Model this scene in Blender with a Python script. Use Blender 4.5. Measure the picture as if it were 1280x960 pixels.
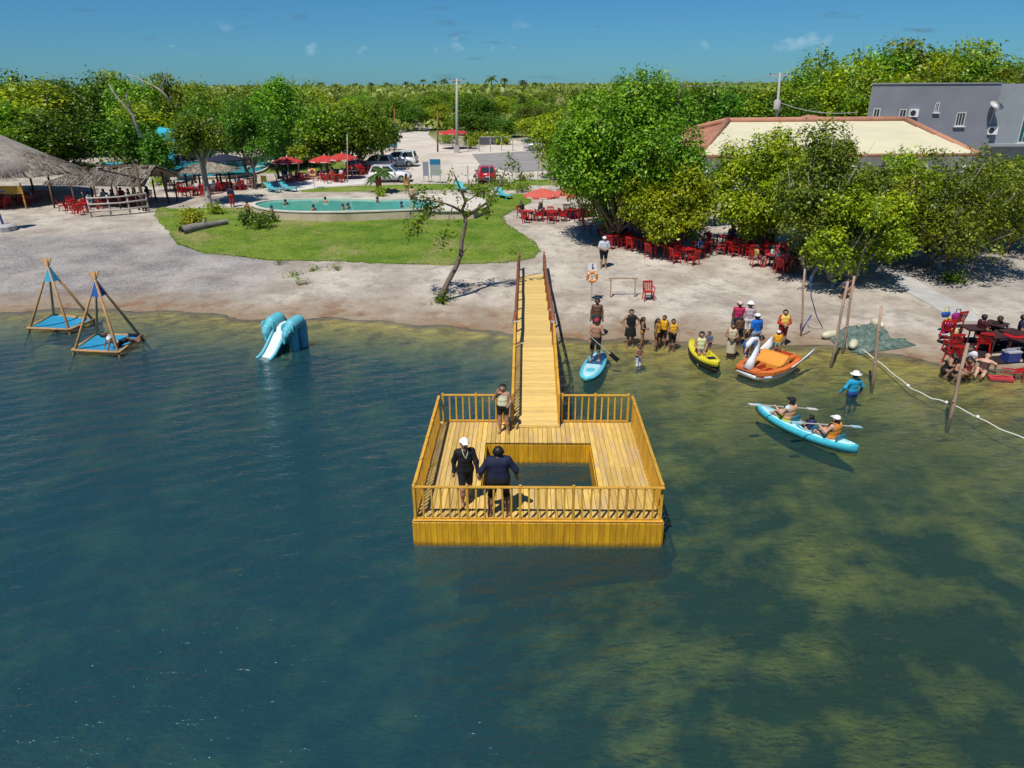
import bpy, bmesh, math, random
import numpy as np
from mathutils import Vector, Matrix

for o in list(bpy.data.objects):
    bpy.data.objects.remove(o, do_unlink=True)
scene = bpy.context.scene
COL = scene.collection
rad = math.radians

# ------------------------------------------------------------------ camera
CAM_H, PITCH, YAW, ROLL, FPX = 10.05, rad(22.5), rad(1.2), rad(-0.35), 904.0
cam_d = bpy.data.cameras.new('camera')
cam_d.sensor_width = 36.0
cam_d.lens = 36.0 * FPX / 1280.0
cam_d.clip_start, cam_d.clip_end = 0.1, 12000.0
cam = bpy.data.objects.new('camera', cam_d)
COL.objects.link(cam)
cam.location = (0, 0, CAM_H)
cam.rotation_mode = 'XYZ'
cam.matrix_world = (Matrix.Translation((0, 0, CAM_H)) @ Matrix.Rotation(YAW, 4, 'Z')
                    @ Matrix.Rotation(math.pi / 2 - PITCH, 4, 'X') @ Matrix.Rotation(ROLL, 4, 'Z'))
scene.camera = cam

# ------------------------------------------------------------------ sky, sun, exposure
SUN_EL = rad(60.0)
PUFF = 0.0
SUN_FROM = Vector((-0.47, -0.88, 0)).normalized()       # horizontal direction towards the sun
world = bpy.data.worlds.new('World')
scene.world = world
world.use_nodes = True
wt = world.node_tree
wt.nodes.clear()
def wn(t, **k):
    n = wt.nodes.new(t)
    for a, b in k.items():
        setattr(n, a, b)
    return n
w_out = wn('ShaderNodeOutputWorld'); w_bg = wn('ShaderNodeBackground')
w_sky = wn('ShaderNodeTexSky'); w_sky.sky_type = 'NISHITA'
w_sky.sun_disc = False
w_sky.sun_elevation = SUN_EL
w_sky.sun_rotation = math.atan2(SUN_FROM.x, SUN_FROM.y)
w_sky.altitude = 0; w_sky.air_density = 1.0; w_sky.dust_density = 0.15; w_sky.ozone_density = 4.0
w_gam = wn('ShaderNodeGamma'); w_gam.inputs[1].default_value = 1.0
w_tint = wn('ShaderNodeMix', data_type='RGBA', blend_type='MULTIPLY'); w_tint.inputs[0].default_value = 1.0
w_tint.inputs[7].default_value = (0.21, 0.50, 0.76, 1)
wt.links.new(w_sky.outputs[0], w_gam.inputs[0])
wt.links.new(w_gam.outputs[0], w_tint.inputs[6])
# small broken clouds, the same all round the sky
w_tc = wn('ShaderNodeTexCoord')
w_sep = wn('ShaderNodeSeparateXYZ'); wt.links.new(w_tc.outputs['Generated'], w_sep.inputs[0])
w_map = wn('ShaderNodeMapping'); w_map.inputs['Scale'].default_value = (11, 11, 62); w_map.inputs['Location'].default_value = (2.3, 0.4, 0.9)
wt.links.new(w_tc.outputs['Generated'], w_map.inputs[0])
w_n1 = wn('ShaderNodeTexNoise'); w_n1.inputs['Scale'].default_value = 1.35; w_n1.inputs['Detail'].default_value = 5; w_n1.inputs['Roughness'].default_value = 0.55
wt.links.new(w_map.outputs[0], w_n1.inputs['Vector'])
w_r1 = wn('ShaderNodeValToRGB'); w_r1.color_ramp.elements[0].position = 0.63; w_r1.color_ramp.elements[1].position = 0.74
w_r1.color_ramp.elements[0].color = (0, 0, 0, 1); w_r1.color_ramp.elements[1].color = (0.55, 0.55, 0.55, 1)
wt.links.new(w_n1.outputs['Fac'], w_r1.inputs[0])
w_c1 = wn('ShaderNodeMix', data_type='RGBA', blend_type='MIX')
w_c1.inputs[7].default_value = (0.9, 1.9, 2.8, 1)
wt.links.new(w_r1.outputs[0], w_c1.inputs[0]); wt.links.new(w_tint.outputs[2], w_c1.inputs[6])
# white fair-weather puffs low over the horizon, all round
w_map2 = wn('ShaderNodeMapping'); w_map2.inputs['Scale'].default_value = (20, 20, 30); w_map2.inputs['Location'].default_value = (PUFF, 1.7, 0.3)
wt.links.new(w_tc.outputs['Generated'], w_map2.inputs[0])
w_n2 = wn('ShaderNodeTexNoise'); w_n2.inputs['Scale'].default_value = 1.0; w_n2.inputs['Detail'].default_value = 4; w_n2.inputs['Roughness'].default_value = 0.5
wt.links.new(w_map2.outputs[0], w_n2.inputs['Vector'])
w_r2 = wn('ShaderNodeValToRGB'); w_r2.color_ramp.elements[0].position = 0.64; w_r2.color_ramp.elements[1].position = 0.80
w_r2.color_ramp.elements[0].color = (0, 0, 0, 1); w_r2.color_ramp.elements[1].color = (0.8, 0.8, 0.8, 1)
wt.links.new(w_n2.outputs['Fac'], w_r2.inputs[0])
w_r3 = wn('ShaderNodeValToRGB'); e_ = w_r3.color_ramp.elements; e_[0].position = 0.018; e_[0].color = (0, 0, 0, 1); e_[1].position = 0.032; e_[1].color = (1, 1, 1, 1)
k_ = e_.new(0.055); k_.color = (1, 1, 1, 1); k_ = e_.new(0.075); k_.color = (0, 0, 0, 1)
wt.links.new(w_sep.outputs['Z'], w_r3.inputs[0])
w_mu = wn('ShaderNodeMath', operation='MULTIPLY'); wt.links.new(w_r2.outputs[0], w_mu.inputs[0]); wt.links.new(w_r3.outputs[0], w_mu.inputs[1])
w_c2 = wn('ShaderNodeMix', data_type='RGBA', blend_type='MIX'); w_c2.inputs[7].default_value = (4.2, 6.0, 7.2, 1)
wt.links.new(w_mu.outputs[0], w_c2.inputs[0]); wt.links.new(w_c1.outputs[2], w_c2.inputs[6])
wt.links.new(w_c2.outputs[2], w_bg.inputs[0])
w_bg.inputs[1].default_value = 0.1
wt.links.new(w_bg.outputs[0], w_out.inputs[0])

sun_d = bpy.data.lights.new('sun', 'SUN')
sun_d.energy = 5.0; sun_d.angle = rad(0.53); sun_d.color = (1.0, 0.95, 0.86)
sun = bpy.data.objects.new('sun', sun_d); COL.objects.link(sun)
sdir = Vector((SUN_FROM.x * math.cos(SUN_EL), SUN_FROM.y * math.cos(SUN_EL), math.sin(SUN_EL)))
sun.rotation_euler = (-sdir).to_track_quat('-Z', 'Y').to_euler()
sun.location = (0, 0, 60)

scene.view_settings.view_transform = 'Standard'
scene.view_settings.look = 'None'
scene.view_settings.exposure = 0.0
scene.view_settings.gamma = 1.0
scene.render.engine = 'CYCLES'
scene.cycles.use_denoising = True
scene.cycles.max_bounces = 8
scene.cycles.diffuse_bounces = 2
scene.cycles.glossy_bounces = 3
scene.cycles.transparent_max_bounces = 12
scene.cycles.sample_clamp_direct = 2.5
scene.cycles.caustics_reflective = False
scene.cycles.caustics_refractive = False

# ------------------------------------------------------------------ materials
_mats = {}
def nt(name):
    m = bpy.data.materials.new(name); m.use_nodes = True
    t = m.node_tree; t.nodes.clear()
    return m, t
def N(t, kind, **k):
    n = t.nodes.new(kind)
    for a, b in k.items():
        setattr(n, a, b)
    return n
def mat(name, c, rough=0.6, var=0.18, scale=6.0, bump=0.15, metal=0.0, objvar=0.0, spec=0.4, stretch=None, dark=None, darkamt=0.0):
    """principled material with noise variation of colour and fine relief"""
    if name in _mats:
        return _mats[name]
    m, t = nt(name)
    out = N(t, 'ShaderNodeOutputMaterial'); p = N(t, 'ShaderNodeBsdfPrincipled')
    p.inputs['Roughness'].default_value = rough; p.inputs['Metallic'].default_value = metal
    p.inputs['Specular IOR Level'].default_value = spec
    tc = N(t, 'ShaderNodeTexCoord'); src = tc.outputs['Object']
    if stretch:
        mp = N(t, 'ShaderNodeMapping'); mp.inputs['Scale'].default_value = stretch
        t.links.new(src, mp.inputs[0]); src = mp.outputs[0]
    oi = N(t, 'ShaderNodeObjectInfo')
    vadd = N(t, 'ShaderNodeVectorMath', operation='ADD')
    cm = N(t, 'ShaderNodeMath', operation='MULTIPLY'); cm.inputs[1].default_value = 37.0
    t.links.new(oi.outputs['Random'], cm.inputs[0])
    t.links.new(src, vadd.inputs[0]); t.links.new(cm.outputs[0], vadd.inputs[1])
    nz = N(t, 'ShaderNodeTexNoise'); nz.inputs['Scale'].default_value = scale; nz.inputs['Detail'].default_value = 5
    t.links.new(vadd.outputs[0], nz.inputs['Vector'])
    rp = N(t, 'ShaderNodeMapRange'); rp.inputs[1].default_value = 0.25; rp.inputs[2].default_value = 0.75
    rp.inputs[3].default_value = 1 - var; rp.inputs[4].default_value = 1 + var
    t.links.new(nz.outputs['Fac'], rp.inputs[0])
    val = rp.outputs[0]
    if objvar:
        r2 = N(t, 'ShaderNodeMapRange'); r2.inputs[3].default_value = 1 - objvar; r2.inputs[4].default_value = 1 + objvar
        t.links.new(oi.outputs['Random'], r2.inputs[0])
        mm = N(t, 'ShaderNodeMath', operation='MULTIPLY')
        t.links.new(val, mm.inputs[0]); t.links.new(r2.outputs[0], mm.inputs[1]); val = mm.outputs[0]
    sc = N(t, 'ShaderNodeVectorMath', operation='SCALE'); sc.inputs[0].default_value = c[:3]
    t.links.new(val, sc.inputs['Scale'])
    col = sc.outputs[0]
    if dark:
        n2 = N(t, 'ShaderNodeTexNoise'); n2.inputs['Scale'].default_value = scale * 0.35; n2.inputs['Detail'].default_value = 6
        t.links.new(vadd.outputs[0], n2.inputs['Vector'])
        r3 = N(t, 'ShaderNodeMapRange'); r3.inputs[1].default_value = 0.5; r3.inputs[2].default_value = 0.7; r3.inputs[4].default_value = darkamt
        t.links.new(n2.outputs['Fac'], r3.inputs[0])
        mx = N(t, 'ShaderNodeMix', data_type='RGBA'); mx.inputs[7].default_value = (*dark, 1)
        t.links.new(r3.outputs[0], mx.inputs[0]); t.links.new(col, mx.inputs[6]); col = mx.outputs[2]
    t.links.new(col, p.inputs['Base Color'])
    if bump:
        b = N(t, 'ShaderNodeBump'); b.inputs['Strength'].default_value = bump; b.inputs['Distance'].default_value = 0.02
        t.links.new(nz.outputs['Fac'], b.inputs['Height']); t.links.new(b.outputs[0], p.inputs['Normal'])
    t.links.new(p.outputs[0], out.inputs[0])
    _mats[name] = m
    return m
def cmat(c, rough=0.75, kind='cloth'):
    k = kind + '_' + '_'.join('%02d' % int(v * 99) for v in c)
    return mat(k, c, rough=rough, var=0.10, scale=9.0, bump=0.12 if kind == 'cloth' else 0.03, spec=0.25 if kind == 'cloth' else 0.5)
def pmat(c, rough=0.35):
    return cmat(c, rough, 'plastic')

def leaf_mat(name, c1, c2, c3, trans=0.30, vr=(0.65, 1.35)):
    m, t = nt(name)
    out = N(t, 'ShaderNodeOutputMaterial'); p = N(t, 'ShaderNodeBsdfPrincipled')
    p.inputs['Roughness'].default_value = 0.45; p.inputs['Specular IOR Level'].default_value = 0.35
    g = N(t, 'ShaderNodeNewGeometry'); oi = N(t, 'ShaderNodeObjectInfo')
    r = N(t, 'ShaderNodeValToRGB'); e = r.color_ramp.elements
    e[0].position, e[0].color = 0.0, (*c1, 1); e[1].position, e[1].color = 1.0, (*c3, 1)
    k = e.new(0.6); k.color = (*c2, 1)
    tc = N(t, 'ShaderNodeTexCoord'); nz = N(t, 'ShaderNodeTexNoise'); nz.inputs['Scale'].default_value = 0.55; nz.inputs['Detail'].default_value = 2
    t.links.new(tc.outputs['Object'], nz.inputs['Vector'])
    ad = N(t, 'ShaderNodeMath', operation='MULTIPLY_ADD'); ad.inputs[1].default_value = 1.5; ad.inputs[2].default_value = -0.72
    t.links.new(nz.outputs['Fac'], ad.inputs[0])
    a2 = N(t, 'ShaderNodeMath', operation='ADD'); a2.use_clamp = True
    t.links.new(ad.outputs[0], a2.inputs[0])
    a3 = N(t, 'ShaderNodeMath', operation='MULTIPLY_ADD'); a3.inputs[1].default_value = 0.8; a3.inputs[2].default_value = 0.1
    t.links.new(g.outputs['Random Per Island'], a3.inputs[0]); t.links.new(a3.outputs[0], a2.inputs[1])
    t.links.new(a2.outputs[0], r.inputs[0])
    hs = N(t, 'ShaderNodeHueSaturation')
    h1 = N(t, 'ShaderNodeMapRange'); h1.inputs[3].default_value = 0.485; h1.inputs[4].default_value = 0.515
    v1 = N(t, 'ShaderNodeMapRange'); v1.inputs[3].default_value = vr[0]; v1.inputs[4].default_value = vr[1]
    t.links.new(oi.outputs['Random'], h1.inputs[0]); t.links.new(oi.outputs['Random'], v1.inputs[0])
    t.links.new(h1.outputs[0], hs.inputs['Hue']); t.links.new(v1.outputs[0], hs.inputs['Value'])
    t.links.new(r.outputs[0], hs.inputs['Color'])
    t.links.new(hs.outputs[0], p.inputs['Base Color'])
    tr = N(t, 'ShaderNodeBsdfTranslucent'); t.links.new(hs.outputs[0], tr.inputs[0])
    mx = N(t, 'ShaderNodeMixShader'); mx.inputs[0].default_value = trans
    t.links.new(p.outputs[0], mx.inputs[1]); t.links.new(tr.outputs[0], mx.inputs[2]); t.links.new(mx.outputs[0], out.inputs[0])
    _mats[name] = m
    return m

# ------------------------------------------------------------------ mesh helpers
class MB:
    """collects shapes into one mesh"""
    def __init__(s):
        s.v, s.f, s.m = [], [], []
    def add(s, vs, fs, m=0):
        n = len(s.v); s.v += [tuple(x) for x in vs]
        s.f += [tuple(i + n for i in q) for q in fs]; s.m += [m] * len(fs)
        return s
    def box(s, c, d, m=0, M=None, taper=1.0):
        x, y, z = d[0] / 2, d[1] / 2, d[2] / 2
        vs = [Vector((sx * x * (taper if sz > 0 else 1), sy * y * (taper if sz > 0 else 1), sz * z)) for sz in (-1, 1) for sy in (-1, 1) for sx in (-1, 1)]
        if M is not None:
            vs = [M @ v for v in vs]
        vs = [v + Vector(c) for v in vs]
        return s.add(vs, [(0, 2, 3, 1), (4, 5, 7, 6), (0, 1, 5, 4), (2, 6, 7, 3), (0, 4, 6, 2), (1, 3, 7, 5)], m)
    def bar(s, a, b, w, h=None, m=0):
        a, b = Vector(a), Vector(b); d = b - a; L = d.length
        if L < 1e-6:
            return s
        M = d.to_track_quat('Y', 'Z').to_matrix()
        return s.box((a + b) / 2, (w, L, h or w), m, M)
    def tube(s, pts, r, n=6, m=0, cap=True):
        pts = [Vector(p) for p in pts]
        if not hasattr(r, '__len__'):
            r = [r] * len(pts)
        rings = []; base = len(s.v); up = None
        for i, p in enumerate(pts):
            d = (pts[min(i + 1, len(pts) - 1)] - pts[max(i - 1, 0)])
            d = d.normalized() if d.length > 1e-9 else Vector((0, 0, 1))
            if up is None:
                up = d.orthogonal().normalized()
            up = (up - d * up.dot(d))
            up = up.normalized() if up.length > 1e-6 else d.orthogonal().normalized()
            b = d.cross(up)
            for k in range(n):
                a = 2 * math.pi * k / n
                s.v.append(tuple(p + (up * math.cos(a) + b * math.sin(a)) * r[i]))
        for i in range(len(pts) - 1):
            for k in range(n):
                a, b2 = base + i * n + k, base + i * n + (k + 1) % n
                s.f.append((a, b2, b2 + n, a + n)); s.m.append(m)
        if cap:
            s.f.append(tuple(base + k for k in range(n))[::-1]); s.m.append(m)
            s.f.append(tuple(base + (len(pts) - 1) * n + k for k in range(n))); s.m.append(m)
        return s
    def lathe(s, prof, n=16, c=(0, 0, 0), m=0, sx=1.0, sy=1.0, wob=0.0, seed=0):
        rng = random.Random(seed); base = len(s.v)
        for (r, z) in prof:
            for k in range(n):
                a = 2 * math.pi * k / n; q = r * (1 + (rng.uniform(-wob, wob) if wob else 0))
                s.v.append((c[0] + q * sx * math.cos(a), c[1] + q * sy * math.sin(a), c[2] + z))
        for i in range(len(prof) - 1):
            for k in range(n):
                a, b = base + i * n + k, base + i * n + (k + 1) % n
                s.f.append((a, b, b + n, a + n)); s.m.append(m)
        s.f.append(tuple(base + k for k in range(n))[::-1]); s.m.append(m)
        s.f.append(tuple(base + (len(prof) - 1) * n + k for k in range(n))); s.m.append(m)
        return s
    def prism(s, poly, z0, z1, m=0):
        n = len(poly)
        vs = [(x, y, z0) for x, y in poly] + [(x, y, z1) for x, y in poly]
        fs = [tuple(range(n))[::-1], tuple(range(n, 2 * n))] + [(i, (i + 1) % n, (i + 1) % n + n, i + n) for i in range(n)]
        return s.add(vs, fs, m)
    def ball(s, c, r, m=0, n=10, M=None):
        rx, ry, rz = r if hasattr(r, '__len__') else (r, r, r)
        base = len(s.v); k2 = max(4, n // 2 + 1)
        for i in range(k2 + 1):
            th = math.pi * i / k2
            for k in range(n):
                a = 2 * math.pi * k / n
                v = Vector((rx * math.sin(th) * math.cos(a), ry * math.sin(th) * math.sin(a), rz * math.cos(th)))
                if M is not None:
                    v = M @ v
                s.v.append(tuple(v + Vector(c)))
        for i in range(k2):
            for k in range(n):
                a, b = base + i * n + k, base + i * n + (k + 1) % n
                s.f.append((a, a + n, b + n, b)); s.m.append(m)
        return s
    def mesh(s, name, mats, smooth=False):
        me = bpy.data.meshes.new(name); me.from_pydata(s.v, [], s.f)
        for q in (mats if isinstance(mats, (list, tuple)) else [mats]):
            me.materials.append(q)
        if any(s.m):
            me.polygons.foreach_set('material_index', s.m)
        if smooth:
            me.polygons.foreach_set('use_smooth', [True] * len(me.polygons))
        me.update()
        return me
    def build(s, name, mats, parent=None, smooth=False, loc=None, rz=None):
        return link(name, s.mesh(name, mats, smooth), parent, loc, rz)

def link(name, me, parent=None, loc=None, rz=None):
    o = bpy.data.objects.new(name, me); COL.objects.link(o)
    if parent is not None:
        o.parent = parent
    if loc is not None:
        o.location = loc
    if rz is not None:
        o.rotation_euler = (0, 0, rz)
    return o
def tag(o, label=None, cat=None, group=None, kind=None):
    if label: o['label'] = label
    if cat: o['category'] = cat
    if group: o['group'] = group
    if kind: o['kind'] = kind
    return o
def thing(name, label, cat, loc=(0, 0, 0), rz=0.0, group=None):
    o = link(name, None, None, loc, rz); o.empty_display_size = 0.3
    return tag(o, label, cat, group)
def copy_tree(o, parent=None):
    c = o.copy(); COL.objects.link(c); c.parent = parent
    for ch in o.children:
        copy_tree(ch, c)
    return c
def numesh(name, V, F, mats, smooth=False, loc_tris=None):
    """fast mesh from numpy arrays, F is (n,4) or (n,3)"""
    me = bpy.data.meshes.new(name); k = F.shape[1]
    me.vertices.add(len(V)); me.vertices.foreach_set('co', np.asarray(V, np.float32).ravel())
    me.loops.add(F.size); me.loops.foreach_set('vertex_index', np.asarray(F, np.int32).ravel())
    me.polygons.add(len(F)); me.polygons.foreach_set('loop_start', np.arange(0, F.size, k, dtype=np.int32))
    me.polygons.foreach_set('loop_total', np.full(len(F), k, np.int32))
    if smooth:
        me.polygons.foreach_set('use_smooth', np.ones(len(F), bool))
    for q in (mats if isinstance(mats, (list, tuple)) else [mats]):
        me.materials.append(q)
    me.update(calc_edges=True); me.validate()
    return me

# ------------------------------------------------------------------ pixel -> place
def ray(px, py):
    u = (px - 640.0) / FPX; v = (480.0 - py) / FPX
    c, s = math.cos(ROLL), math.sin(ROLL); u, v = c * u - s * v, s * u + c * v
    d = (u, math.cos(PITCH) + v * math.sin(PITCH), -math.sin(PITCH) + v * math.cos(PITCH))
    c, s = math.cos(YAW), math.sin(YAW)
    return Vector((c * d[0] - s * d[1], s * d[0] + c * d[1], d[2]))
def at(px, py, z=0.0):
    """where the sight line through a pixel of the photograph meets the level z"""
    d = ray(px, py); t = (CAM_H - z) / -d.z
    return Vector((d.x * t, d.y * t, z))
def atY(px, py, Y):
    d = ray(px, py); t = Y / d.y
    return Vector((d.x * t, Y, CAM_H + d.z * t))

SHORE = [(-80, 398), (0, 390), (60, 388), (130, 386), (200, 388), (255, 393), (310, 398), (420, 400), (500, 402), (560, 408),
         (600, 414), (640, 421), (700, 420), (760, 424), (850, 428), (950, 428), (1030, 434), (1120, 441), (1170, 452), (1280, 468), (1360, 480)]
_sh = [at(x, y, 0) for x, y in SHORE]
SHX = np.array([p.x for p in _sh]); SHY = np.array([p.y for p in _sh])
def gz(x, y):
    """height of the ground (or of the lake bed)"""
    x = np.asarray(x, float); y = np.asarray(y, float)
    d = y - np.interp(x, SHX, SHY) + 0.25 * np.sin(x * 0.9) + 0.15 * np.sin(x * 2.3 + 1)
    land = 1.95 * (1 - np.exp(-np.maximum(d, 0) / 32.0)) + np.clip(d / 4, 0, 1) * (0.035 * np.sin(x * 0.8 + 0.4 * y) + 0.03 * np.sin(1.3 * y - 0.5 * x)) * np.clip((60 - d) / 40, 0, 1)
    s = 1 / (1 + np.exp(-(x - 1.4 + 2.2 * np.clip((15.0 - y) / 5.0, 0, 1)) / 1.6))
    l2 = 1 / (1 + np.exp((x + 12.5) / 1.2)); mx = 3.2 * (1 - s) + 1.3 * s; ln = (5.5 + 3.2 * l2) * (1 - s) + 11.0 * s
    mx = mx + 0.9 * s * np.clip((y - 6) / -8, 0, 1)
    bed = -mx * (1 - np.exp(-(np.maximum(-d, 0) / ln) ** 1.5)) - 0.06 * np.clip(-d / 1.5, 0, 1) + 0.05 * np.sin(x * 1.1) * np.sin(y * 0.9) * np.clip(-d / 5, 0, 1)
    bed = bed - 0.42 * np.exp(-((x - 10.6) ** 2 + (y - 23.2) ** 2) / 2.5)
    return np.where(d > 0, land, bed)
def G(px, py, dz=0.0):
    """where the sight line through a pixel meets the ground"""
    z = 0.5
    for _ in range(40):
        p = at(px, py, z)
        z = 0.5 * z + 0.5 * float(gz(p.x, p.y))
    p = at(px, py, z); p.z = float(gz(p.x, p.y)) + dz
    return p

# ================================================================== THE SETTING
# ------------------------------------------------------------------ ground and lake bed: one sheet to the horizon
def axis(lo, hi, fine_lo, fine_hi, step, grow=1.18):
    a = list(np.arange(fine_lo, fine_hi + 1e-6, step)); s = step; x = fine_hi
    while x < hi:
        s *= grow; x += s; a.append(x)
    s = step; x = fine_lo; b = []
    while x > lo:
        s *= grow; x -= s; b.append(x)
    return np.array(b[::-1] + a)
ax = axis(-6000, 6000, -45, 45, 0.5); ay = axis(-200, 9000, -5, 95, 0.5)
GX, GY = np.meshgrid(ax, ay, indexing='xy')
GZ = gz(GX, GY)
V = np.stack([GX.ravel(), GY.ravel(), GZ.ravel()], 1)
ny, nx = GX.shape
i = np.arange((ny - 1) * (nx - 1)); r_, c_ = i // (nx - 1), i % (nx - 1)
a = r_ * nx + c_
F = np.stack([a, a + 1, a + 1 + nx, a + nx], 1)

m, t = nt('ground')
out = N(t, 'ShaderNodeOutputMaterial'); p = N(t, 'ShaderNodeBsdfPrincipled'); p.inputs['Roughness'].default_value = 0.9; p.inputs['Specular IOR Level'].default_value = 0.2
geo = N(t, 'ShaderNodeNewGeometry'); sep = N(t, 'ShaderNodeSeparateXYZ'); t.links.new(geo.outputs['Position'], sep.inputs[0])
def noise(scale, det=5, rough=0.6, vec=None, w=None):
    n = N(t, 'ShaderNodeTexNoise'); n.inputs['Scale'].default_value = scale; n.inputs['Detail'].default_value = det; n.inputs['Roughness'].default_value = rough
    t.links.new(vec or geo.outputs['Position'], n.inputs['Vector']); return n.outputs['Fac']
def rng_(src, a0, a1, b0=0.0, b1=1.0):
    n = N(t, 'ShaderNodeMapRange'); n.inputs[1].default_value = a0; n.inputs[2].default_value = a1; n.inputs[3].default_value = b0; n.inputs[4].default_value = b1
    t.links.new(src, n.inputs[0]); return n.outputs[0]
def mixc(fac, c1, c2):
    n = N(t, 'ShaderNodeMix', data_type='RGBA')
    if hasattr(fac, 'links'): t.links.new(fac, n.inputs[0])
    else: n.inputs[0].default_value = fac
    for k, c in ((6, c1), (7, c2)):
        if hasattr(c, 'links'): t.links.new(c, n.inputs[k])
        else: n.inputs[k].default_value = (*c, 1)
    return n.outputs[2]
def math_(op, a0, b0=None):
    n = N(t, 'ShaderNodeMath', operation=op); n.use_clamp = False
    for k, q in ((0, a0), (1, b0)):
        if q is None: continue
        if hasattr(q, 'links'): t.links.new(q, n.inputs[k])
        else: n.inputs[k].default_value = q
    return n.outputs[0]
sand = mixc(rng_(noise(0.35), 0.35, 0.65), (0.33, 0.28, 0.23), (0.54, 0.49, 0.42))
sand = mixc(math_('MULTIPLY', rng_(noise(1.3, 8, 0.74), 0.48, 0.64), 0.75), sand, (0.24, 0.21, 0.18))
# stony grey slope on the left of the beach
left = math_('MULTIPLY', rng_(sep.outputs['X'], -12.0, -17.0), math_('MULTIPLY', rng_(sep.outputs['Y'], 33.0, 36.0), rng_(sep.outputs['Y'], 51.0, 46.5)))
pebb = mixc(rng_(math_('ADD', math_('MULTIPLY', noise(6.5, 4, 0.7), 0.55), math_('MULTIPLY', noise(0.45, 4, 0.6), 0.45)), 0.40, 0.60), (0.17, 0.16, 0.155), (0.36, 0.34, 0.32))
sand = mixc(math_('MULTIPLY', left, rng_(noise(0.25), 0.35, 0.5, 0.55, 1.0)), sand, pebb)
gravel_r = math_('MULTIPLY', rng_(sep.outputs['X'], 17.5, 20.0), rng_(sep.outputs['Y'], 33.0, 35.0))
sand = mixc(math_('MULTIPLY', gravel_r, 0.45), sand, pebb)
# damp brown margin along the shoreline
wob = math_('ADD', sep.outputs['Z'], math_('MULTIPLY', math_('SUBTRACT', noise(0.6, 4), 0.5), 0.22))
damp = rng_(wob, 0.22, 0.02)
sand = mixc(math_('MULTIPLY', damp, 0.8), sand, (0.235, 0.165, 0.095))
rust = math_('MULTIPLY', rng_(noise(0.8, 3), 0.52, 0.62), math_('MULTIPLY', damp, 0.6))
sand = mixc(rust, sand, (0.20, 0.09, 0.045))
# dry savannah far inland
far = rng_(sep.outputs['Y'], 98.0, 135.0)
farn = mixc(rng_(noise(0.045, 6, 0.65), 0.42, 0.58), (0.30, 0.27, 0.15), (0.16, 0.19, 0.05))
land_c = mixc(far, sand, farn)
# lake bed: sand with weed
bed_s = mixc(rng_(noise(1.2, 5), 0.35, 0.65), (0.50, 0.36, 0.085), (0.66, 0.49, 0.13))
sand_deep = noise(0.52, 5, 0.6)
weedy = mixc(rng_(sand_deep, 0.45, 0.70), (0.030, 0.050, 0.030), bed_s)
weed_amt = rng_(sep.outputs['Z'], -0.35, -0.95)
bed_c = mixc(weed_amt, mixc(math_('MULTIPLY', rng_(noise(0.9, 4), 0.5, 0.62), 0.6), bed_s, (0.15, 0.11, 0.03)), weedy)
col = mixc(rng_(sep.outputs['Z'], -0.01, -0.07), land_c, bed_c)
t.links.new(col, p.inputs['Base Color'])
bmp = N(t, 'ShaderNodeBump'); bmp.inputs['Strength'].default_value = 0.8; bmp.inputs['Distance'].default_value = 0.16
hsum = math_('ADD', noise(1.4, 8, 0.65), math_('MULTIPLY', noise(7.0, 4, 0.6), 0.35))
t.links.new(hsum, bmp.inputs['Height']); t.links.new(bmp.outputs[0], p.inputs['Normal'])
t.links.new(p.outputs[0], out.inputs[0])
ground = link('ground', numesh('ground', V, F, m, smooth=True)); tag(ground, kind='structure')

# ------------------------------------------------------------------ lake: one closed body of water over the bed
m, t = nt('lake_water')
out = N(t, 'ShaderNodeOutputMaterial')
geo = N(t, 'ShaderNodeNewGeometry')
def vmap(rot, scale):
    n = N(t, 'ShaderNodeMapping'); n.inputs['Rotation'].default_value = (0, 0, rad(rot)); n.inputs['Scale'].default_value = scale
    t.links.new(geo.outputs['Position'], n.inputs[0]); return n.outputs[0]
swell = noise(1.0, 2, 0.5, vmap(-24, (0.45, 1.2, 1)))
rip1 = noise(1.0, 3, 0.55, vmap(-26, (1.9, 4.6, 1)))
rip2 = noise(1.0, 3, 0.6, vmap(10, (6.0, 12.0, 1)))
patch = noise(0.10, 3, 0.5)                       # gusts: calmer and rougher patches
gust = rng_(patch, 0.35, 0.62, 0.55, 1.0)
hh = math_('ADD', math_('MULTIPLY', swell, 0.34), math_('ADD', math_('MULTIPLY', rip1, 0.26), math_('MULTIPLY', rip2, 0.13)))
wv = N(t, 'ShaderNodeTexWave'); wv.inputs['Scale'].default_value = 0.42; wv.inputs['Distortion'].default_value = 5.0; wv.inputs['Detail'].default_value = 3.0; wv.inputs['Detail Scale'].default_value = 0.8
t.links.new(vmap(62, (1, 1, 1)), wv.inputs['Vector'])
hh = math_('ADD', hh, math_('MULTIPLY', wv.outputs['Fac'], 0.09))
hh = math_('MULTIPLY', hh, gust)
bmp = N(t, 'ShaderNodeBump'); bmp.inputs['Strength'].default_value = 1.0; bmp.inputs['Distance'].default_value = 0.29
t.links.new(hh, bmp.inputs['Height'])
fr = N(t, 'ShaderNodeFresnel'); fr.inputs['IOR'].default_value = 1.52; t.links.new(bmp.outputs[0], fr.inputs['Normal'])
gl = N(t, 'ShaderNodeBsdfGlossy'); gl.inputs['Roughness'].default_value = 0.10; t.links.new(bmp.outputs[0], gl.inputs['Normal'])
tp = N(t, 'ShaderNodeBsdfTransparent'); tp.inputs[0].default_value = (0.93, 0.97, 0.93, 1)
df = N(t, 'ShaderNodeBsdfDiffuse'); df.inputs[0].default_value = (0.018, 0.098, 0.135, 1); t.links.new(bmp.outputs[0], df.inputs['Normal'])
ms0 = N(t, 'ShaderNodeMixShader')
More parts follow.
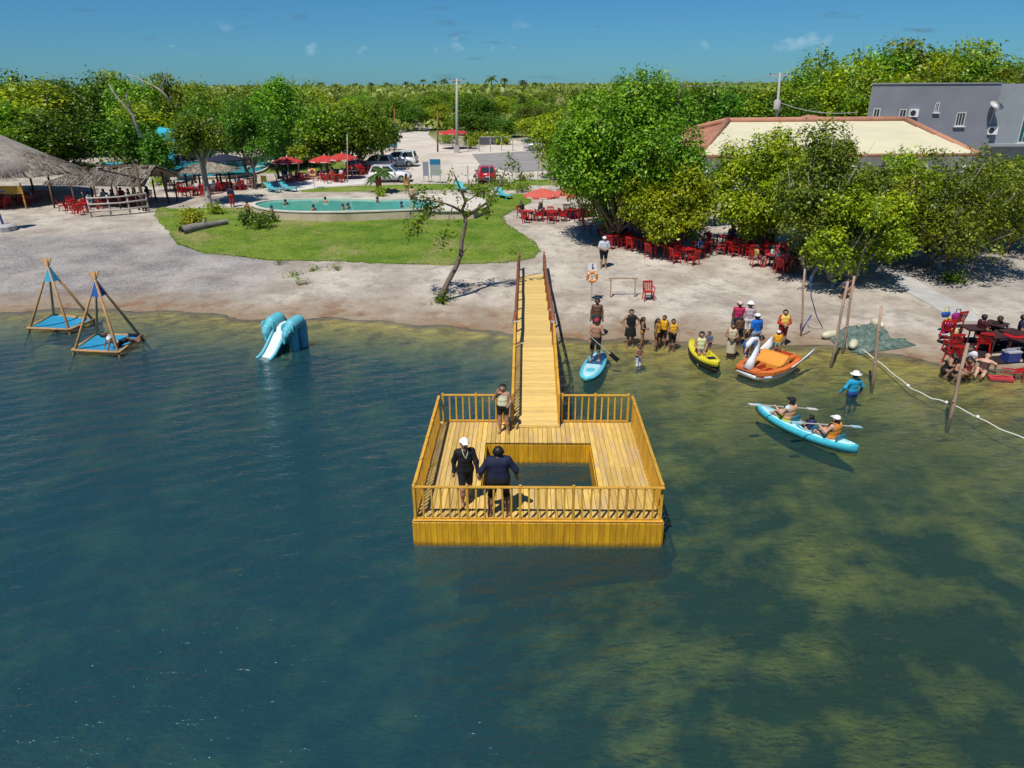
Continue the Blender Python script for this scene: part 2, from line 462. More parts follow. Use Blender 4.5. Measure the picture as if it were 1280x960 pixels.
sep = N(t, 'ShaderNodeSeparateXYZ'); t.links.new(geo.outputs['Position'], sep.inputs[0])
clear = math_('ADD', sep.outputs['X'], math_('MULTIPLY', math_('SUBTRACT', noise(0.12, 3), 0.5), 9.0))   # the lake is murkier to the left, clearer over the shallows
t.links.new(math_('MULTIPLY', rng_(clear, -3.0, 4.0, 0.36, 0.27), rng_(math_('ADD', math_('ADD', sep.outputs['Y'], math_('MULTIPLY', noise(0.3, 3), 3.0)), math_('MULTIPLY', sep.outputs['X'], 0.19)), 27.5, 32.5, 1.0, 0.22)), ms0.inputs[0])
t.links.new(mixc(rng_(clear, -2.0, 6.0, 0.0, 0.75), (0.032, 0.125, 0.160), (0.058, 0.120, 0.075)), df.inputs[0])
t.links.new(tp.outputs[0], ms0.inputs[1]); t.links.new(df.outputs[0], ms0.inputs[2])
ms = N(t, 'ShaderNodeMixShader'); t.links.new(fr.outputs[0], ms.inputs[0]); t.links.new(ms0.outputs[0], ms.inputs[1]); t.links.new(gl.outputs[0], ms.inputs[2])
t.links.new(ms.outputs[0], out.inputs['Surface'])
va = N(t, 'ShaderNodeVolumeAbsorption'); va.inputs['Color'].default_value = (0.55, 0.70, 0.40, 1); va.inputs['Density'].default_value = 0.70
t.links.new(va.outputs[0], out.inputs['Volume'])
WATER = m
b = MB(); b.box((0, 8, -2.5), (260, 88, 5.0))
lake = b.build('lake', WATER); tag(lake, kind='structure')

# ------------------------------------------------------------------ sheets laid on the ground
def sheet(name, px, material, lift=0.02, thick=0.12, step=0.6, kind='structure', pts=None, ragged=0.0):
    """a polygon of photo pixels laid on the ground as a thick sheet that follows it"""
    P = pts or [G(x, y) for x, y in px]
    bm = bmesh.new()
    vs = [bm.verts.new((q.x, q.y, 0)) for q in P]
    f = bm.faces.new(vs)
    bmesh.ops.triangulate(bm, faces=[f])
    for _ in range(7):
        e = [e for e in bm.edges if e.calc_length() > step * 2]
        if not e: break
        bmesh.ops.subdivide_edges(bm, edges=e, cuts=1)
        bmesh.ops.triangulate(bm, faces=bm.faces[:])
    bmesh.ops.recalc_face_normals(bm, faces=bm.faces[:])
    if bm.faces and sum(f.normal.z for f in bm.faces) < 0:
        bmesh.ops.reverse_faces(bm, faces=bm.faces[:])
    if ragged:
        for v in bm.verts:
            if v.is_boundary:
                v.co.x += random.uniform(-ragged, ragged); v.co.y += random.uniform(-ragged, ragged) * 1.6
    for v in bm.verts:
        v.co.z = float(gz(v.co.x, v.co.y)) + lift
    bound = [e for e in bm.edges if e.is_boundary]
    r = bmesh.ops.extrude_edge_only(bm, edges=bound)
    for g in r['geom']:
        if isinstance(g, bmesh.types.BMVert):
            g.co.z -= thick
    me = bpy.data.meshes.new(name); bm.to_mesh(me); bm.free(); me.materials.append(material)
    o = link(name, me); tag(o, kind=kind)
    return o, P

m, t = nt('turf')
out = N(t, 'ShaderNodeOutputMaterial'); p = N(t, 'ShaderNodeBsdfPrincipled'); p.inputs['Roughness'].default_value = 0.85; p.inputs['Specular IOR Level'].default_value = 0.15
geo = N(t, 'ShaderNodeNewGeometry'); sep = N(t, 'ShaderNodeSeparateXYZ'); t.links.new(geo.outputs['Position'], sep.inputs[0])
cg = mixc(rng_(noise(0.5, 5, 0.65), 0.36, 0.62), (0.085, 0.175, 0.012), (0.20, 0.27, 0.035))
cg = mixc(math_('MULTIPLY', rng_(noise(0.30, 6, 0.7), 0.50, 0.66), 0.8), cg, (0.34, 0.29, 0.13))
cg = mixc(math_('MULTIPLY', rng_(noise(9.0, 4, 0.7), 0.4, 0.65), 0.45), cg, (0.05, 0.10, 0.01))
t.links.new(cg, p.inputs['Base Color'])
bmp = N(t, 'ShaderNodeBump'); bmp.inputs['Strength'].default_value = 0.9; bmp.inputs['Distance'].default_value = 0.05
t.links.new(noise(14.0, 5, 0.7), bmp.inputs['Height']); t.links.new(bmp.outputs[0], p.inputs['Normal']); t.links.new(p.outputs[0], out.inputs[0])
TURF = m
LAWN = [(213, 292), (224, 306), (258, 317), (330, 325), (450, 328), (560, 331), (630, 329), (664, 323), (674, 314), (668, 303), (648, 291), (632, 281),
        (628, 271), (640, 264), (662, 254), (668, 244), (640, 243), (600, 262), (520, 270), (430, 274), (352, 281), (300, 283), (262, 284), (236, 283), (224, 272), (214, 262), (198, 258), (192, 270)]
lawn, LP = sheet('lawn', LAWN, TURF, 0.05, 0.16, 0.35, ragged=0.13)
sheet('lawn_strip', [(372, 236), (470, 232), (560, 230), (655, 229), (660, 236), (620, 238), (520, 238), (430, 240), (378, 240)], TURF, 0.03, 0.1)
sheet('lawn_strip', [(330, 208), (400, 200), (450, 204), (440, 214), (360, 217), (332, 216)], TURF, 0.03, 0.1, 1.2)
sheet('lawn_strip', [(60, 215), (80, 205), (118, 205), (116, 213), (90, 218)], TURF, 0.03, 0.1, 1.2)
sheet('lawn_strip', [(640, 225), (740, 224), (740, 231), (650, 232)], TURF, 0.03, 0.1, 1.0)

CONC = mat('concrete', (0.42, 0.41, 0.39), 0.85, 0.14, 1.3, 0.2, dark=(0.22, 0.21, 0.2), darkamt=0.5)
PALE = mat('pale_sand_road', (0.55, 0.49, 0.42), 0.95, 0.16, 0.4, 0.25, dark=(0.36, 0.29, 0.22), darkamt=0.5)
TERRA = mat('terracotta', (0.40, 0.165, 0.09), 0.8, 0.18, 3.0, 0.25)
path, _ = sheet('path', [(1058, 318), (1083, 316), (1215, 388), (1225, 402), (1196, 402), (1180, 392)], CONC, 0.03, 0.14, 0.7)
road, _ = sheet('road', [(395, 236), (470, 229), (600, 227), (735, 223), (735, 196), (700, 180), (660, 172), (590, 186), (552, 182), (535, 168), (545, 150), (555, 140),
                         (530, 139), (505, 152), (497, 170), (495, 188), (440, 205), (410, 222)], PALE, 0.012, 0.05, 1.5)
sheet('parking_ground', [(590, 193), (720, 186), (720, 212), (640, 216), (600, 206)], mat('grey_gravel', (0.25, 0.235, 0.23), 0.95, 0.2, 0.6, 0.3), 0.03, 0.06, 1.5)
sheet('terrace', [(330, 236), (345, 225), (470, 219), (470, 229), (400, 235), (365, 239)], mat('terrace_paving', (0.58, 0.55, 0.52), 0.85, 0.1, 1.2, 0.15), 0.035, 0.1, 1.0)

# ------------------------------------------------------------------ grass tufts on the lawn (nobody could count them)
rs = np.random.RandomState(5)
def in_poly(x, y, P):
    ins = np.zeros(len(x), bool); n = len(P)
    for k in range(n):
        a0, b0 = P[k], P[(k + 1) % n]
        c = ((a0.y > y) != (b0.y > y)) & (x < (b0.x - a0.x) * (y - a0.y) / (b0.y - a0.y + 1e-9) + a0.x)
        ins ^= c
    return ins
xs = np.array([q.x for q in LP]); ys = np.array([q.y for q in LP])
n0 = 52000
gx = rs.uniform(xs.min(), xs.max(), n0); gy = rs.uniform(ys.min(), ys.max(), n0)
k = in_poly(gx, gy, LP); gx, gy = gx[k], gy[k]
# extra along the front edge, leaning over it
ex, ey = [], []
for k in range(13):
    a0, b0 = LP[k], LP[k + 1]; L = (b0 - a0).length
    tt = rs.rand(int(L * 45)); ex.append(a0.x + (b0.x - a0.x) * tt + rs.normal(0, 0.06, len(tt))); ey.append(a0.y + (b0.y - a0.y) * tt + rs.normal(0, 0.06, len(tt)))
gx = np.concatenate([gx] + ex); gy = np.concatenate([gy] + ey)
n = len(gx); an = rs.uniform(0, 2 * np.pi, n); hh_ = rs.uniform(0.03, 0.07, n); w_ = rs.uniform(0.02, 0.05, n); ln_ = rs.normal(0, 0.04, (n, 2))
z0 = gz(gx, gy) + 0.03
ca, sa = np.cos(an) * w_, np.sin(an) * w_
V = np.empty((n, 3, 3)); V[:, 0] = np.stack([gx - ca, gy - sa, z0], 1); V[:, 1] = np.stack([gx + ca, gy + sa, z0], 1); V[:, 2] = np.stack([gx + ln_[:, 0], gy + ln_[:, 1], z0 + hh_], 1)
GRASS = leaf_mat('grass_blades', (0.06, 0.12, 0.008), (0.13, 0.21, 0.02), (0.26, 0.28, 0.07), 0.25)
grass = link('grass', numesh('grass', V.reshape(-1, 3), np.arange(3 * n).reshape(n, 3), GRASS)); tag(grass, 'short green grass blades growing on the lawn', 'grass', kind='stuff')

# ------------------------------------------------------------------ foliage
LEAF_DK = leaf_mat('leaf_dark', (0.030, 0.085, 0.008), (0.085, 0.21, 0.012), (0.19, 0.36, 0.015))
LEAF_MD = leaf_mat('leaf_mid', (0.045, 0.115, 0.008), (0.15, 0.30, 0.012), (0.31, 0.45, 0.018))
LEAF_YG = leaf_mat('leaf_yellow', (0.10, 0.19, 0.010), (0.29, 0.40, 0.010), (0.50, 0.54, 0.015), 0.30, (0.9, 1.2))
LEAF_OL = leaf_mat('leaf_olive', (0.08, 0.13, 0.014), (0.18, 0.27, 0.014), (0.35, 0.36, 0.02))
LEAF_SV = leaf_mat('leaf_savannah', (0.07, 0.14, 0.012), (0.17, 0.27, 0.02), (0.31, 0.37, 0.03))
BARK = mat('bark', (0.16, 0.12, 0.095), 0.95, 0.3, 5.0, 0.6, stretch=(1, 1, 0.25), dark=(0.05, 0.04, 0.035), darkamt=0.7)
BARK_PALE = mat('bark_pale', (0.34, 0.30, 0.27), 0.95, 0.25, 5.0, 0.5, stretch=(1, 1, 0.25), dark=(0.10, 0.085, 0.075), darkamt=0.8)

def leaves(centres, radii, n, size, rs, shell=(0.72, 1.06), updir=0.75, flat=1.0, zmin=None):
    """n leaf faces on the shells of the lobes"""
    w = radii ** 2; per = 9; nt_ = max(1, n // per)
    idx = rs.choice(len(radii), nt_, p=w / w.sum())
    d0 = rs.normal(size=(nt_, 3)); d0[:, 2] += 0.15; d0 /= np.linalg.norm(d0, axis=1)[:, None]
    T0 = centres[idx] + d0 * (radii[idx] * rs.uniform(shell[0], shell[1] + 0.04, nt_))[:, None] * np.array([1, 1, flat])
    who = rs.randint(0, nt_, n); d = d0[who] + rs.normal(0, 0.45, (n, 3)); d /= np.linalg.norm(d, axis=1)[:, None]
    C = T0[who] + rs.normal(0, 1, (n, 3)) * size * 0.85
    nrm = d * 0.8 + rs.normal(0, 0.55, (n, 3)); nrm[:, 2] += updir
    nrm /= np.linalg.norm(nrm, axis=1)[:, None]
    tg = np.cross(nrm, rs.normal(size=(n, 3))); tg /= np.linalg.norm(tg, axis=1)[:, None] + 1e-9
    bt = np.cross(nrm, tg); L = size * rs.uniform(0.6, 1.35, n)[:, None]; W = L * rs.uniform(0.42, 0.62, n)[:, None]
    V = np.empty((n, 4, 3)); sag = nrm * L * 0.12
    V[:, 0] = C - tg * L * 0.5; V[:, 1] = C + bt * W * 0.5 + sag; V[:, 2] = C + tg * L * 0.5; V[:, 3] = C - bt * W * 0.5 + sag
    return V.reshape(-1, 3)

def tree_parts(H, R, th, nl, n, size, seed, lean=(0, 0), lobe=(0.24, 0.42), tr=0.16, limbs=7, squash=1.0, gap=0.0, forks=1, sy=1.0, low=-0.55):
    rs = np.random.RandomState(seed)
    hz = (H - th) / 2.0; cz = th + hz
    d = rs.normal(size=(nl, 3)); d /= np.linalg.norm(d, axis=1)[:, None]
    d[:, 2] = np.where(d[:, 2] < low, -d[:, 2], d[:, 2])
    q = rs.uniform(0.35, 0.80, nl) ** 0.8
    rad_ = R * rs.uniform(lobe[0], lobe[1], nl)
    C = np.stack([d[:, 0] * R * q, d[:, 1] * R * sy * q, cz + d[:, 2] * hz * q], 1)
    C[:, 2] = np.minimum(C[:, 2], H - rad_ * 0.75)
    C[:, 0] += lean[0] * (C[:, 2] / H); C[:, 1] += lean[1] * (C[:, 2] / H)
    V = leaves(C, rad_, n, size, rs, flat=squash)
    b = MB()
    for f in range(forks):
        a0 = rs.uniform(0, 6.28); off = 0.0 if forks == 1 else R * 0.10
        bx, by = off * math.cos(a0 + f * 2.1), off * math.sin(a0 + f * 2.1)
        tx, ty = lean[0] * 0.5 + bx * 2.5, lean[1] * 0.5 + by * 2.5
        tt = tr if forks == 1 else tr * 0.7
        pts = [(bx * 0.6, by * 0.6, -0.25), (bx, by, 0.25), (tx * 0.4 + rs.normal(0, 0.06), ty * 0.4 + rs.normal(0, 0.06), th * 0.55), (tx, ty, th * 1.02), (tx * 1.1, ty * 1.1, cz)]
        b.tube(pts, [tt * 1.7, tt * 1.15, tt, tt * 0.85, tt * 0.35], 7)
        order = rs.permutation(nl)[:limbs]
        for k in order:
            c = C[k]; s = (tx, ty, th * rs.uniform(0.75, 1.05)); mid = ((s[0] + c[0]) / 2 + rs.normal(0, 0.12), (s[1] + c[1]) / 2 + rs.normal(0, 0.12), (s[2] + c[2]) / 2 - 0.1)
            b.tube([s, mid, c, tuple(np.array(c) + (np.array(c) - np.array(mid)) * 0.5)], [tt * 0.55, tt * 0.36, tt * 0.2, tt * 0.08], 5)
    return V, b
def tree(label, base, H, R, th, nl, n, size, lm, seed, group=None, name='tree', bark=None, cat='tree', rz=0.0, sc=None, **k):
    V, b = tree_parts(H, R, th, nl, n, size, seed, **k)
    root = thing(name, label, cat, base, rz, group)
    b.build('trunk', bark or BARK, root, smooth=True)
    link('crown', numesh('crown', V, np.arange(len(V)).reshape(-1, 4), lm), root)
    return root
def place_copy(proto, base, scl, rz, label=None, group=None):
    c = copy_tree(proto); c.location = base; c.rotation_euler = (0, 0, rz); c.scale = scl if hasattr(scl, '__len__') else (scl,) * 3
    if label: c['label'] = label
    if group: c['group'] = group
    return c

# ================================================================== FLOATING PLATFORM AND GANGWAY
WOOD = mat('deck_wood', (0.62, 0.41, 0.11), 0.6, 0.2, 3.0, 0.25, objvar=0.22, stretch=(6, 0.8, 6), dark=(0.44, 0.32, 0.20), darkamt=0.7)
WOODX = mat('deck_wood_cross', (0.66, 0.46, 0.15), 0.6, 0.16, 3.0, 0.25, objvar=0.12, stretch=(0.8, 6, 6), dark=(0.52, 0.36, 0.17), darkamt=0.4)
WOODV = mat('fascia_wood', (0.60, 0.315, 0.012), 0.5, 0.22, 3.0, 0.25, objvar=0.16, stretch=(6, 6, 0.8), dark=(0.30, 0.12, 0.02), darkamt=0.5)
RAILW = mat('rail_wood', (0.58, 0.31, 0.035), 0.5, 0.18, 4.0, 0.2, objvar=0.12)
LOGW = mat('log_wood', (0.22, 0.075, 0.03), 0.55, 0.25, 4.0, 0.3, objvar=0.15)
BEAM = mat('beam_wood', (0.20, 0.12, 0.05), 0.8, 0.2, 4.0, 0.3)

PX0, PX1, PY0, PY1, DZ = -2.62, 3.18, 14.32, 19.72, 0.65
HX0, HX1, HY0, HY1 = -1.20, 1.80, 15.93, 18.36
_share = {}
def shared_box(name, size, material, bev=0.006):
    """one bevelled board mesh for all boards of a size"""
    k = (name, tuple(round(s, 3) for s in size), material.name)
    if k not in _share:
        bm = bmesh.new(); bmesh.ops.create_cube(bm, size=1.0)
        for v in bm.verts:
            v.co = Vector((v.co.x * size[0], v.co.y * size[1], v.co.z * size[2]))
        if bev:
            bmesh.ops.bevel(bm, geom=bm.edges[:], offset=bev, segments=1, affect='EDGES')
        me = bpy.data.meshes.new(name); bm.to_mesh(me); bm.free(); me.materials.append(material); _share[k] = me
    return _share[k]
def piece(name, c, size, material, parent, bev=0.006, rot=None):
    o = link(name, shared_box(name, size, material, bev), parent, c)
    if rot: o.rotation_euler = rot
    return o

O = Vector(((PX0 + PX1) / 2, (PY0 + PY1) / 2, 0))
plat = thing('swimming_platform', 'floating yellow wooden platform with railings and a square pool opening', 'platform', O)
rn = random.Random(3)
ncol = 43; pit = (PX1 - PX0) / ncol
def L(x, y, z): return (x - O.x, y - O.y, z)
cl, cr = round((HX0 - PX0) / pit), round((HX1 - PX0) / pit)
HX0, HX1 = PX0 + cl * pit, PX0 + cr * pit
for c in range(ncol):
    x = PX0 + (c + 0.5) * pit
    if cl <= c < cr: spans = [(PY0, HY0), (HY1, PY1)]
    else: spans = [(PY0, 16.95), (16.957, PY1)]
    for y0, y1 in spans:
        piece('plank', L(x, (y0 + y1) / 2, DZ - 0.02 + rn.uniform(-0.002, 0.003)), (pit - 0.009, y1 - y0 - 0.006, 0.04), WOOD, plat, 0.004)
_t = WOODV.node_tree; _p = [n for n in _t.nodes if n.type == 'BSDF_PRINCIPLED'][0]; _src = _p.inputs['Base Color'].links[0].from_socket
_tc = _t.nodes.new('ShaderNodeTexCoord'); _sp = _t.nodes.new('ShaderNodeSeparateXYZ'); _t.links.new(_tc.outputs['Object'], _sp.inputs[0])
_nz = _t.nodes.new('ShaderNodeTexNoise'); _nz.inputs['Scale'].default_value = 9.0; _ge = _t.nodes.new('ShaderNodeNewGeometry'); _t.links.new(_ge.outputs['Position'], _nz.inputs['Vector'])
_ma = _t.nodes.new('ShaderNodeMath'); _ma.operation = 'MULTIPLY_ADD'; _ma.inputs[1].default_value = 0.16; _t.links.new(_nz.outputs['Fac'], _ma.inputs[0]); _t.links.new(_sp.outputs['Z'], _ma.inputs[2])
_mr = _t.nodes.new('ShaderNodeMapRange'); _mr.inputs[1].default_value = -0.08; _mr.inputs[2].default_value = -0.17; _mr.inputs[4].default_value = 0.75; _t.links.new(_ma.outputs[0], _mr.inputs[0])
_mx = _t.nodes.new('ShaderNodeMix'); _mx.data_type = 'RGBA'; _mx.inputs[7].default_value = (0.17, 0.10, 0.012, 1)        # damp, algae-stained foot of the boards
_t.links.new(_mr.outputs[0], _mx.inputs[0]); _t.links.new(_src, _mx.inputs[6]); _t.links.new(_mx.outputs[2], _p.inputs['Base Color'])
# fascia boards outside and round the opening
nf = ncol
for c in range(nf):
    x = PX0 + (c + 0.5) * pit
    for y in (PY0 - 0.015, PY1 + 0.015):
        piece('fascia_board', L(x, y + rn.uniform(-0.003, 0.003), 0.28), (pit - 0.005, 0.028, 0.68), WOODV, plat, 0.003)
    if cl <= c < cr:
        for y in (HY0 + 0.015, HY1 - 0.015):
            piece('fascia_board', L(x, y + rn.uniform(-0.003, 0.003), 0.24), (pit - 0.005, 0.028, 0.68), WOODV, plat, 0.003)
nsd = 40; ps = (PY1 - PY0) / nsd
for c in range(nsd):
    y = PY0 + (c + 0.5) * ps
    for x in (PX0 - 0.015, PX1 + 0.015):
        piece('fascia_board', L(x, y, 0.28), (0.028, ps - 0.005, 0.68), WOODV, plat, 0.003)
    if HY0 + 0.05 < y < HY1 - 0.05:
        for x in (HX0 + 0.015, HX1 - 0.015):
            piece('fascia_board', L(x, y, 0.24), (0.028, ps - 0.005, 0.68), WOODV, plat, 0.003)
for y in (PY0 + 0.3, HY0 - 0.25, HY1 + 0.25, PY1 - 0.3):
    piece('beam', L(O.x, y, 0.5), (PX1 - PX0 - 0.1, 0.09, 0.18), BEAM, plat)
for (x, y) in ((PX0 + 0.7, O.y), (PX1 - 0.7, O.y)):
    b = MB(); b.tube([L(x, y - 2.5, 0.12), L(x, y + 2.5, 0.12)], 0.28, 12); b.build('float_drum', mat('drum', (0.05, 0.07, 0.12), 0.5), plat, True)
# edge boards
piece('edge_board', L(O.x, PY0 + 0.02, DZ + 0.018), (PX1 - PX0, 0.07, 0.03), RAILW, plat)
RH = 0.88
def railing(x0, y0, x1, y1, n, postmod, parent, off, z0, z1=None, h=RH, ends=True, wood=None):
    """balusters, taller posts and a top rail from one point to another"""
    wood = wood or RAILW; z1 = z0 if z1 is None else z1
    ang = math.atan2(y1 - y0, x1 - x0); Ln = math.hypot(x1 - x0, y1 - y0); sl = math.atan2(z1 - z0, Ln)
    for k in range(n + 1):
        f = k / n; x, y, z = x0 + (x1 - x0) * f, y0 + (y1 - y0) * f, z0 + (z1 - z0) * f
        if k % postmod == 0:
            piece('post', (x - off.x, y - off.y, z + (h + 0.05) / 2), (0.062, 0.062, h + 0.09), wood, parent, 0.004, (0, 0, ang))
        elif 0 < k < n:
            piece('baluster', (x - off.x, y - off.y, z + h / 2 - 0.005), (0.042, 0.042, h - 0.02), wood, parent, 0.003, (rn.uniform(-.012, .012), rn.uniform(-.02, .02), ang))
    c = ((x0 + x1) / 2 - off.x, (y0 + y1) / 2 - off.y)
    piece('top_rail', (c[0], c[1], (z0 + z1) / 2 + h + 0.012), (math.hypot(Ln, z1 - z0) + 0.06, 0.075, 0.035), wood, parent, 0.004, (0, -sl, ang))
    piece('bottom_rail', (c[0], c[1], (z0 + z1) / 2 + 0.055), (math.hypot(Ln, z1 - z0) - 0.05, 0.03, 0.05), wood, parent, 0.004, (0, -sl, ang))
i_ = 0.045
RX0, RX1 = -0.42, 1.00            # gangway edges
railing(PX0 + i_, PY0 + i_, PX1 - i_, PY0 + i_, 28, 6, plat, O, DZ)
railing(PX0 + i_, PY0 + i_ + 0.10, PX0 + i_, PY1 - i_ - 0.1, 26, 6, plat, O, DZ)
railing(PX1 - i_, PY0 + i_ + 0.10, PX1 - i_, PY1 - i_ - 0.1, 26, 6, plat, O, DZ)
railing(PX0 + i_ + 0.1, PY1 - i_, RX0 - 0.08, PY1 - i_, 10, 5, plat, O, DZ)
railing(RX1 + 0.08, PY1 - i_, PX1 - i_ - 0.1, PY1 - i_, 10, 5, plat, O, DZ)

# gangway: a sawn lower flight up from the platform, then a longer flight with log rails down to the sand
KY, KZ, SY_, SZ_ = 24.2, 1.45, 39.4, 0.42
RO = Vector(((RX0 + RX1) / 2, KY, 0))
ramp = thing('gangway', 'long yellow plank gangway with railings running from the platform to the beach', 'gangway', RO)
def flight(y0, z0, y1, z1, pitch_):
    Ln = math.hypot(y1 - y0, z1 - z0); n = round(Ln / pitch_); sl = math.atan2(z1 - z0, y1 - y0)
    for k in range(n):
        f = (k + 0.5) / n
        piece('plank', ((RX0 + RX1) / 2 - RO.x, y0 + (y1 - y0) * f - RO.y, z0 + (z1 - z0) * f - 0.02 + rn.uniform(-.003, .003)), (RX1 - RX0 - 0.06, Ln / n - 0.008, 0.036), WOODX, ramp, 0.003, (sl, 0, rn.uniform(-.004, .004)))
    for x in (RX0 + 0.02, RX1 - 0.02):
        piece('stringer', (x - RO.x, (y0 + y1) / 2 - RO.y, (z0 + z1) / 2 - 0.05), (0.05, Ln, 0.2), RAILW, ramp, 0.004, (sl, 0, 0))
flight(19.35, 0.74, KY, KZ, 0.132)
flight(KY + 0.02, KZ + 0.01, SY_, SZ_, 0.145)
piece('plank', (0, 19.31 - RO.y, 0.705), (RX1 - RX0, 0.05, 0.09), WOODX, ramp)
for x in (RX0 + 0.03, RX1 - 0.03):
    railing(x, 19.45, x, KY - 0.1, 24, 8, ramp, RO, 0.76, KZ + 0.02, 0.86)
    # log rails of the landward flight, sunk posts and grey rope lashings
    for k in range(9):
        f = k / 8.0; y = KY + 0.25 + (SY_ - KY - 0.3) * f; z = KZ + (SZ_ - KZ) * f; zb = float(gz(x, y)) - 0.35
        b = MB(); b.tube([(x - RO.x + rn.uniform(-.02, .02), y - RO.y, zb), (x - RO.x, y - RO.y, z + 0.5), (x - RO.x, y - RO.y, z + (1.15 if k == 8 else 0.93))], [0.06, 0.057, 0.055], 8)
        b.build('log_post', LOGW, ramp, True)
        if k in (0, 1):
            b = MB(); b.tube([(x - RO.x, y - RO.y, z + 0.80), (x - RO.x, y - RO.y, z + 0.90)], 0.085, 10); b.build('rope_lashing', mat('grey_rope', (0.36, 0.38, 0.42), 0.9), ramp, True)
    b = MB(); m_ = 8
    pts = [(x - RO.x + rn.uniform(-.02, .02), KY + 0.2 + (SY_ - KY - 0.2) * q / m_ - RO.y, KZ + (SZ_ - KZ) * q / m_ + 0.9 + rn.uniform(-.015, .015)) for q in range(m_ + 1)]
    b.tube(pts, [0.065 + rn.uniform(-.006, .008) for _ in pts], 8); b.build('log_rail', LOGW, ramp, True)
for y in (21.6, KY, 28.5, 32.0):
    b = MB()
    for x in (RX0 + 0.12, RX1 - 0.12):
        zt = (0.74 + (KZ - 0.74) * (y - 19.35) / (KY - 19.35)) if y <= KY else KZ + (SZ_ - KZ) * (y - KY) / (SY_ - KY)
        b.tube([(x - RO.x, y - RO.y, float(gz(x, y)) - 0.3), (x - RO.x, y - RO.y, zt - 0.1)], 0.075, 8)
    b.bar((RX0 + 0.05 - RO.x, y - RO.y, zt - 0.16), (RX1 - 0.05 - RO.x, y - RO.y, zt - 0.16), 0.08, 0.1)
    b.build('trestle', LOGW, ramp, False)

# ================================================================== PEOPLE
SKIN = {k: mat('skin_' + k, c, 0.55, 0.08, 14, 0.05, spec=0.35) for k, c in dict(dark=(0.12, 0.058, 0.034), brown=(0.25, 0.13, 0.075), tan=(0.34, 0.185, 0.115), fair=(0.50, 0.29, 0.20)).items()}
HAIRM = mat('hair', (0.012, 0.009, 0.008), 0.5, 0.2, 30, 0.3)
EYEM = mat('eye_dark', (0.01, 0.008, 0.007), 0.3, 0, 5, 0)
MOUTHM = mat('lip', (0.22, 0.06, 0.05), 0.5, 0.05, 5, 0)

def surface_net(fn, lo, hi, vox):
    """mesh of the zero level of a distance function"""
    n = np.ceil((hi - lo) / vox).astype(int) + 1
    gx_, gy_, gz_ = [lo[k] + vox * np.arange(n[k]) for k in range(3)]
    P = np.stack(np.meshgrid(gx_, gy_, gz_, indexing='ij'), -1)
    D = fn(P.reshape(-1, 3)).reshape(n)
    S = D < 0
    c = np.zeros(n - 1, int)
    for dx in (0, 1):
        for dy in (0, 1):
            for dz in (0, 1):
                c += S[dx:n[0] - 1 + dx, dy:n[1] - 1 + dy, dz:n[2] - 1 + dz]
    mixed = (c > 0) & (c < 8)
    idx = -np.ones(n - 1, int); idx[mixed] = np.arange(mixed.sum())
    V = lo + (np.argwhere(mixed) + 0.5) * vox
    for _ in range(3):
        e = vox * 0.3; d0 = fn(V)
        g = np.stack([fn(V + np.eye(3)[k] * e) - fn(V - np.eye(3)[k] * e) for k in range(3)], 1) / (2 * e)
        g2 = np.maximum((g ** 2).sum(1), 0.05)
        V = V - np.clip(d0 / g2, -vox * 0.7, vox * 0.7)[:, None] * g
    F = []
    for k in range(3):
        s0 = [slice(None)] * 3; s1 = [slice(None)] * 3; s0[k] = slice(0, -1); s1[k] = slice(1, None)
        for (A, B, flip) in ((S[tuple(s0)], S[tuple(s1)], False), (S[tuple(s1)], S[tuple(s0)], True)):
            E = np.argwhere(A & ~B); a1, a2 = (k + 1) % 3, (k + 2) % 3
            E = E[(E[:, a1] > 0) & (E[:, a2] > 0) & (E[:, a1] < n[a1] - 1) & (E[:, a2] < n[a2] - 1)]
            if not len(E): continue
            q = []
            for (o1, o2) in ((0, 0), (-1, 0), (-1, -1), (0, -1)):
                I = E.copy(); I[:, a1] += o1; I[:, a2] += o2; q.append(idx[I[:, 0], I[:, 1], I[:, 2]])
            q = np.stack(q, 1); F.append(q[:, ::-1] if flip else q)
    F = np.concatenate(F)
    return V, F[(F >= 0).all(1)]

def bones_sdf(B, k=0.022):
    A0 = np.array([b[0] for b in B], float); A1 = np.array([b[1] for b in B], float); R0 = np.array([b[2] for b in B]); R1 = np.array([b[3] for b in B])
    def parts(P):
        d = A1 - A0; L2 = np.maximum((d ** 2).sum(1), 1e-9)
        T = np.clip(((P[:, None, :] - A0) * d).sum(2) / L2, 0, 1)
        return np.linalg.norm(P[:, None, :] - (A0 + T[..., None] * d), axis=2) - (R0 + (R1 - R0) * T), T
    def fn(P):
        out = np.empty(len(P))
        for s in range(0, len(P), 60000):
            D, _ = parts(P[s:s + 60000]); mn = D.min(1)
            out[s:s + 60000] = mn - k * np.log(np.exp(-np.minimum((D - mn[:, None]) / k, 40)).sum(1))
        return out
    return fn, parts

def rotx(p, a, c):
    p = np.array(p, float) - c; s, q = math.sin(a), math.cos(a)
    return np.array([p[0], p[1] * q - p[2] * s, p[1] * s + p[2] * q]) + c

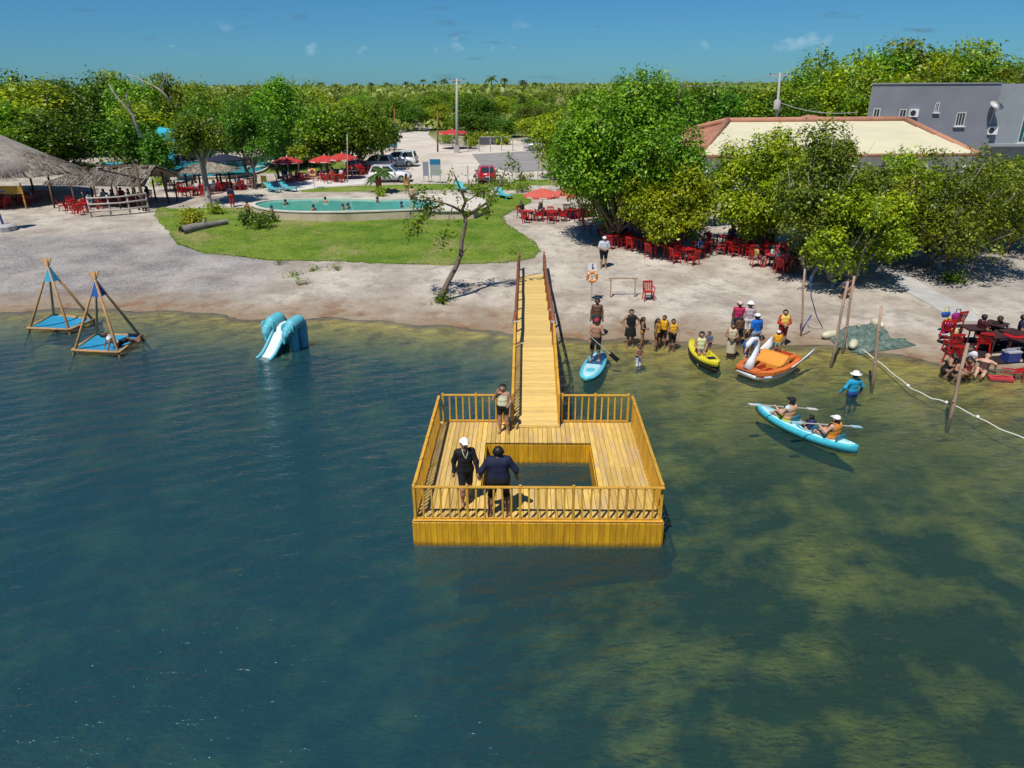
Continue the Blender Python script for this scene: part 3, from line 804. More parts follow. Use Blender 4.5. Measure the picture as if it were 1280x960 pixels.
POSES = {   # local frame: faces -Y, z up, metres for a 1.72 m figure; elbows and wrists are (out, forward, up) for each side
 'stand': dict(),
 'walk': dict(kn=[(.10, .16, .50), (.10, -.06, .48)], an=[(.10, .10, .09), (.10, -.20, .12)], el=[(.25, -.08, 1.15), (.25, .10, 1.15)], wr=[(.27, -.02, .90), (.26, .22, .93)]),
 'legs_apart': dict(kn=[(.15, .02, .49), (.15, .02, .49)], an=[(.19, .0, .08), (.19, -.02, .08)], el=[(.33, -.02, 1.17), (.33, -.02, 1.17)], wr=[(.36, .12, .95), (.36, .12, .95)]),
 'phone': dict(el=[(.30, .10, 1.22), (.27, .03, 1.15)], wr=[(.16, .18, 1.52), (.22, .20, 1.10)], kn=[(.10, .03, .49), (.12, .01, .49)], an=[(.10, .02, .08), (.15, .0, .08)]),
 'arms_front': dict(el=[(.26, .06, 1.15), (.26, .06, 1.15)], wr=[(.07, .25, 1.10), (.07, .24, 1.06)]),
 'hips': dict(el=[(.40, -.06, 1.18), (.40, -.06, 1.18)], wr=[(.20, .06, 1.02), (.20, .06, 1.02)]),
 'row': dict(el=[(.28, .14, 1.12), (.28, .12, 1.16)], wr=[(.20, .34, 0.98), (.24, .32, 1.22)], kn=[(.12, .14, .52), (.12, .12, .52)], an=[(.14, -.02, .08), (.15, -.02, .08)]),
 'sit': dict(drop=.42, kn=[(.11, .42, .52), (.11, .42, .52)], an=[(.11, .40, .09), (.11, .44, .09)], el=[(.25, .04, .74), (.25, .04, .74)], wr=[(.17, .26, .66), (.17, .26, .66)], lower=True),
 'kayak': dict(drop=.80, kn=[(.14, .42, .26), (.14, .42, .26)], an=[(.11, .80, .10), (.11, .80, .10)], el=[(.30, .10, .38), (.30, .10, .42)], wr=[(.26, .34, .34), (.26, .30, .50)], lower=True),
 'crouch': dict(drop=.62, kn=[(.14, .34, .48), (.14, .34, .48)], an=[(.12, .06, .08), (.12, .06, .08)], el=[(.24, .16, .62), (.24, .16, .62)], wr=[(.12, .38, .55), (.12, .38, .55)], lower=True, leanv=.35),
 'bend': dict(lean=1.0, el=[(.24, .42, .86), (.24, .42, .86)], wr=[(.16, .58, .66), (.16, .58, .66)], abs_arm=True),
 'recline': dict(drop=.80, kn=[(.12, .40, .34), (.12, .42, .20)], an=[(.11, .78, .10), (.11, .80, .10)], el=[(.34, -.30, .42), (.34, -.30, .42)], wr=[(.36, -.42, .14), (.36, -.42, .14)], lower=True, leanv=-.75, abs_arm2=True),
 'wade': dict(el=[(.34, -.02, 1.18), (.34, -.02, 1.18)], wr=[(.40, .12, .96), (.40, .12, .96)]),
}
TAGS = ['head', 'neck', 'torso', 'pelvis', 'uarm', 'farm', 'hand', 'thigh', 'shin', 'foot']
def person(label, base, h=1.70, face=0.0, pose='stand', skin='brown', girth=1.0, vox=0.024, shirt=None, sleeve=0.6, pants=None, leg=0.8, vest=None, cap=None, hat=None,
           hair=True, longhair=False, dress=None, hem=0.45, top=None, beard=False, features=True, group=None, cloth_shin=0.0, name='person', necklace=False, tilt=0.0):
    q = POSES[pose]; s = h / 1.72; g = girth
    pel = np.array([0, 0, .95 - q.get('drop', 0)]); dz = -q.get('drop', 0.0)
    low = q.get('lower', False); lean = q.get('lean', 0.0) or q.get('leanv', 0.0)
    def up(p):
        p = np.array(p, float); p[2] += dz
        return rotx(p, lean, pel) if lean else p       # lean forward (towards -Y)
    B = []
    def bone(a, b, r0, r1, tg): B.append((np.array(a, float), np.array(b, float), r0, r1, TAGS.index(tg)))
    ch = [up((-.09 * g, 0, 1.36)), up((.09 * g, 0, 1.36))]; bone(ch[0], ch[1], .105 * g, .105 * g, 'torso')
    bone(up((-.05 * g, -.01, 1.22)), up((.05 * g, -.01, 1.22)), .115 * g, .115 * g, 'torso')
    bone(up((-.055 * g, -.01 * g, 1.08)), up((.055 * g, -.01 * g, 1.08)), .105 * g ** 1.4, .105 * g ** 1.4, 'torso')
    bone((pel[0] - .07 * g, 0, pel[2]), (pel[0] + .07 * g, 0, pel[2]), .115 * g, .115 * g, 'pelvis')
    bone(up((0, 0.01, 1.42)), up((0, -.01, 1.54)), .06, .052, 'neck')
    hc = up((0, -.02, 1.625)); 
    bone(up((0, .012, 1.640)), up((0, -.012, 1.635)), .092, .088, 'head'); bone(up((0, -.03, 1.60)), up((0, -.052, 1.555)), .066, .042, 'head')
    bone(up((0, -.095, 1.625)), up((0, -.120, 1.595)), .010, .015, 'head')
    for e in (-1, 1): bone(up((e * .088, .01, 1.625)), up((e * .094, .015, 1.60)), .016, .012, 'head')
    tips = []
    for k, e in ((0, -1), (1, 1)):
        sh = up((e * .175 * g ** .7, .005, 1.41)); el = q.get('el', [(.235, -.02, 1.13)] * 2)[k]; wr = q.get('wr', [(.255, .05, .88)] * 2)[k]
        gx_ = (g - 1) * .17
        if q.get('abs_arm') or low:
            E_ = np.array([e * (el[0] + gx_), -el[1], el[2]]); W_ = np.array([e * (wr[0] + gx_), -wr[1], wr[2]])
            if low and lean and not q.get('abs_arm2'): pass
        else:
            E_ = up((e * (el[0] + gx_), -el[1], el[2])); W_ = up((e * (wr[0] + gx_), -wr[1], wr[2]))
        bone(sh, E_, .058 * g, .043 * g ** .6, 'uarm'); bone(E_, W_, .043 * g ** .6, .028, 'farm')
        dr = (W_ - E_) / (np.linalg.norm(W_ - E_) + 1e-6); H_ = W_ + dr * .075
        bone(W_ + dr * .015, H_, .026, .030, 'hand'); tips.append((W_, H_, dr, e))
        kn = q.get('kn', [(.10, .02, .49)] * 2)[k]; an = q.get('an', [(.11, -.02, .09)] * 2)[k]
        Hp = np.array([e * .092 * g, 0, pel[2] - .02]); K_ = np.array([e * kn[0] * g ** .5, -kn[1], kn[2]]); A_ = np.array([e * an[0] * g ** .5, -an[1], an[2]])
        bone(Hp, K_, .088 * g, .058, 'thigh'); bone(K_, K_ + (A_ - K_) * .35, .056, .060, 'shin'); bone(K_ + (A_ - K_) * .35, A_, .060, .036, 'shin')
        fo = np.array([e * .03, -.15, -.045])
        if pose in ('kayak', 'recline'): fo = np.array([e * .04, -.10, .12])
        bone(A_ + np.array([0, .035, -.045]), A_ + fo, .040, .030, 'foot')
    fn, parts = bones_sdf(B)
    allp = np.array([b[0] for b in B] + [b[1] for b in B]); lo, hi = allp.min(0) - .2 * g, allp.max(0) + .2 * g
    V, F = surface_net(fn, lo, hi, vox / s)
    cen = V[F].mean(1); D, T = parts(cen); own = D.argmin(1); tg = np.array([b[4] for b in B])[own]; tt = T[np.arange(len(own)), own]
    vn = np.zeros_like(V); fnrm = np.cross(V[F[:, 2]] - V[F[:, 0]], V[F[:, 3]] - V[F[:, 1]])
    for k in range(4): np.add.at(vn, F[:, k], fnrm)
    vn /= np.linalg.norm(vn, axis=1)[:, None] + 1e-9
    root = thing(name, label, 'person', base, rad(face), group); root.scale = (s, s, s)
    # fingers: four bent fingers of different length and a thumb from the side of the palm
    fb = MB()
    for (W_, H_, dr, e) in tips:
        side = np.cross(dr, np.array([0, 1, 0.01])); side /= np.linalg.norm(side) + 1e-9; nrm = np.cross(side, dr)
        for j, Lf in enumerate((.066, .076, .070, .052)):
            a0 = H_ + side * (j - 1.5) * .019 + dr * .012; a1 = a0 + dr * Lf * .55 + nrm * .006; a2 = a1 + dr * Lf * .45 + nrm * .022
            fb.tube([a0, a1, a2], [.0105, .0095, .007], 5)
        th = H_ - dr * .045 - side * e * .028; fb.tube([th, th - side * e * .03 + dr * .03, th - side * e * .036 + dr * .06], [.012, .011, .008], 5)
    nv = len(V); fv = np.array(fb.v); ff = [f for f in fb.f if len(f) == 4]
    Va = np.vstack([V, fv]); Fa = np.vstack([F, np.array(ff) + nv])
    link('body', numesh('body', Va, Fa, SKIN[skin], True), root)
    def wear(nm, sel, off, material):
        f = F[sel]
        if not len(f): return
        u, inv = np.unique(f, return_inverse=True)
        v = V[u] + vn[u] * off
        return link(nm, numesh(nm, v, inv.reshape(-1, 4), material, True), root)
    tid = lambda *a: np.isin(tg, [TAGS.index(x) for x in a])
    if shirt: wear('shirt', (tid('torso') | ((tg == 3) & (cen[:, 2] > pel[2] - (.02 if pants else .3))) | (tid('uarm') & (tt < sleeve)) | (tid('farm') & (tt < (sleeve - 1) * 1.2))), .013, cmat(shirt))
    if top: wear('top', tid('torso') & (np.abs(cen[:, 0]) < .17) & (cen[:, 2] < up((0, 0, 1.36))[2] + .02), .012, cmat(top))
    if pants:
        wear('shorts', tid('pelvis') | (tid('thigh') & (tt < leg)) | (tid('shin') & (tt < cloth_shin)), .018, cmat(pants))
    if vest: wear('life_vest', tid('torso') & (np.abs(cen[:, 0]) < .21 * g), .045, cmat(vest, .6))
    if dress:
        wear('dress_top', tid('torso'), .014, cmat(dress))
        b = MB(); zt = pel[2] + .12; n_ = 14
        b.lathe([(.155 * g, zt), (.185 * g, zt - .12), (.215 * g, zt - .3), (.24 * g, max(hem, .1))], n_, (0, 0, 0), 0, 1.0, 0.85, 0.05, 4)
        b.f = b.f[:-2]; b.m = b.m[:-2]; b.build('skirt', cmat(dress), root, True)
    hd = cen - up((0, 0.0, 1.63))
    fw = up((0, -1, 1.63)) - up((0, 0, 1.63)); upv = up((0, 0, 2.63)) - up((0, 0, 1.63)); hy = hd @ -fw; hz_ = hd @ upv
    if hair: wear('hair', tid('head') & ((hz_ > .035) | (hy > .01)) & ~((hy < -.05) & (hz_ < .055)) & (hz_ > -.07), .016, HAIRM)
    if beard: wear('beard', tid('head') & (hz_ < -.035) & (hy < .02), .008, HAIRM)
    if longhair:
        bb = MB(); a0, a1, a2 = up((0, .07, 1.66)), up((0, .115, 1.50)), up((0, .12, 1.28)); bb.tube([a0, a1, a2], [.075, .085, .05], 10); bb.build('long_hair', HAIRM, root, True)
    if cap:
        wear('cap', tid('head') & (hz_ > .03), .022, cmat(cap))
        b = MB(); c0 = up((0, -.085, 1.675)); c1 = up((0, -.185, 1.655)); b.bar(c0, c1, .13, .014); b.build('cap_brim', cmat(cap), root)
    if hat:
        b = MB(); b.lathe([(.20, -.012), (.205, 0), (.115, .012), (.105, .085), (.06, .105), (.0, .108)], 14, (0, 0, 0))
        o = b.build('sun_hat', cmat(hat), root, True); c0 = up((0, 0, 1.69)); o.location = c0; o.rotation_euler = (lean * 1.0, 0, 0)
    if necklace:
        b = MB(); b.tube([up((-.07, -.06, 1.49)), up((-.045, -.115, 1.38)), up((0, -.135, 1.28)), up((.045, -.115, 1.38)), up((.07, -.06, 1.49))], .012, 5); b.build('cord', cmat((.6, .55, .4)), root)
    if features:
        for e in (-1, 1):
            b = MB(); b.ball(up((e * .034, -.093, 1.638)), .012, 0, 6); b.build('eye', EYEM, root, True)
        b = MB(); b.box(up((0, -.094, 1.568)), (.045, .02, .012)); b.build('mouth', MOUTHM, root)
    if tilt: root.rotation_euler = (0, tilt, rad(face))
    return root

# ================================================================== PEOPLE ON THE PLATFORM
BLK, NAVY, WHT = (0.012, 0.012, 0.014), (0.014, 0.018, 0.045), (0.62, 0.62, 0.60)
def on(px, py, z): p = at(px, py, z); return p
NEAR = dict(vox=0.019)
person('woman in pale tank top and black shorts holding a hand to her head', on(629, 540, DZ), 1.50, -6, 'phone', 'tan', 1.05, top=(.62, .62, .42), pants=BLK, leg=.55, **NEAR)
person('person in black long sleeved wetsuit and white cap walking on the platform', on(583, 629, DZ), 1.74, 14, 'walk', 'tan', 1.0, shirt=BLK, sleeve=2.0, pants=BLK, leg=.85, cap=(.75, .75, .73), hair=False, necklace=True, **NEAR)
person('large man in dark navy shirt and shorts seen from behind on the platform', on(624, 644, DZ), 1.80, 184, 'legs_apart', 'brown', 1.28, shirt=NAVY, sleeve=1.5, pants=BLK, leg=.95, **NEAR)

# ================================================================== BOATS AND FLOATS
def loft(secs, close=True):
    """secs: list of rings (equal length lists of points)"""
    b = MB(); n = len(secs[0]); vs = [p for s in secs for p in s]
    fs = []
    for i in range(len(secs) - 1):
        for k in range(n):
            a, c = i * n + k, i * n + (k + 1) % n
            fs.append((a, c, c + n, a + n))
    if close: fs += [tuple(range(n))[::-1], tuple(range((len(secs) - 1) * n, len(secs) * n))]
    return b.add(vs, fs)
def hull_secs(Ln, W, zb, zd, n=13, pw=0.75, rock=0.12, full=0.0, cutz=None):
    out = []
    for i in range(n):
        u = -1 + 2 * i / (n - 1); w = W / 2 * max(0.03, (1 - abs(u) ** (2.0 + full)) ** pw); rk = rock * abs(u) ** 2.5
        x = u * Ln / 2; top = zd + rk; bot = zb + rk * 1.3
        out.append([(x, -w, top), (x, -w * 0.96, bot + (top - bot) * .55), (x, -w * 0.6, bot), (x, w * 0.6, bot), (x, w * 0.96, bot + (top - bot) * .55), (x, w, top), (x, w * .8, top + .03), (x, -w * .8, top + .03)])
    return out
# paddle board and its rider
SUPB = pmat((0.10, 0.50, 0.62)); SUPL = pmat((0.42, 0.66, 0.72)); SUPN = pmat((0.02, 0.10, 0.22))
a0, a1 = at(732, 476, .06), at(751, 441, .06); mid = (a0 + a1) / 2; ang = math.atan2(a1.y - a0.y, a1.x - a0.x); SL = max(2.9, (a1 - a0).length)
sup = thing('paddle_board', 'turquoise stand-up paddle board under the paddling man', 'paddle board', (mid.x, mid.y, 0), ang)
loft(hull_secs(SL, .86, -.05, .09, 15, .42, .05)).build('hull', SUPB, sup, True)
loft([[(x, y * .74, z + .012) for x, y, z in s] for s in hull_secs(SL * .9, .86, .05, .10, 13, .42, .04)]).build('deck_pad', SUPL, sup, True)
b = MB(); b.box((.18, 0, .152), (.34, .6, .012)); b.build('deck_band', SUPN, sup)
b = MB(); b.ball((-SL * .22, 0, .13), (.32, .22, .035)); b.build('deck_patch', SUPB, sup, True)
pm = mid + Vector((math.cos(ang), math.sin(ang), 0)) * 0.28
person('shirtless man in dark shorts standing on the turquoise board paddling', (pm.x, pm.y, .16), 1.72, -12, 'row', 'tan', 1.05, pants=BLK, leg=.98, cap=(.3, .02, .03), hair=True)
pd = thing('paddle', 'pale shafted paddle with black blade held across the board', 'paddle', (pm.x, pm.y - .3, .2), rad(8))
b = MB(); b.tube([(-.62, -.05, 1.42), (.55, -.05, .35)], .017, 6); b.build('shaft', pmat((.55, .5, .42)), pd)
b = MB(); b.bar((.53, -.05, .37), (.86, -.05, .07), .03, .17); b.build('blade', pmat((.01, .01, .012)), pd)
b = MB(); b.bar((-.68, -.05, 1.46), (-.58, -.05, 1.40), .1, .03); b.build('grip', pmat((.55, .5, .42)), pd)

# yellow kayak
YEL = pmat((0.62, 0.55, 0.03)); BLKP = pmat((.015, .015, .017))
a0, a1 = at(893, 462, .05), at(866, 436, .1); mid = (a0 + a1) / 2; ang = math.atan2(a1.y - a0.y, a1.x - a0.x); SL = (a1 - a0).length + .5
yk = thing('kayak', 'yellow kayak with black underside carrying a seated woman', 'kayak', (mid.x, mid.y, 0.04), ang)
loft(hull_secs(SL, .80, .0, .26, 13, .6, .16)).build('hull', YEL, yk, True)
loft([[(x * 1.005, y * 1.02, min(z, .10 + z * .1) - .03) for x, y, z in s] for s in hull_secs(SL, .80, -.06, .14, 13, .6, .1)]).build('underside', BLKP, yk, True)
b = MB(); b.ball((.15, 0, .31), (.5, .25, .05)); b.build('seat_well', pmat((.48, .42, .02)), yk, True)
b = MB(); b.box((-.75, 0, .33), (.3, .3, .04)); b.build('hatch', BLKP, yk)
person('woman in pale vest and grey skirt sitting sideways on the yellow kayak', at(874, 452, -.06), 1.62, -4, 'sit', 'tan', .95, shirt=(.55, .56, .30), sleeve=.0, pants=(.10, .11, .14), leg=.6, longhair=True)
person('small child in grey clothes leaning on the woman on the yellow kayak', at(884, 446, .02), 1.05, -30, 'arms_front', 'brown', 1.0, shirt=(.09, .10, .14), pants=(.09, .10, .14), leg=.5)

# blue kayak with three riders
KB = pmat((0.05, 0.42, 0.52)); KP = pmat((0.40, 0.66, 0.70))
a0, a1 = at(946, 513, .12), at(1069, 567, .1); mid = (a0 + a1) / 2; ang = math.atan2(a0.y - a1.y, a0.x - a1.x); SL = (a1 - a0).length + .1
bk = thing('kayak', 'long turquoise kayak carrying three seated riders', 'kayak', (mid.x, mid.y, 0), ang)
loft(hull_secs(SL, .82, -.06, .22, 17, .62, .14)).build('hull', KB, bk, True)
loft([[(x, y * .8, z + .015) for x, y, z in s] for s in hull_secs(SL * .94, .80, .16, .225, 15, .62, .13)]).build('deck', KP, bk, True)
for k, x in enumerate((.62, -.15, -.95)):
    b = MB(); b.lathe([(.25, 0), (.30, .03), (.27, .04), (.2, .01)], 14, (x, 0, .255), 0, 1.3, .85); b.build('seat_well', KB, bk, True)
    b = MB(); b.box((x - .3, 0, .37), (.05, .42, .2)); b.build('seat_back', pmat((.02, .16, .22)), bk)
fx = Vector((math.cos(ang), math.sin(ang), 0)); fdeg = math.degrees(ang) + 90
def inboat(d, z): p = mid + fx * d; return (p.x, p.y, z)
person('front kayaker in black cap and peach life vest with yellow shorts', inboat(.55, .12), 1.68, fdeg, 'kayak', 'fair', 1.0, shirt=(.45, .60, .66), sleeve=0.1, pants=(.62, .52, .02), leg=.7, vest=(.62, .33, .18), cap=BLK)
person('small child in navy vest sitting between two kayakers', inboat(-.22, .16), 1.05, fdeg - 10, 'kayak', 'tan', 1.05, shirt=NAVY, pants=BLK, leg=.9, vest=(.03, .04, .12))
person('rear kayaker in white visor and orange life vest', inboat(-1.02, .12), 1.66, fdeg, 'kayak', 'fair', 1.05, top=(.5, .25, .15), pants=(.6, .3, .2), leg=.4, vest=(.62, .24, .04), cap=(.7, .7, .7))
for k, (d, lb, cb) in enumerate(((.8, 'white', (.6, .62, .6)), (-.75, 'pale blue', (.35, .55, .62)))):
    p = mid + fx * d; o = thing('paddle', 'double ended paddle with %s blades held by a kayaker' % lb, 'paddle', (p.x, p.y, .62), ang + rad(72))
    b = MB(); b.tube([(-.95, 0, -.18), (.95, 0, .18)], .016, 6); b.build('shaft', pmat((.5, .5, .48)), o)
    for e in (-1, 1):
        b = MB(); b.bar((e * .9, 0, e * .17), (e * 1.25, 0, e * .24), .15, .02); b.build('blade', pmat(cb), o)

# swan pedal boat
ORG, RED_, WHP = pmat((0.62, 0.16, 0.035)), pmat((0.42, 0.035, 0.015)), mat('white_gelcoat', (0.68, 0.68, 0.69), 0.3, 0.06, 3, 0.03)
ORL = pmat((0.66, 0.28, 0.045))
bw, st = at(925, 470, .2), at(990, 446, .2); mid = (bw + st) / 2; ang = math.atan2(bw.y - st.y, bw.x - st.x); SL = 2.55
sw = thing('swan_pedal_boat', 'orange pedal boat with a white swan neck and wings', 'pedal boat', (mid.x, mid.y, 0), ang)
Lh = SL / 2
def ring(x, w, zt, zb): return [(x, -w, zt), (x, -w * 1.0, zt - .08), (x, -w * .8, zb), (x, w * .8, zb), (x, w, zt - .08), (x, w, zt)]
loft([ring(-Lh, .58, .27, .05), ring(-Lh * .5, .75, .205, -.08), ring(0, .79, .19, -.10), ring(Lh * .6, .71, .195, -.08), ring(Lh, .42, .25, .08)]).build('hull', WHP, sw, True)
b = MB()     # orange gunwale with an open red well in the middle
def rim(x, wo, wi, z): return (x, wo, wi, z)
pr = [(-Lh - .02, .60, .44, .37), (-Lh * .5, .77, .60, .315), (0, .81, .64, .295), (Lh * .55, .74, .54, .30), (Lh + .04, .44, .26, .35)]
for e in (-1, 1):
    for i in range(len(pr) - 1):
        (x0, o0, i0, z0), (x1, o1, i1, z1) = pr[i], pr[i + 1]
        b.add([(x0, e * o0, z0 - .10), (x1, e * o1, z1 - .10), (x1, e * o1, z1 + .03), (x0, e * o0, z0 + .03), (x0, e * i0, z0 + .05), (x1, e * i1, z1 + .05), (x1, e * i1, z1 - .1), (x0, e * i0, z0 - .1)],
              [(0, 1, 2, 3), (3, 2, 5, 4), (4, 5, 6, 7)])
b.box((Lh - .14, 0, .36), (.36, .86, .09)); b.box((-Lh + .06, 0, .40), (.2, 1.1, .09)); b.build('gunwale', ORG, sw)
b = MB(); b.box((0, 0, .20), (SL * .92, 1.16, .04)); b.build('floor', RED_, sw)
b = MB(); b.box((.52, 0, .30), (.55, .18, .2)); b.box((.5, .28, .27), (.3, .1, .1)); b.box((.5, -.28, .27), (.3, .1, .1)); b.build('pedal_box', pmat((.5, .10, .02), .6), sw)
b = MB()
prof = [(.22, .40), (.0, .36), (-.18, .40), (-.34, .52), (-.46, .64), (-.56, .64), (-.54, .28), (.22, .26)]
for e0, e1 in ((-.56, .56),):
    n_ = len(prof); b.add([(x, e0, z) for x, z in prof] + [(x, e1, z) for x, z in prof], [tuple(range(n_)), tuple(range(n_, 2 * n_))[::-1]] + [(i, i + n_, (i + 1) % n_ + n_, (i + 1) % n_) for i in range(n_)])
b.build('bench_seat', ORL, sw)
b = MB(); b.box((-.95, 0, .43), (.62, .96, .12)); b.build('rear_locker', ORG, sw)
b = MB(); b.box((-.95, 0, .50), (.42, .6, .03)); b.build('locker_well', RED_, sw)
b = MB(); npts = [(Lh - .10, 0, .36), (Lh - .24, 0, .68), (Lh - .44, 0, 1.02), (Lh - .50, 0, 1.28), (Lh - .38, 0, 1.47), (Lh - .12, 0, 1.50), (Lh + .08, 0, 1.36), (Lh + .16, 0, 1.22)]
b.tube(npts, [.20, .145, .11, .095, .09, .095, .105, .05], 10); b.build('swan_neck', WHP, sw, True)
b = MB(); b.tube([(Lh + .15, 0, 1.24), (Lh + .28, 0, 1.06)], [.045, .012], 8); b.build('beak', pmat((.6, .2, .03)), sw, True)
for e in (-1, 1):
    w = MB(); rows = []
    for i in range(6):
        u = i / 5; x = -.35 - u * 1.15; z0_, z1_ = .24 + u * .16, .34 + .48 * u ** 1.2; y = e * (.72 + .05 * u)
        rows.append([(x, y, z0_), (x, y + e * .10, (z0_ + z1_) / 2), (x - .08 * u, y + e * .16, z1_ + .03), (x - .08 * u, y + e * .11, z1_), (x, y + e * .03, (z0_ + z1_) / 2), (x, y - e * .05, z0_)])
    loft(rows).build('wing', WHP, sw, True)

# water slide shaped as two elephants beside a white chute
ELE, CHU = pmat((0.10, 0.42, 0.50), .5), pmat((0.62, 0.70, 0.70))
sb = at(348, 440, 0); sl = thing('water_slide', 'turquoise elephant shaped slide with a pale chute ending in the lake', 'slide', (sb.x, sb.y, 0), rad(-22)); sl.scale = (.76, .76, .76)
for e in (-1, 1):
    B_ = [((e * .66, 1.10, 1.50), (e * .66, .55, 1.42), .34, .36, 0), ((e * .66, 1.30, 1.1), (e * .66, 1.32, -.5), .30, .26, 0), ((e * .66, .55, 1.2), (e * .66, .62, -.5), .27, .22, 0),
          ((e * .66, .15, 1.22), (e * .66, .0, 1.05), .27, .22, 0), ((e * .64, -.05, .95), (e * .60, -.12, .62), .15, .09, 0), ((e * .66, 1.35, 1.3), (e * .66, 1.2, .7), .26, .26, 0)]
    fn_, _p = bones_sdf(B_, .03); V, F = surface_net(fn_, np.array([e * .66 - .5, -.6, -.8]), np.array([e * .66 + .5, 1.9, 2.1]), .06)
    link('elephant_body', numesh('elephant_body', V, F, ELE, True), sl)
    b = MB()
    for s2 in (-1, 1):
        b.ball((e * .66 + s2 * .30, .28, 1.32), (.05, .20, .27), 0, 10, Matrix.Rotation(s2 * .5, 3, 'Z'))
    b.build('ear', ELE, sl, True)
    b = MB(); b.ball((e * .66 + e * .25, .02, 1.22), .035); b.build('eye', pmat((.75, .75, .72)), sl, True)
cp = [(1.15, 1.38), (.75, 1.36), (.45, 1.20), (.05, .80), (-.35, .40), (-.70, .12), (-1.0, -.03), (-1.2, -.06)]
b = MB(); b2 = MB()
for i in range(len(cp) - 1):
    (y0, z0), (y1, z1) = cp[i], cp[i + 1]
    b.add([(-.38, y0, z0), (.38, y0, z0), (.38, y1, z1), (-.38, y1, z1), (-.38, y0, z0 - .05), (.38, y0, z0 - .05), (.38, y1, z1 - .05), (-.38, y1, z1 - .05)], [(0, 1, 2, 3), (4, 7, 6, 5)])
b.build('chute', CHU, sl, True)
for e in (-1, 1):
    b = MB(); b.tube([(e * .41, y, z + .07) for y, z in cp], .085, 8); b.build('chute_side', ELE, sl, True)
b = MB()
for k in range(5):
    b.box((0, 1.55 + .16 * (4 - k) * .6, -.1 + .27 * k), (.5, .2, .05))
b.bar((-.26, 2.0, -.3), (-.26, 1.5, 1.2), .05); b.bar((.26, 2.0, -.3), (.26, 1.5, 1.2), .05)
b.build('steps', ELE, sl)

# floating tepees
TEEB, TPOLE = mat('blue_mat', (0.02, 0.24, 0.42), 0.7, 0.15, 3.0, 0.2), mat('tepee_pole', (0.42, 0.24, 0.10), 0.7, 0.25, 3, 0.3, stretch=(3, 3, .6))
def tepee(label, fl, fr, br, bl, apex, hub, hubcol):
    c = (fl + fr + br + bl) / 4; root = thing('water_tepee', label, 'tepee platform', (c.x, c.y, 0))
    Q = [q - Vector((c.x, c.y, 0)) for q in (fl, fr, br, bl)]; A = apex - Vector((c.x, c.y, 0)); z = .22
    for k in range(4):
        a, d = Q[k], Q[(k + 1) % 4]
        b = MB(); b.tube([(a.x, a.y, z), (d.x, d.y, z)], .06, 8); b.build('frame_bar', TPOLE, root, True)
    for k in range(4):
        a = Q[k]; v = (A - Vector((a.x, a.y, 0))); top = A + v.normalized() * .38
        b = MB(); b.tube([Vector((a.x, a.y, 0)) - v * (.6 / v.z), Vector((a.x, a.y, 0)) + v * .5, top], [.062, .055, .045], 8); b.build('pole', TPOLE, root, True)
    n_ = 6; b = MB()
    for i in range(n_):
        for j in range(n_):
            u0, u1, v0, v1 = i / n_, (i + 1) / n_, j / n_, (j + 1) / n_
            f = lambda u, v: (Q[0] * (1 - u) + Q[1] * u) * (1 - v) + (Q[3] * (1 - u) + Q[2] * u) * v
            zz = lambda u, v: z + .0 - .10 * (1 - (2 * u - 1) ** 2) * (1 - (2 * v - 1) ** 2)
            ps = [(u0, v0), (u1, v0), (u1, v1), (u0, v1)]
            b.add([(f(*q).x, f(*q).y, zz(*q)) for q in ps], [(0, 1, 2, 3)])
    b.build('mat', TEEB, root, True)
    b = MB(); rr = []
    for (h_, k_) in ((-.62, 1.0), (-.35, 1.0), (-.1, 1.2), (-.02, 1.8)):
        rr.append([A + (Vector((q.x, q.y, 0)) - A) * (-h_ / A.z) * k_ + Vector((0, 0, .0)) + (Vector((q.x, q.y, 0)).normalized() * .06) for q in Q])
    for i in range(3):
        for k in range(4): b.add([rr[i][k], rr[i][(k + 1) % 4], rr[i + 1][(k + 1) % 4], rr[i + 1][k]], [(0, 1, 2, 3)])
    b.build('hub_cloth', cmat(hubcol, .6), root)
    return root
def tp(ax_, ay_, q, lab, hc, h):
    P = [at(x, y, 0) for x, y in q]; c = (P[0] + P[1] + P[2] + P[3]) / 4
    Ap = atY(ax_, ay_, c.y + .0); tepee(lab, *P, Ap, None, hc)
tp(60, 333, [(36, 416), (88, 418), (120, 405), (68, 399)], 'floating tepee frame with pale blue collar and empty blue mat', (.04, .30, .46), 3.3)
tp(119, 350, [(92, 444), (150, 447), (179, 425), (122, 424)], 'floating tepee frame with dark blue collar and someone on its mat', (.02, .09, .28), 3.3)
person('person in white top and black bottoms lying on the blue tepee mat', at(148, 434, .2), 1.66, 128, 'recline', 'brown', 1.0, shirt=(.6, .6, .58), pants=BLK, leg=1.0, features=False)

# ================================================================== BATHERS
VST = (0.62, 0.33, 0.02)
def bather(label, px, py, h, face, pose='stand', sk='brown', **k):
    k.setdefault('vox', .026); return person(label, G(px, py), h, face, pose, sk, **k)
bather('shirtless man in dark swim shorts standing behind the paddler', 745, 421, 1.68, -5, 'stand', 'dark', pants=(.02, .05, .06), leg=.6)
bather('woman in long black sleeveless tunic standing in the shallows', 787, 434, 1.62, 8, 'hips', 'tan', girth=1.12, dress=BLK, hem=.55)
bather('girl in dark swimsuit standing beside the woman in black tunic', 802, 434, 1.30, 70, 'arms_front', 'brown', top=(.02, .02, .05), pants=(.45, .2, .05), leg=.2, longhair=True)
bather('shirtless child with white patterned cloth round the waist in shallow water', 797, 466, 1.15, 30, 'arms_front', 'brown', dress=None, pants=(.62, .62, .66), leg=1.0, cloth_shin=.3)
bather('curly haired child in yellow life vest turned to two other children', 820, 438, 1.36, 60, 'stand', 'brown', shirt=VST, sleeve=0, vest=VST, pants=(.05, .03, .02), leg=.6, longhair=True)
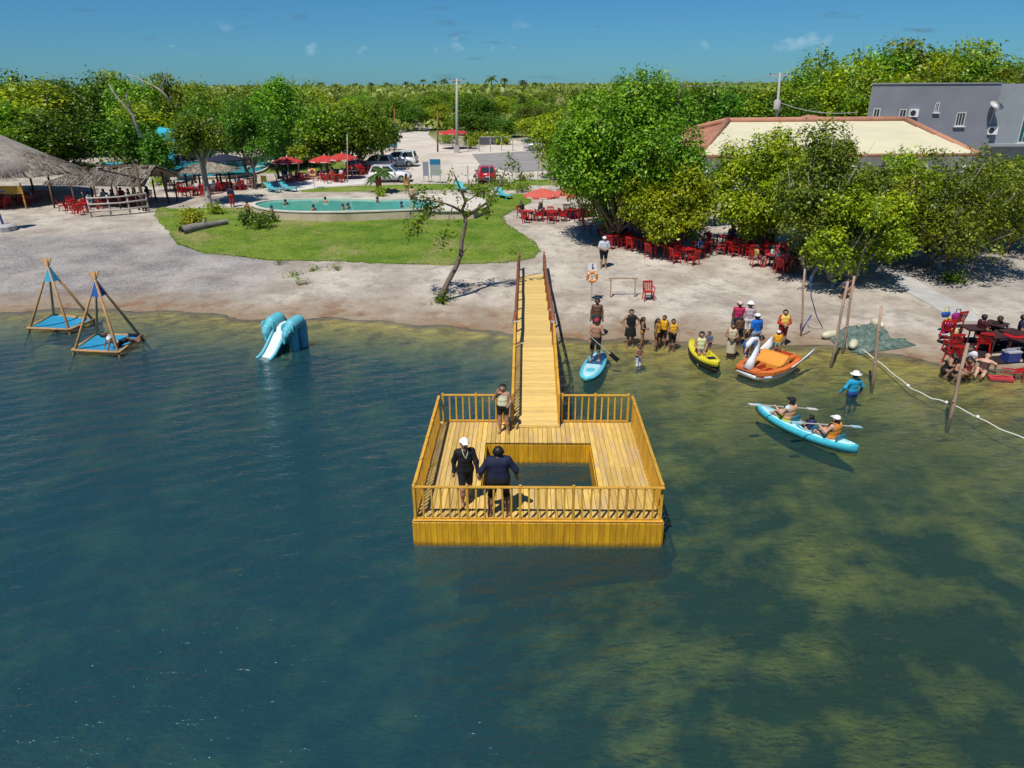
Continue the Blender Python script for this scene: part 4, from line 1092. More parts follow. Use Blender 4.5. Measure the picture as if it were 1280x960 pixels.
bather('child in yellow life vest standing furthest back of three', 828, 434, 1.36, -30, 'stand', 'brown', vest=VST, shirt=(.2, .1, .05), pants=BLK, leg=.9)
bather('child in yellow life vest with folded arms and black shorts', 839, 439, 1.36, 5, 'arms_front', 'brown', vest=VST, shirt=VST, sleeve=0, pants=BLK, leg=.95)
bather('person in crimson top, pink cap and denim skirt on the beach', 920, 424, 1.64, -8, 'stand', 'dark', girth=1.05, shirt=(.38, .02, .08), sleeve=.3, pants=(.02, .03, .06), leg=.5, cap=(.6, .4, .38))
bather('person in mauve shirt, white trousers and wide white hat', 933, 425, 1.64, -10, 'stand', 'tan', shirt=(.42, .32, .36), sleeve=1.6, pants=(.6, .6, .62), leg=.9, hat=(.72, .72, .7))
bather('boy in dark shorts standing before the crimson and mauve pair', 922, 432, 1.30, 12, 'stand', 'dark', pants=BLK, leg=.9)
bather('man in bright blue shirt and white cap by the swan boat', 941, 443, 1.70, 205, 'stand', 'dark', girth=1.1, shirt=(.01, .13, .50), sleeve=.8, pants=(.25, .27, .34), leg=.9, cap=(.72, .72, .7))
bather('woman in white and brown patterned dress in the shallows', 912, 449, 1.48, -20, 'arms_front', 'brown', dress=(.48, .42, .28), hem=.35, longhair=True)
bather('person in blue shirt bending over at the swan boat bow', 930, 457, 1.60, 60, 'bend', 'fair', girth=1.1, shirt=(.01, .15, .52), sleeve=.5, pants=(.02, .1, .3), leg=.8)
bather('boy in red rash shirt and yellow life vest looking down', 976, 433, 1.56, -4, 'arms_front', 'tan', shirt=(.42, .03, .025), sleeve=1.8, vest=(.66, .45, .08), pants=(.3, .03, .04), leg=.9)
person('small child in orange vest and white cap sitting on the swan boat stern', at(970, 440, .42), 1.15, -15, 'sit', 'brown', shirt=(.62, .30, .02), pants=(.03, .3, .27), leg=1.0, vest=(.62, .30, .02), cap=(.72, .6, .6))
bather('person in turquoise shirt and white sun hat wading with their back turned', 1060, 521, 1.66, 190, 'wade', 'fair', shirt=(.02, .30, .48), sleeve=2.0, pants=(.02, .06, .2), leg=.95, hat=(.75, .75, .73))
bather('man in pale grey shirt and white cap standing under the big tree', 754, 335, 1.74, 4, 'arms_front', 'tan', girth=1.22, shirt=(.42, .46, .52), sleeve=.85, pants=BLK, leg=.9, cap=(.7, .7, .68))

# ================================================================== POLES, NET, ROPE
BAM = mat('weathered_pole', (0.36, 0.24, 0.17), 0.85, 0.2, 4, 0.3, stretch=(2, 2, .4))
def pole(label, px, py, tx, ty, r=.055):
    a = G(px, py); Y = a.y + .15; tpt = atY(tx, ty, Y); d = tpt - a
    root = thing('mooring_pole', label, 'pole', a)
    b = MB(); b.tube([-d * .15, d * .33 + Vector((.02, 0, 0)), d * .66 - Vector((.02, 0, 0)), d], [r * 1.1, r, r * .95, r * .85], 8); b.build('shaft', BAM, root, True)
    for f in (.35, .72):
        c = MB(); c.tube([d * f, d * (f + .012)], r * 1.12, 8); c.build('knot_ring', BAM, root, True)
    return root
pole('slim pole at the water edge with blue cord, below the leafy tree', 1001, 420, 1006, 336, .045)
pole('bamboo pole leaning over the nets, standing in water', 1038, 460, 1060, 352)
pole('bamboo pole leaning over the nets, standing on the sand', 1053, 442, 1068, 345)
pole('pole standing in the water beside the green nets', 1089, 491, 1102, 383, .06)
pole('pole standing in the water before the seated bathers', 1183, 540, 1210, 429, .06)

m, t = nt('fish_net')
out = N(t, 'ShaderNodeOutputMaterial'); p = N(t, 'ShaderNodeBsdfPrincipled'); p.inputs['Roughness'].default_value = .9
tc = N(t, 'ShaderNodeTexCoord'); geo = N(t, 'ShaderNodeNewGeometry')
t.links.new(mixc(rng_(noise(5.0, 5), .35, .65), (.035, .075, .06), (.15, .20, .17)), p.inputs['Base Color']); t.links.new(p.outputs[0], out.inputs[0])
NETM = m
nc = G(1085, 428); rs = np.random.RandomState(8)
net = thing('fishing_net', 'crumpled green fishing net heaped at the water edge', 'net', nc)
def heap(cx, cy, rx, ry, hgt, seed, nm, rotz=0.0):
    rs = np.random.RandomState(seed); n_ = 34; u = np.linspace(-1, 1, n_); U, W_ = np.meshgrid(u, u, indexing='ij')
    ph = rs.uniform(0, 6, 8); fold = sum(np.sin((k + 2) * (U * math.cos(ph[k]) + W_ * math.sin(ph[k])) * 2.2 + ph[k]) for k in range(8)) / 8
    e = np.clip(1 - (np.abs(U) ** 3 + np.abs(W_) ** 3), 0, 1); Z = e ** .5 * hgt * (.7 + .9 * fold) + rs.uniform(0, .02, U.shape)
    X = cx + rx * (U + .12 * fold); Y_ = cy + ry * (W_ + .1 * fold); c, s = math.cos(rotz), math.sin(rotz); X, Y_ = cx + (X - cx) * c - (Y_ - cy) * s, cy + (X - cx) * s + (Y_ - cy) * c
    Z = Z + gz(X + nc.x, Y_ + nc.y) - nc.z + .02
    i = np.arange((n_ - 1) ** 2); a = (i // (n_ - 1)) * n_ + i % (n_ - 1)
    return link(nm, numesh(nm, np.stack([X.ravel(), Y_.ravel(), Z.ravel()], 1), np.stack([a, a + n_, a + n_ + 1, a + 1], 1), NETM, True), net)
heap(.1, .5, .95, .85, .42, 1, 'net_heap'); heap(.3, -.45, 1.35, .45, .16, 2, 'net_edge', .28); heap(-.95, .1, .5, .7, .2, 3, 'net_fold')
for k, (px, py, lb) in enumerate(((1037, 423, 'beside the bamboo poles'), (1066, 435, 'on the front edge of the net'), (1096, 409, 'behind the green net heap'))):
    q = G(px, py, .17); o = thing('buoy', 'cream oval buoy lying ' + lb, 'buoy', q, rad(20 + 40 * k))
    b = MB(); b.lathe([(.03, -.42), (.10, -.38), (.165, -.2), (.18, 0), (.165, .2), (.10, .38), (.03, .42)], 14); f = b.build('float_body', mat('cream_float', (.55, .52, .36), .5, .1, 4, .1), o, True); f.rotation_euler = (0, rad(90), 0)
    b = MB(); b.tube([(.30, 0, .0), (.44, 0, .02)], [.06, .03], 8); b.build('eyelet', mat('cream_float', (.5, .5, .4)), o, True)
pts = [(1078, 437, .22), (1098, 452, .08), (1120, 470, .03), (1140, 486, .02), (1165, 498, .02), (1185, 503, .03), (1215, 518, .02), (1250, 536, .02), (1290, 552, .02)]
P3 = [at(x, y, z) for x, y, z in pts]; r0 = P3[0]
rp_ = thing('rope', 'white float rope stretched over the water from the nets', 'rope', r0)
fine = []
for i in range(len(P3) - 1):
    for k in range(6): f = k / 6; fine.append(P3[i].lerp(P3[i + 1], f) - r0 + Vector((0, 0, .012 * math.sin(i * 6 + k))))
b = MB(); b.tube(fine, .022, 6); b.build('cord', mat('white_rope', (.62, .6, .55), .9, .1, 20, .2), rp_, True)
for (x, y) in ((1135, 482), (1183, 503), (1222, 521)):
    b = MB(); b.ball(at(x, y, .03) - r0, .06); b.build('float', mat('white_float', (.7, .68, .62), .5, .05, 5, 0), rp_, True)
cb = G(1001, 420); o = thing('rope', 'blue cord hanging from the slim pole to the sand', 'rope', cb)
b = MB(); b.tube([(0.05, 0, 2.6), (.25, .2, 1.7), (.75, .5, .7), (1.2, .8, .12)], .022, 5); b.tube([(.0, 0, .15), (.05, -.1, .5), (.35, .1, .9)], .03, 5); b.build('cord', pmat((.02, .06, .30)), o, True)

# ================================================================== TREES
def Yof(px, py): return G(px, py).y
def tbase(px, Y):
    z = 1.0
    for _ in range(6):
        p = atY(px, 200, Y); z = float(gz(p.x, Y))
    return Vector((p.x, Y, z))
def ttop(px, row, Y): return atY(px, row, Y).z
def mpp(Y): return (Y * 1.03) / FPX        # metres per photo pixel at distance Y, near enough

# --- the big trees on the beach
b0 = G(748, 303)
tree('huge dark green spreading tree shading the red tables and chairs', b0 + Vector((1.6, .3, 0)), 9.5, 5.3, .9, 70, 62000, .22, LEAF_MD, 11, lobe=(.17, .30), tr=.26, limbs=14, forks=3, sy=.9, low=-2)
b0 = G(836, 318)
tree('bright yellow-green leafy tree in front of the huge dark tree', b0 + Vector((0, .6, 0)), 5.4, 2.9, .5, 34, 21000, .195, LEAF_YG, 12, lobe=(.18, .32), tr=.12, limbs=9, forks=2, low=-2)
b0 = G(944, 314)
tree('dense yellow-green tree over tables by the cream roof', b0 + Vector((.2, .3, 0)), 6.6, 3.8, .6, 48, 27000, .20, LEAF_YG, 13, lobe=(.16, .30), tr=.14, limbs=9, forks=2, low=-2)
b0 = G(1005, 356)
tree('tall open tree with pale trunk and pinkish top at the water edge', b0 + Vector((.6, .8, 0)), 8.3, 2.9, 1.0, 46, 19000, .18, LEAF_SV, 14, lobe=(.15, .28), tr=.13, limbs=16, forks=2, low=-2, bark=BARK_PALE, lean=(.5, .3))
b0 = G(1030, 366)
tree('bushy tree with yellow-green leaves beside the bamboo poles', b0 + Vector((.9, .6, 0)), 5.4, 2.8, .5, 36, 19000, .18, LEAF_YG, 24, lobe=(.16, .28), tr=.11, limbs=10, forks=2, low=-2, bark=BARK_PALE, lean=(.5, 0))
b0 = G(1186, 340)
tree('wide twiggy olive tree spreading over the grey path', b0 + Vector((-.4, .4, 0)), 6.1, 4.9, .8, 66, 26000, .18, LEAF_OL, 15, lobe=(.11, .22), tr=.2, limbs=24, forks=2, bark=BARK_PALE, low=-2)
b0 = G(1110, 322)
tree('small yellow-green tree between the cream roof and the path', b0 + Vector((0, .2, 0)), 5.9, 3.5, .4, 42, 20000, .19, LEAF_YG, 16, lobe=(.16, .28), tr=.12, limbs=10, low=-2)
b0 = G(1262, 322)
tree('green and rust tinged tree standing below the grey building', b0 + Vector((.8, 1.5, 0)), 5.3, 3.6, .5, 40, 19000, .19, LEAF_OL, 17, lobe=(.16, .28), tr=.14, limbs=10, low=-2)
b0 = G(1293, 318)
tree('bright leafy sapling standing beyond the gravel slope', b0 + Vector((0, -1.0, 0)), 3.0, 1.5, .8, 12, 2500, .2, LEAF_YG, 18, tr=.07, limbs=6)
b0 = G(892, 282)
tree('dark round leaved small tree between the two yellow-green trees', b0, 4.2, 1.3, 1.2, 14, 4000, .22, LEAF_DK, 19, tr=.09, limbs=6)
# --- trees round the pools on the left
b0 = G(262, 256)
tree('slender tree with thick pale trunk beside the round pool', b0, ttop(255, 150, b0.y) - b0.z, 2.5, 3.6, 24, 8000, .22, LEAF_MD, 31, tr=.22, limbs=8, bark=BARK_PALE, lean=(-.2, .4), lobe=(.22, .36))
b0 = G(320, 236)
tree('glossy dark tree with forked thin trunk behind the round pool', b0, ttop(325, 126, b0.y) - b0.z, 2.9, 1.9, 30, 14000, .22, LEAF_DK, 32, tr=.13, limbs=9, forks=2, lobe=(.24, .4))
b0 = G(209, 240)
tree('narrow dense dark tree beside the thatched shelter', b0, ttop(208, 166, b0.y) - b0.z, 1.35, .5, 18, 5000, .25, LEAF_DK, 33, tr=.12, limbs=6, lobe=(.35, .55))
for k, (px, top, Y, R, lm, lb) in enumerate(((345, 95, 82, 4.2, LEAF_MD, 'tall dark green tree standing behind the red parasols'), (285, 106, 90, 4.4, LEAF_MD, 'rounded green tree behind the blue pool'),
        (378, 97, 104, 5.0, LEAF_SV, 'pale grey-green tree behind the others near the parasols'), (262, 132, 84, 3.0, LEAF_DK, 'dark tree beside the cyan slide roof'), (408, 132, 78, 2.9, LEAF_MD, 'leafy tree over the red parasols'),
        (452, 125, 80, 3.6, LEAF_MD, 'broad leafy tree beside the white parked cars'), (478, 150, 92, 2.2, LEAF_DK, 'small dark round tree behind the white cars'))):
    b0 = tbase(px, Y); tree(lb, b0, ttop(px, top, Y) - b0.z, R, 1.3 if k > 3 else 1.0, 30, 8500, .34, lm, 40 + k, tr=.2, limbs=6, lobe=(.22, .38), low=-2)
b0 = G(375, 222)
tree('small bright sapling among the red parasols', b0, 3.0, 1.0, 1.2, 9, 900, .26, LEAF_YG, 55, tr=.05, limbs=4)

# --- woods: a few kinds built once, then copied
protos = []
for k, (lm, n, nl) in enumerate(((LEAF_DK, 5200, 26), (LEAF_MD, 5200, 24), (LEAF_YG, 5000, 24), (LEAF_SV, 5000, 26), (LEAF_OL, 4800, 26))):
    V, b = tree_parts(10.0, 4.6, .4, nl + 10, int(n * 1.25), .44, 70 + k, tr=.2, limbs=5, lobe=(.2, .38), low=-2)
    protos.append((b.mesh('trunk', BARK, True), numesh('crown', V, np.arange(len(V)).reshape(-1, 4), lm)))
WL = ['dark green tree', 'mid green tree', 'yellow-green tree', 'pale grey-green tree', 'olive green tree']
rn = random.Random(21)
def wood_tree(kind, px, top, Y, R, where, group, name='tree', dz=0.0):
    base = tbase(px, Y); H = max(1.2, ttop(px, top, Y) - base.z)
    o = thing(name, WL[kind] + ' ' + where, 'tree', base, rn.uniform(0, 6.28), group + ', ' + WL[kind] + 's')
    o.scale = (R / 4.6, R / 4.6 * rn.uniform(.85, 1.15), H / 10.0)
    link('trunk', protos[kind][0], o); link('crown', protos[kind][1], o)
    return o
W1, G1 = 'in the wood behind the thatched huts', 'wood behind the huts'
for kind, px, top, Y, R in ((2, -30, 96, 92, 6), (0, 22, 86, 104, 6), (2, 60, 97, 96, 5.5), (1, 95, 92, 106, 6), (0, 128, 88, 98, 4.6), (4, 158, 84, 104, 4.4), (1, 185, 92, 96, 4.2), (4, 222, 88, 100, 4.6), (2, 250, 100, 108, 4.8),
                            (1, -10, 120, 82, 4.6), (2, 38, 118, 84, 4.4), (0, 85, 130, 82, 4.6), (0, 160, 138, 84, 4.2), (0, 60, 150, 80, 3.8), (1, 20, 155, 78, 3.6), (2, 190, 125, 88, 4.0), 
                            (0, 176, 150, 86, 3.2), (1, 215, 118, 94, 4.2), (3, 315, 108, 112, 5.2), (1, 350, 100, 116, 5.0), (2, 400, 108, 118, 4.6), (3, 270, 112, 118, 5)):
    fr = Y < 92; wood_tree(kind, px, top, Y, R, 'at the front edge of the wood behind the thatched huts' if fr else 'rising deeper in the wood behind the thatched huts', G1 + (', front edge' if fr else ', deeper'))
W2, G2 = 'on the rise behind the grey building', 'wood behind the grey building'
for kind, px, top, Y, R in ((1, 992, 86, 98, 5), (3, 1022, 66, 102, 5.5), (2, 1050, 72, 96, 5.5), (1, 1082, 54, 104, 5.5), (4, 1105, 44, 106, 6), (2, 1135, 62, 98, 5), (1, 1165, 50, 104, 5.5), (4, 1188, 45, 108, 6), (1, 1216, 68, 100, 5), (4, 1240, 82, 95, 4.5),
                            (0, 1262, 62, 104, 5.5), (1, 1295, 66, 100, 6), (2, 1010, 100, 90, 4), (1, 1040, 96, 90, 4), (4, 1065, 90, 92, 4.2), (2, 1085, 98, 90, 4), (4, 1150, 84, 94, 5), (1, 1225, 90, 94, 4.5)):
    fr = Y < 97; wood_tree(kind, px, top, Y, R, 'close behind the grey building and utility pole' if fr else 'standing tall against the sky behind the grey building', G2 + (', close' if fr else ', tall'))
W3, G3 = 'behind the cream roofed building', 'trees behind the cream roof'
for kind, px, top, Y, R in ((0, 842, 104, 88, 4.5), (1, 868, 98, 92, 4.5), (0, 895, 101, 88, 4.5), (1, 925, 104, 90, 4), (2, 950, 100, 88, 4.0), (0, 975, 104, 86, 4.0), (3, 800, 108, 110, 5), (2, 700, 128, 74, 3.2), (1, 720, 118, 84, 4.2), (2, 750, 110, 92, 4.5)):
    wood_tree(kind, px, top, Y, R, W3, G3)
W4, G4 = 'standing apart on the dry plain beyond the parking', 'trees on the plain'
for kind, px, top, Y, R in ((1, 505, 118, 152, 4.5), (0, 519, 130, 146, 3.6), (1, 535, 118, 190, 5), (2, 546, 128, 150, 3.4), (1, 560, 113, 230, 7), (1, 585, 114, 210, 6), (0, 600, 118, 170, 6), (0, 594, 138, 134, 4.6), (0, 632, 146, 128, 3.6), (2, 618, 122, 200, 5),
                            (3, 660, 132, 150, 4), (3, 645, 126, 210, 4), (2, 672, 140, 120, 4), (1, 690, 128, 165, 5), (2, 560, 146, 150, 3), (2, 588, 170, 106, 1.2), (0, 680, 170, 105, 2.4), (3, 470, 126, 190, 4), (2, 440, 122, 180, 4), (1, 455, 118, 260, 6), (2, 490, 120, 280, 5)):
    wood_tree(kind, px, top, Y, R, W4, G4)
for k in range(80):
    px = rn.uniform(395, 790); Y = rn.uniform(190, 620) ; top = 106 + 850 * rn.uniform(2.6, 6.0) / Y
    wood_tree(rn.choice((1, 2, 3, 3, 4)), px, top, Y, rn.uniform(1.6, 4.2), 'far off on the wide plain', 'far trees on the plain')
# far scrub to the horizon: reads as one mass
rs = np.random.RandomState(77)
def scrub(n, y0, y1, faces, size, hmul, seed):
    rs = np.random.RandomState(seed); Y = y0 * (y1 / y0) ** rs.rand(n); X = Y * rs.uniform(-1.0, 1.0, n)
    R_ = rs.uniform(1.0, 2.6, n) * hmul; C = np.stack([X, Y, gz(X, Y) + R_ * .5], 1)
    d = rs.normal(size=(n, faces, 3)); d[..., 2] = np.abs(d[..., 2]); d /= np.linalg.norm(d, axis=2)[..., None]
    P = C[:, None] + d * (R_[:, None, None] * rs.uniform(.8, 1.1, (n, faces, 1))) * np.array([1.5, 1.5, 1.0])
    nr = d + rs.normal(0, .5, d.shape); nr /= np.linalg.norm(nr, axis=2)[..., None]
    tg = np.cross(nr, rs.normal(size=d.shape)); tg /= np.linalg.norm(tg, axis=2)[..., None]; bt = np.cross(nr, tg)
    s = size * R_[:, None, None] * rs.uniform(.6, 1.3, (n, faces, 1))
    V = np.stack([P - tg * s, P - bt * s * .6, P + tg * s, P + bt * s * .6], 2)
    return V.reshape(-1, 3)
V = np.vstack([scrub(2200, 140, 420, 26, .42, .6, 1), scrub(3200, 420, 1500, 16, .6, 1.5, 2), scrub(2600, 1500, 5200, 9, .9, 2.6, 3)])
far = link('distant_scrub', numesh('distant_scrub', V, np.arange(len(V)).reshape(-1, 4), leaf_mat('leaf_scrub', (.12, .18, .025), (.24, .30, .045), (.36, .40, .09)))); tag(far, 'low green scrub covering the plain to the horizon', 'scrub', kind='stuff')

# --- palms on the plain
PALMT = mat('palm_trunk', (.20, .16, .12), .9)
LEAF_PALM = leaf_mat('leaf_palm', (0.03, 0.06, 0.012), (0.07, 0.11, 0.02), (0.14, 0.17, 0.03))
def palm_mesh(seed, H):
    rs = np.random.RandomState(seed); b = MB(); b.tube([(0, 0, -.3), (.1, 0, H * .35), (.3, .1, H * .7), (.55, .1, H)], [.24, .17, .14, .12], 7)
    Vs, Fs = [], []
    top = np.array([.55, .1, H])
    for k in range(20):
        az = k * 2.399; el = rs.uniform(-.1, 1.1); L_ = rs.uniform(2.2, 3.0); pr = None
        for s in range(7):
            u = s / 6; p = top + np.array([math.cos(az), math.sin(az), 0]) * L_ * u * math.cos(el * (1 - u * .6)) + np.array([0, 0, 1]) * (L_ * u * math.sin(el) - 1.9 * u * u)
            w = .42 * math.sin(math.pi * min(1, .15 + u * .9)) + .03; sd = np.array([-math.sin(az), math.cos(az), 0]) * w
            q = (p - sd - np.array([0, 0, .25 * w]), p, p + sd - np.array([0, 0, .25 * w]))
            if pr is not None:
                n = len(Vs); Vs += [pr[0], pr[1], q[1], q[0], pr[1], pr[2], q[2], q[1]]; Fs += [(n, n + 1, n + 2, n + 3), (n + 4, n + 5, n + 6, n + 7)]
            pr = q
    return b.mesh('trunk', PALMT, True), numesh('crown', np.array(Vs), np.array(Fs), LEAF_PALM)
pp = [palm_mesh(1, 9.0), palm_mesh(2, 10.5)]
for k, (px, top, Y) in enumerate(((617, 93, 260), (632, 96, 300), (655, 99, 330), (533, 98, 420), (512, 101, 430), (548, 100, 450), (560, 97, 360), (574, 98, 380), (490, 102, 420), (640, 112, 230), (650, 116, 200), (608, 104, 330), (470, 102, 470), (450, 103, 460), (428, 104, 420), (410, 101, 300), (520, 103, 500), (668, 102, 420))):
    base = tbase(px, Y); s = (ttop(px, top, Y) - base.z) / (10.0, 11.5)[k % 2]
    o = thing('palm_tree', 'coconut palm rising above the scrub on the plain', 'palm tree', base, rn.uniform(0, 6), 'coconut palms on the plain'); o.scale = (s,) * 3
    link('trunk', pp[k % 2][0], o); link('crown', pp[k % 2][1], o)
b0 = G(472, 241)
pr_ = palm_mesh(4, 2.6); o = thing('palm_tree', 'young thin palm growing at the pool edge by the white cars', 'palm tree', b0); link('trunk', pr_[0], o); link('crown', pr_[1], o); o.scale = (.62,) * 3

# --- the bare leaning tree on the shore
Yb = G(549, 376).y
def q_(px, py, dy=0.0): return atY(px, py, Yb + dy)
root_p = G(549, 376)
lt = thing('leaning_tree', 'thin leaning tree with few leaves standing alone on the shore', 'tree', root_p)
def br(b, L_, r): b.tube([p - root_p for p in L_], r, 8)
b = MB()
br(b, [q_(541, 380) - Vector((0, 0, .25)), q_(551, 372), q_(561, 350, .1), q_(570, 334, .2), q_(576, 318, .3), q_(577, 302, .4), q_(581, 284, .4), q_(582, 271, .5)], [.24, .17, .13, .12, .115, .10, .095, .09])
br(b, [q_(582, 273, .5), q_(578, 262, .4), q_(582, 252, .2), q_(577, 240, .1), q_(571, 226, 0), q_(566, 214, 0)], [.10, .08, .07, .055, .04, .015])
br(b, [q_(582, 271, .5), q_(594, 263, .6), q_(608, 254, .8), q_(619, 242, 1.0), q_(626, 228, 1.2), q_(631, 214, 1.3), q_(640, 204, 1.4)], [.10, .075, .06, .05, .04, .03, .012])
br(b, [q_(578, 265, .4), q_(566, 258, .2), q_(552, 253, 0), q_(536, 250, -.2), q_(522, 254, -.3)], [.07, .05, .04, .03, .012])
br(b, [q_(577, 240, .1), q_(588, 232, .2), q_(592, 222, .2)], [.04, .03, .01]); br(b, [q_(619, 242, 1.), q_(612, 228, 1.), q_(600, 221, 1.1)], [.03, .02, .01])
br(b, [q_(577, 318, .3), q_(584, 309, .3), q_(586, 305, .3)], [.035, .02, .008]); br(b, [q_(552, 253), q_(540, 266, .1), q_(528, 277, .1), q_(516, 285, .2)], [.03, .022, .016, .008])
br(b, [q_(582, 252, .2), q_(596, 244, .1), q_(600, 236, 0.)], [.035, .025, .01]); br(b, [q_(566, 258, .2), q_(560, 276, .3), q_(557, 296, .3)], [.025, .015, .006])
b.build('trunk', BARK, lt, True)
tuf = [(528, 250, .55), (541, 258, .50), (536, 266, .4), (517, 283, .45), (526, 277, .4), (512, 288, .35), (532, 243, .45), (556, 298, .4), (553, 306, .3), (566, 220, .4), (574, 245, .35), (594, 228, .35), (612, 250, .5), (606, 262, .5), (617, 240, .4), (640, 206, .5), (628, 222, .4), (600, 238, .35), (568, 290, .25), (583, 262, .3), (560, 234, .35)]
C = np.array([list(q_(x, y, rs.uniform(-.5, .5)) - root_p) for x, y, r in tuf]); R_ = np.array([r for *_, r in tuf])
V = leaves(C, R_, 1300, .18, rs, shell=(.2, 1.0)); link('crown', numesh('crown', V, np.arange(len(V)).reshape(-1, 4), LEAF_MD), lt)
# shrub at its foot and other low plants
def shrub(label, base, R, H, n, lm, seed, size=.16, name='shrub', cat='shrub', group=None):
    rs = np.random.RandomState(seed); k = 12; C = np.stack([rs.uniform(-.7, .7, k) * R, rs.uniform(-.7, .7, k) * R, rs.uniform(.25, .8, k) * H], 1); rr = rs.uniform(.25, .42, k) * max(R, H * .6)
    root = thing(name, label, cat, base, 0, group); link('foliage', numesh('foliage', leaves(C, rr, n, size, rs, shell=(.3, 1.05)), np.arange(4 * n).reshape(-1, 4), lm), root)
    b = MB()
    for j in range(6): b.tube([(0, 0, -.05), tuple(C[j] * .5), tuple(C[j])], [.03, .02, .008], 5)
    b.build('stem', BARK, root)
    return root
shrub('low weeds growing at the foot of the leaning tree', G(556, 378), .6, .3, 300, LEAF_MD, 1, .14)
shrub('yellow-green croton shrub growing behind the fallen log', G(246, 283), 1.3, 1.25, 900, leaf_mat('leaf_croton', (.16, .22, .01), (.33, .36, .012), (.5, .45, .02)), 2, .22)
shrub('pale spiky yellow plant growing beside the thick pale trunk', G(271, 268), .6, .7, 300, LEAF_YG, 3, .22)
shrub('dark bush added for the dark patch against the pool wall', G(318, 282), 1.6, .7, 1300, LEAF_DK, 4, .2)  # bush put in where a dark patch lies along the wall
shrub('bushy plant under the twiggy olive tree beside the path', G(1190, 352), .7, .5, 300, LEAF_MD, 5, .16)
shrub('small green bush growing at the end of the thatched shelter', G(198, 232), .9, .9, 500, LEAF_YG, 6, .2)
shrub('fern-like plant at the far edge of the round pool', G(475, 245), .55, .6, 250, LEAF_YG, 7, .2)
for k, (px, py) in enumerate(((368, 345), (395, 338), (350, 330), (420, 336), (378, 356), (640, 318))):
    shrub('sparse weed tuft on the sandy slope below the lawn', G(px, py), .5, .14, 90, LEAF_SV, 20 + k, .12, 'weed_tuft', 'weeds', 'weed tufts on the slope')
for k, (px, py) in enumerate(((598, 243), (640, 236), (622, 233), (655, 226), (700, 226), (655, 240))):
    shrub('low green bush along the far side of the lawn', G(px, py), .9, .7, 300, LEAF_SV, 30 + k, .2, 'shrub', 'shrub', 'bushes beyond the lawn')
for k in range(26):
    px, py = rn.uniform(500, 700), rn.uniform(142, 182)
    if 500 < px < 556 and py > 135: px += 60
    shrub('low scrubby bush on the dry ground beyond the parking', G(px, py), 1.6, 1.2, 260, (LEAF_SV, LEAF_YG)[k % 2], 50 + k, .4, 'shrub', 'shrub', 'scrub bushes beyond the parking')

# fallen hollow log
LOGM = mat('log_grey', (.22, .20, .18), .95, .3, 3, .6, dark=(.06, .05, .045), darkamt=.7)
a0, a1 = G(228, 293, .22), G(284, 281, .22); o = thing('log', 'grey hollow log lying at the edge of the lawn', 'log', a0)
d = a1 - a0; b = MB(); b.tube([Vector((0, 0, 0)), d * .3 + Vector((0, 0, .06)), d * .6, d], [.36, .30, .26, .2], 10, 0, False); b.tube([Vector((0, 0, 0)), d * .3 + Vector((0, 0, .06))], [.26, .2], 10, 0, False); b.build('bark', LOGM, o, True)
b = MB(); b.tube([d * .1, d * .12], .29, 10); b.build('hollow', mat('log_hollow', (.03, .022, .018), 1, 0, 4, 0), o)
b = MB(); b.tube([d * .45, d * .45 + Vector((.1, .2, .5))], [.12, .07], 7); b.build('branch_stub', LOGM, o, True)

# ================================================================== POOLS
POOLW = mat('pool_water', (0.10, 0.42, 0.36), 0.05, 0.06, 1.5, 0.12, spec=0.5)
POOLC = mat('pool_water_cyan', (0.05, 0.45, 0.55), 0.05, 0.06, 1.5, 0.12, spec=0.5)
COPE = mat('coping', (0.56, 0.52, 0.44), 0.85, 0.12, 2.0, 0.2); PWALL = mat('pool_wall', (0.47, 0.40, 0.28), 0.9, 0.15, 1.2, 0.2, dark=(.27, .22, .15), darkamt=.6)
def pool(label, px, hgt, water, name='pool', dz=0.0, wcol=None):
    base = G(*px[0]); zt = base.z + hgt
    # the rim is level
    P = [at(x, y, zt) for x, y in px]; cx = sum(p.x for p in P) / len(P); cy = sum(p.y for p in P) / len(P)
    # smooth the outline
    for _ in range(2):
        Q = []
        for i in range(len(P)):
            a, c = P[i], P[(i + 1) % len(P)]; Q += [a.lerp(c, .25), a.lerp(c, .75)]
        P = Q
    zb = min(float(gz(p.x, p.y)) for p in P) - .15
    root = thing(name, label, 'pool', (cx, cy, zb)); n = len(P)
    O_ = [(p.x - cx, p.y - cy) for p in P]; ln = [math.hypot(*q) for q in O_]
    def ins(w): return [(q[0] * (1 - w / l), q[1] * (1 - w / l)) for q, l in zip(O_, ln)]
    I, E_ = ins(.32), ins(-.06); H = zt - zb
    b = MB(); b.add([(x, y, 0) for x, y in O_] + [(x, y, H - .08) for x, y in O_] + [(x, y, H - .08) for x, y in I] + [(x, y, max(0, H - .7)) for x, y in I],
                    [(i, (i + 1) % n, (i + 1) % n + n, i + n) for i in range(n)] + [(i + 2 * n, (i + 1) % n + 2 * n, (i + 1) % n + 3 * n, i + 3 * n) for i in range(n)])
    b.build('wall', wcol or PWALL, root)
    I2 = ins(.30)
    b = MB(); b.add([(x, y, H - .08) for x, y in E_] + [(x, y, H) for x, y in E_] + [(x, y, H) for x, y in I2] + [(x, y, H - .12) for x, y in I2],
                    [(i + k * n, (i + 1) % n + k * n, (i + 1) % n + (k + 1) * n, i + (k + 1) * n) for i in range(n) for k in range(3)])
    b.build('coping', COPE, root)
    b = MB(); b.add([(x, y, H - .1) for x, y in ins(.25)], [tuple(range(n))]); b.build('water', water, root)
    return zt - .1
pz = pool('raised round pool with greenish water and beige wall beside the lawn', [(308, 255), (336, 263), (400, 265), (480, 263), (530, 261), (556, 254), (532, 247), (480, 249), (440, 247), (380, 247), (330, 250)], .55, POOLW)
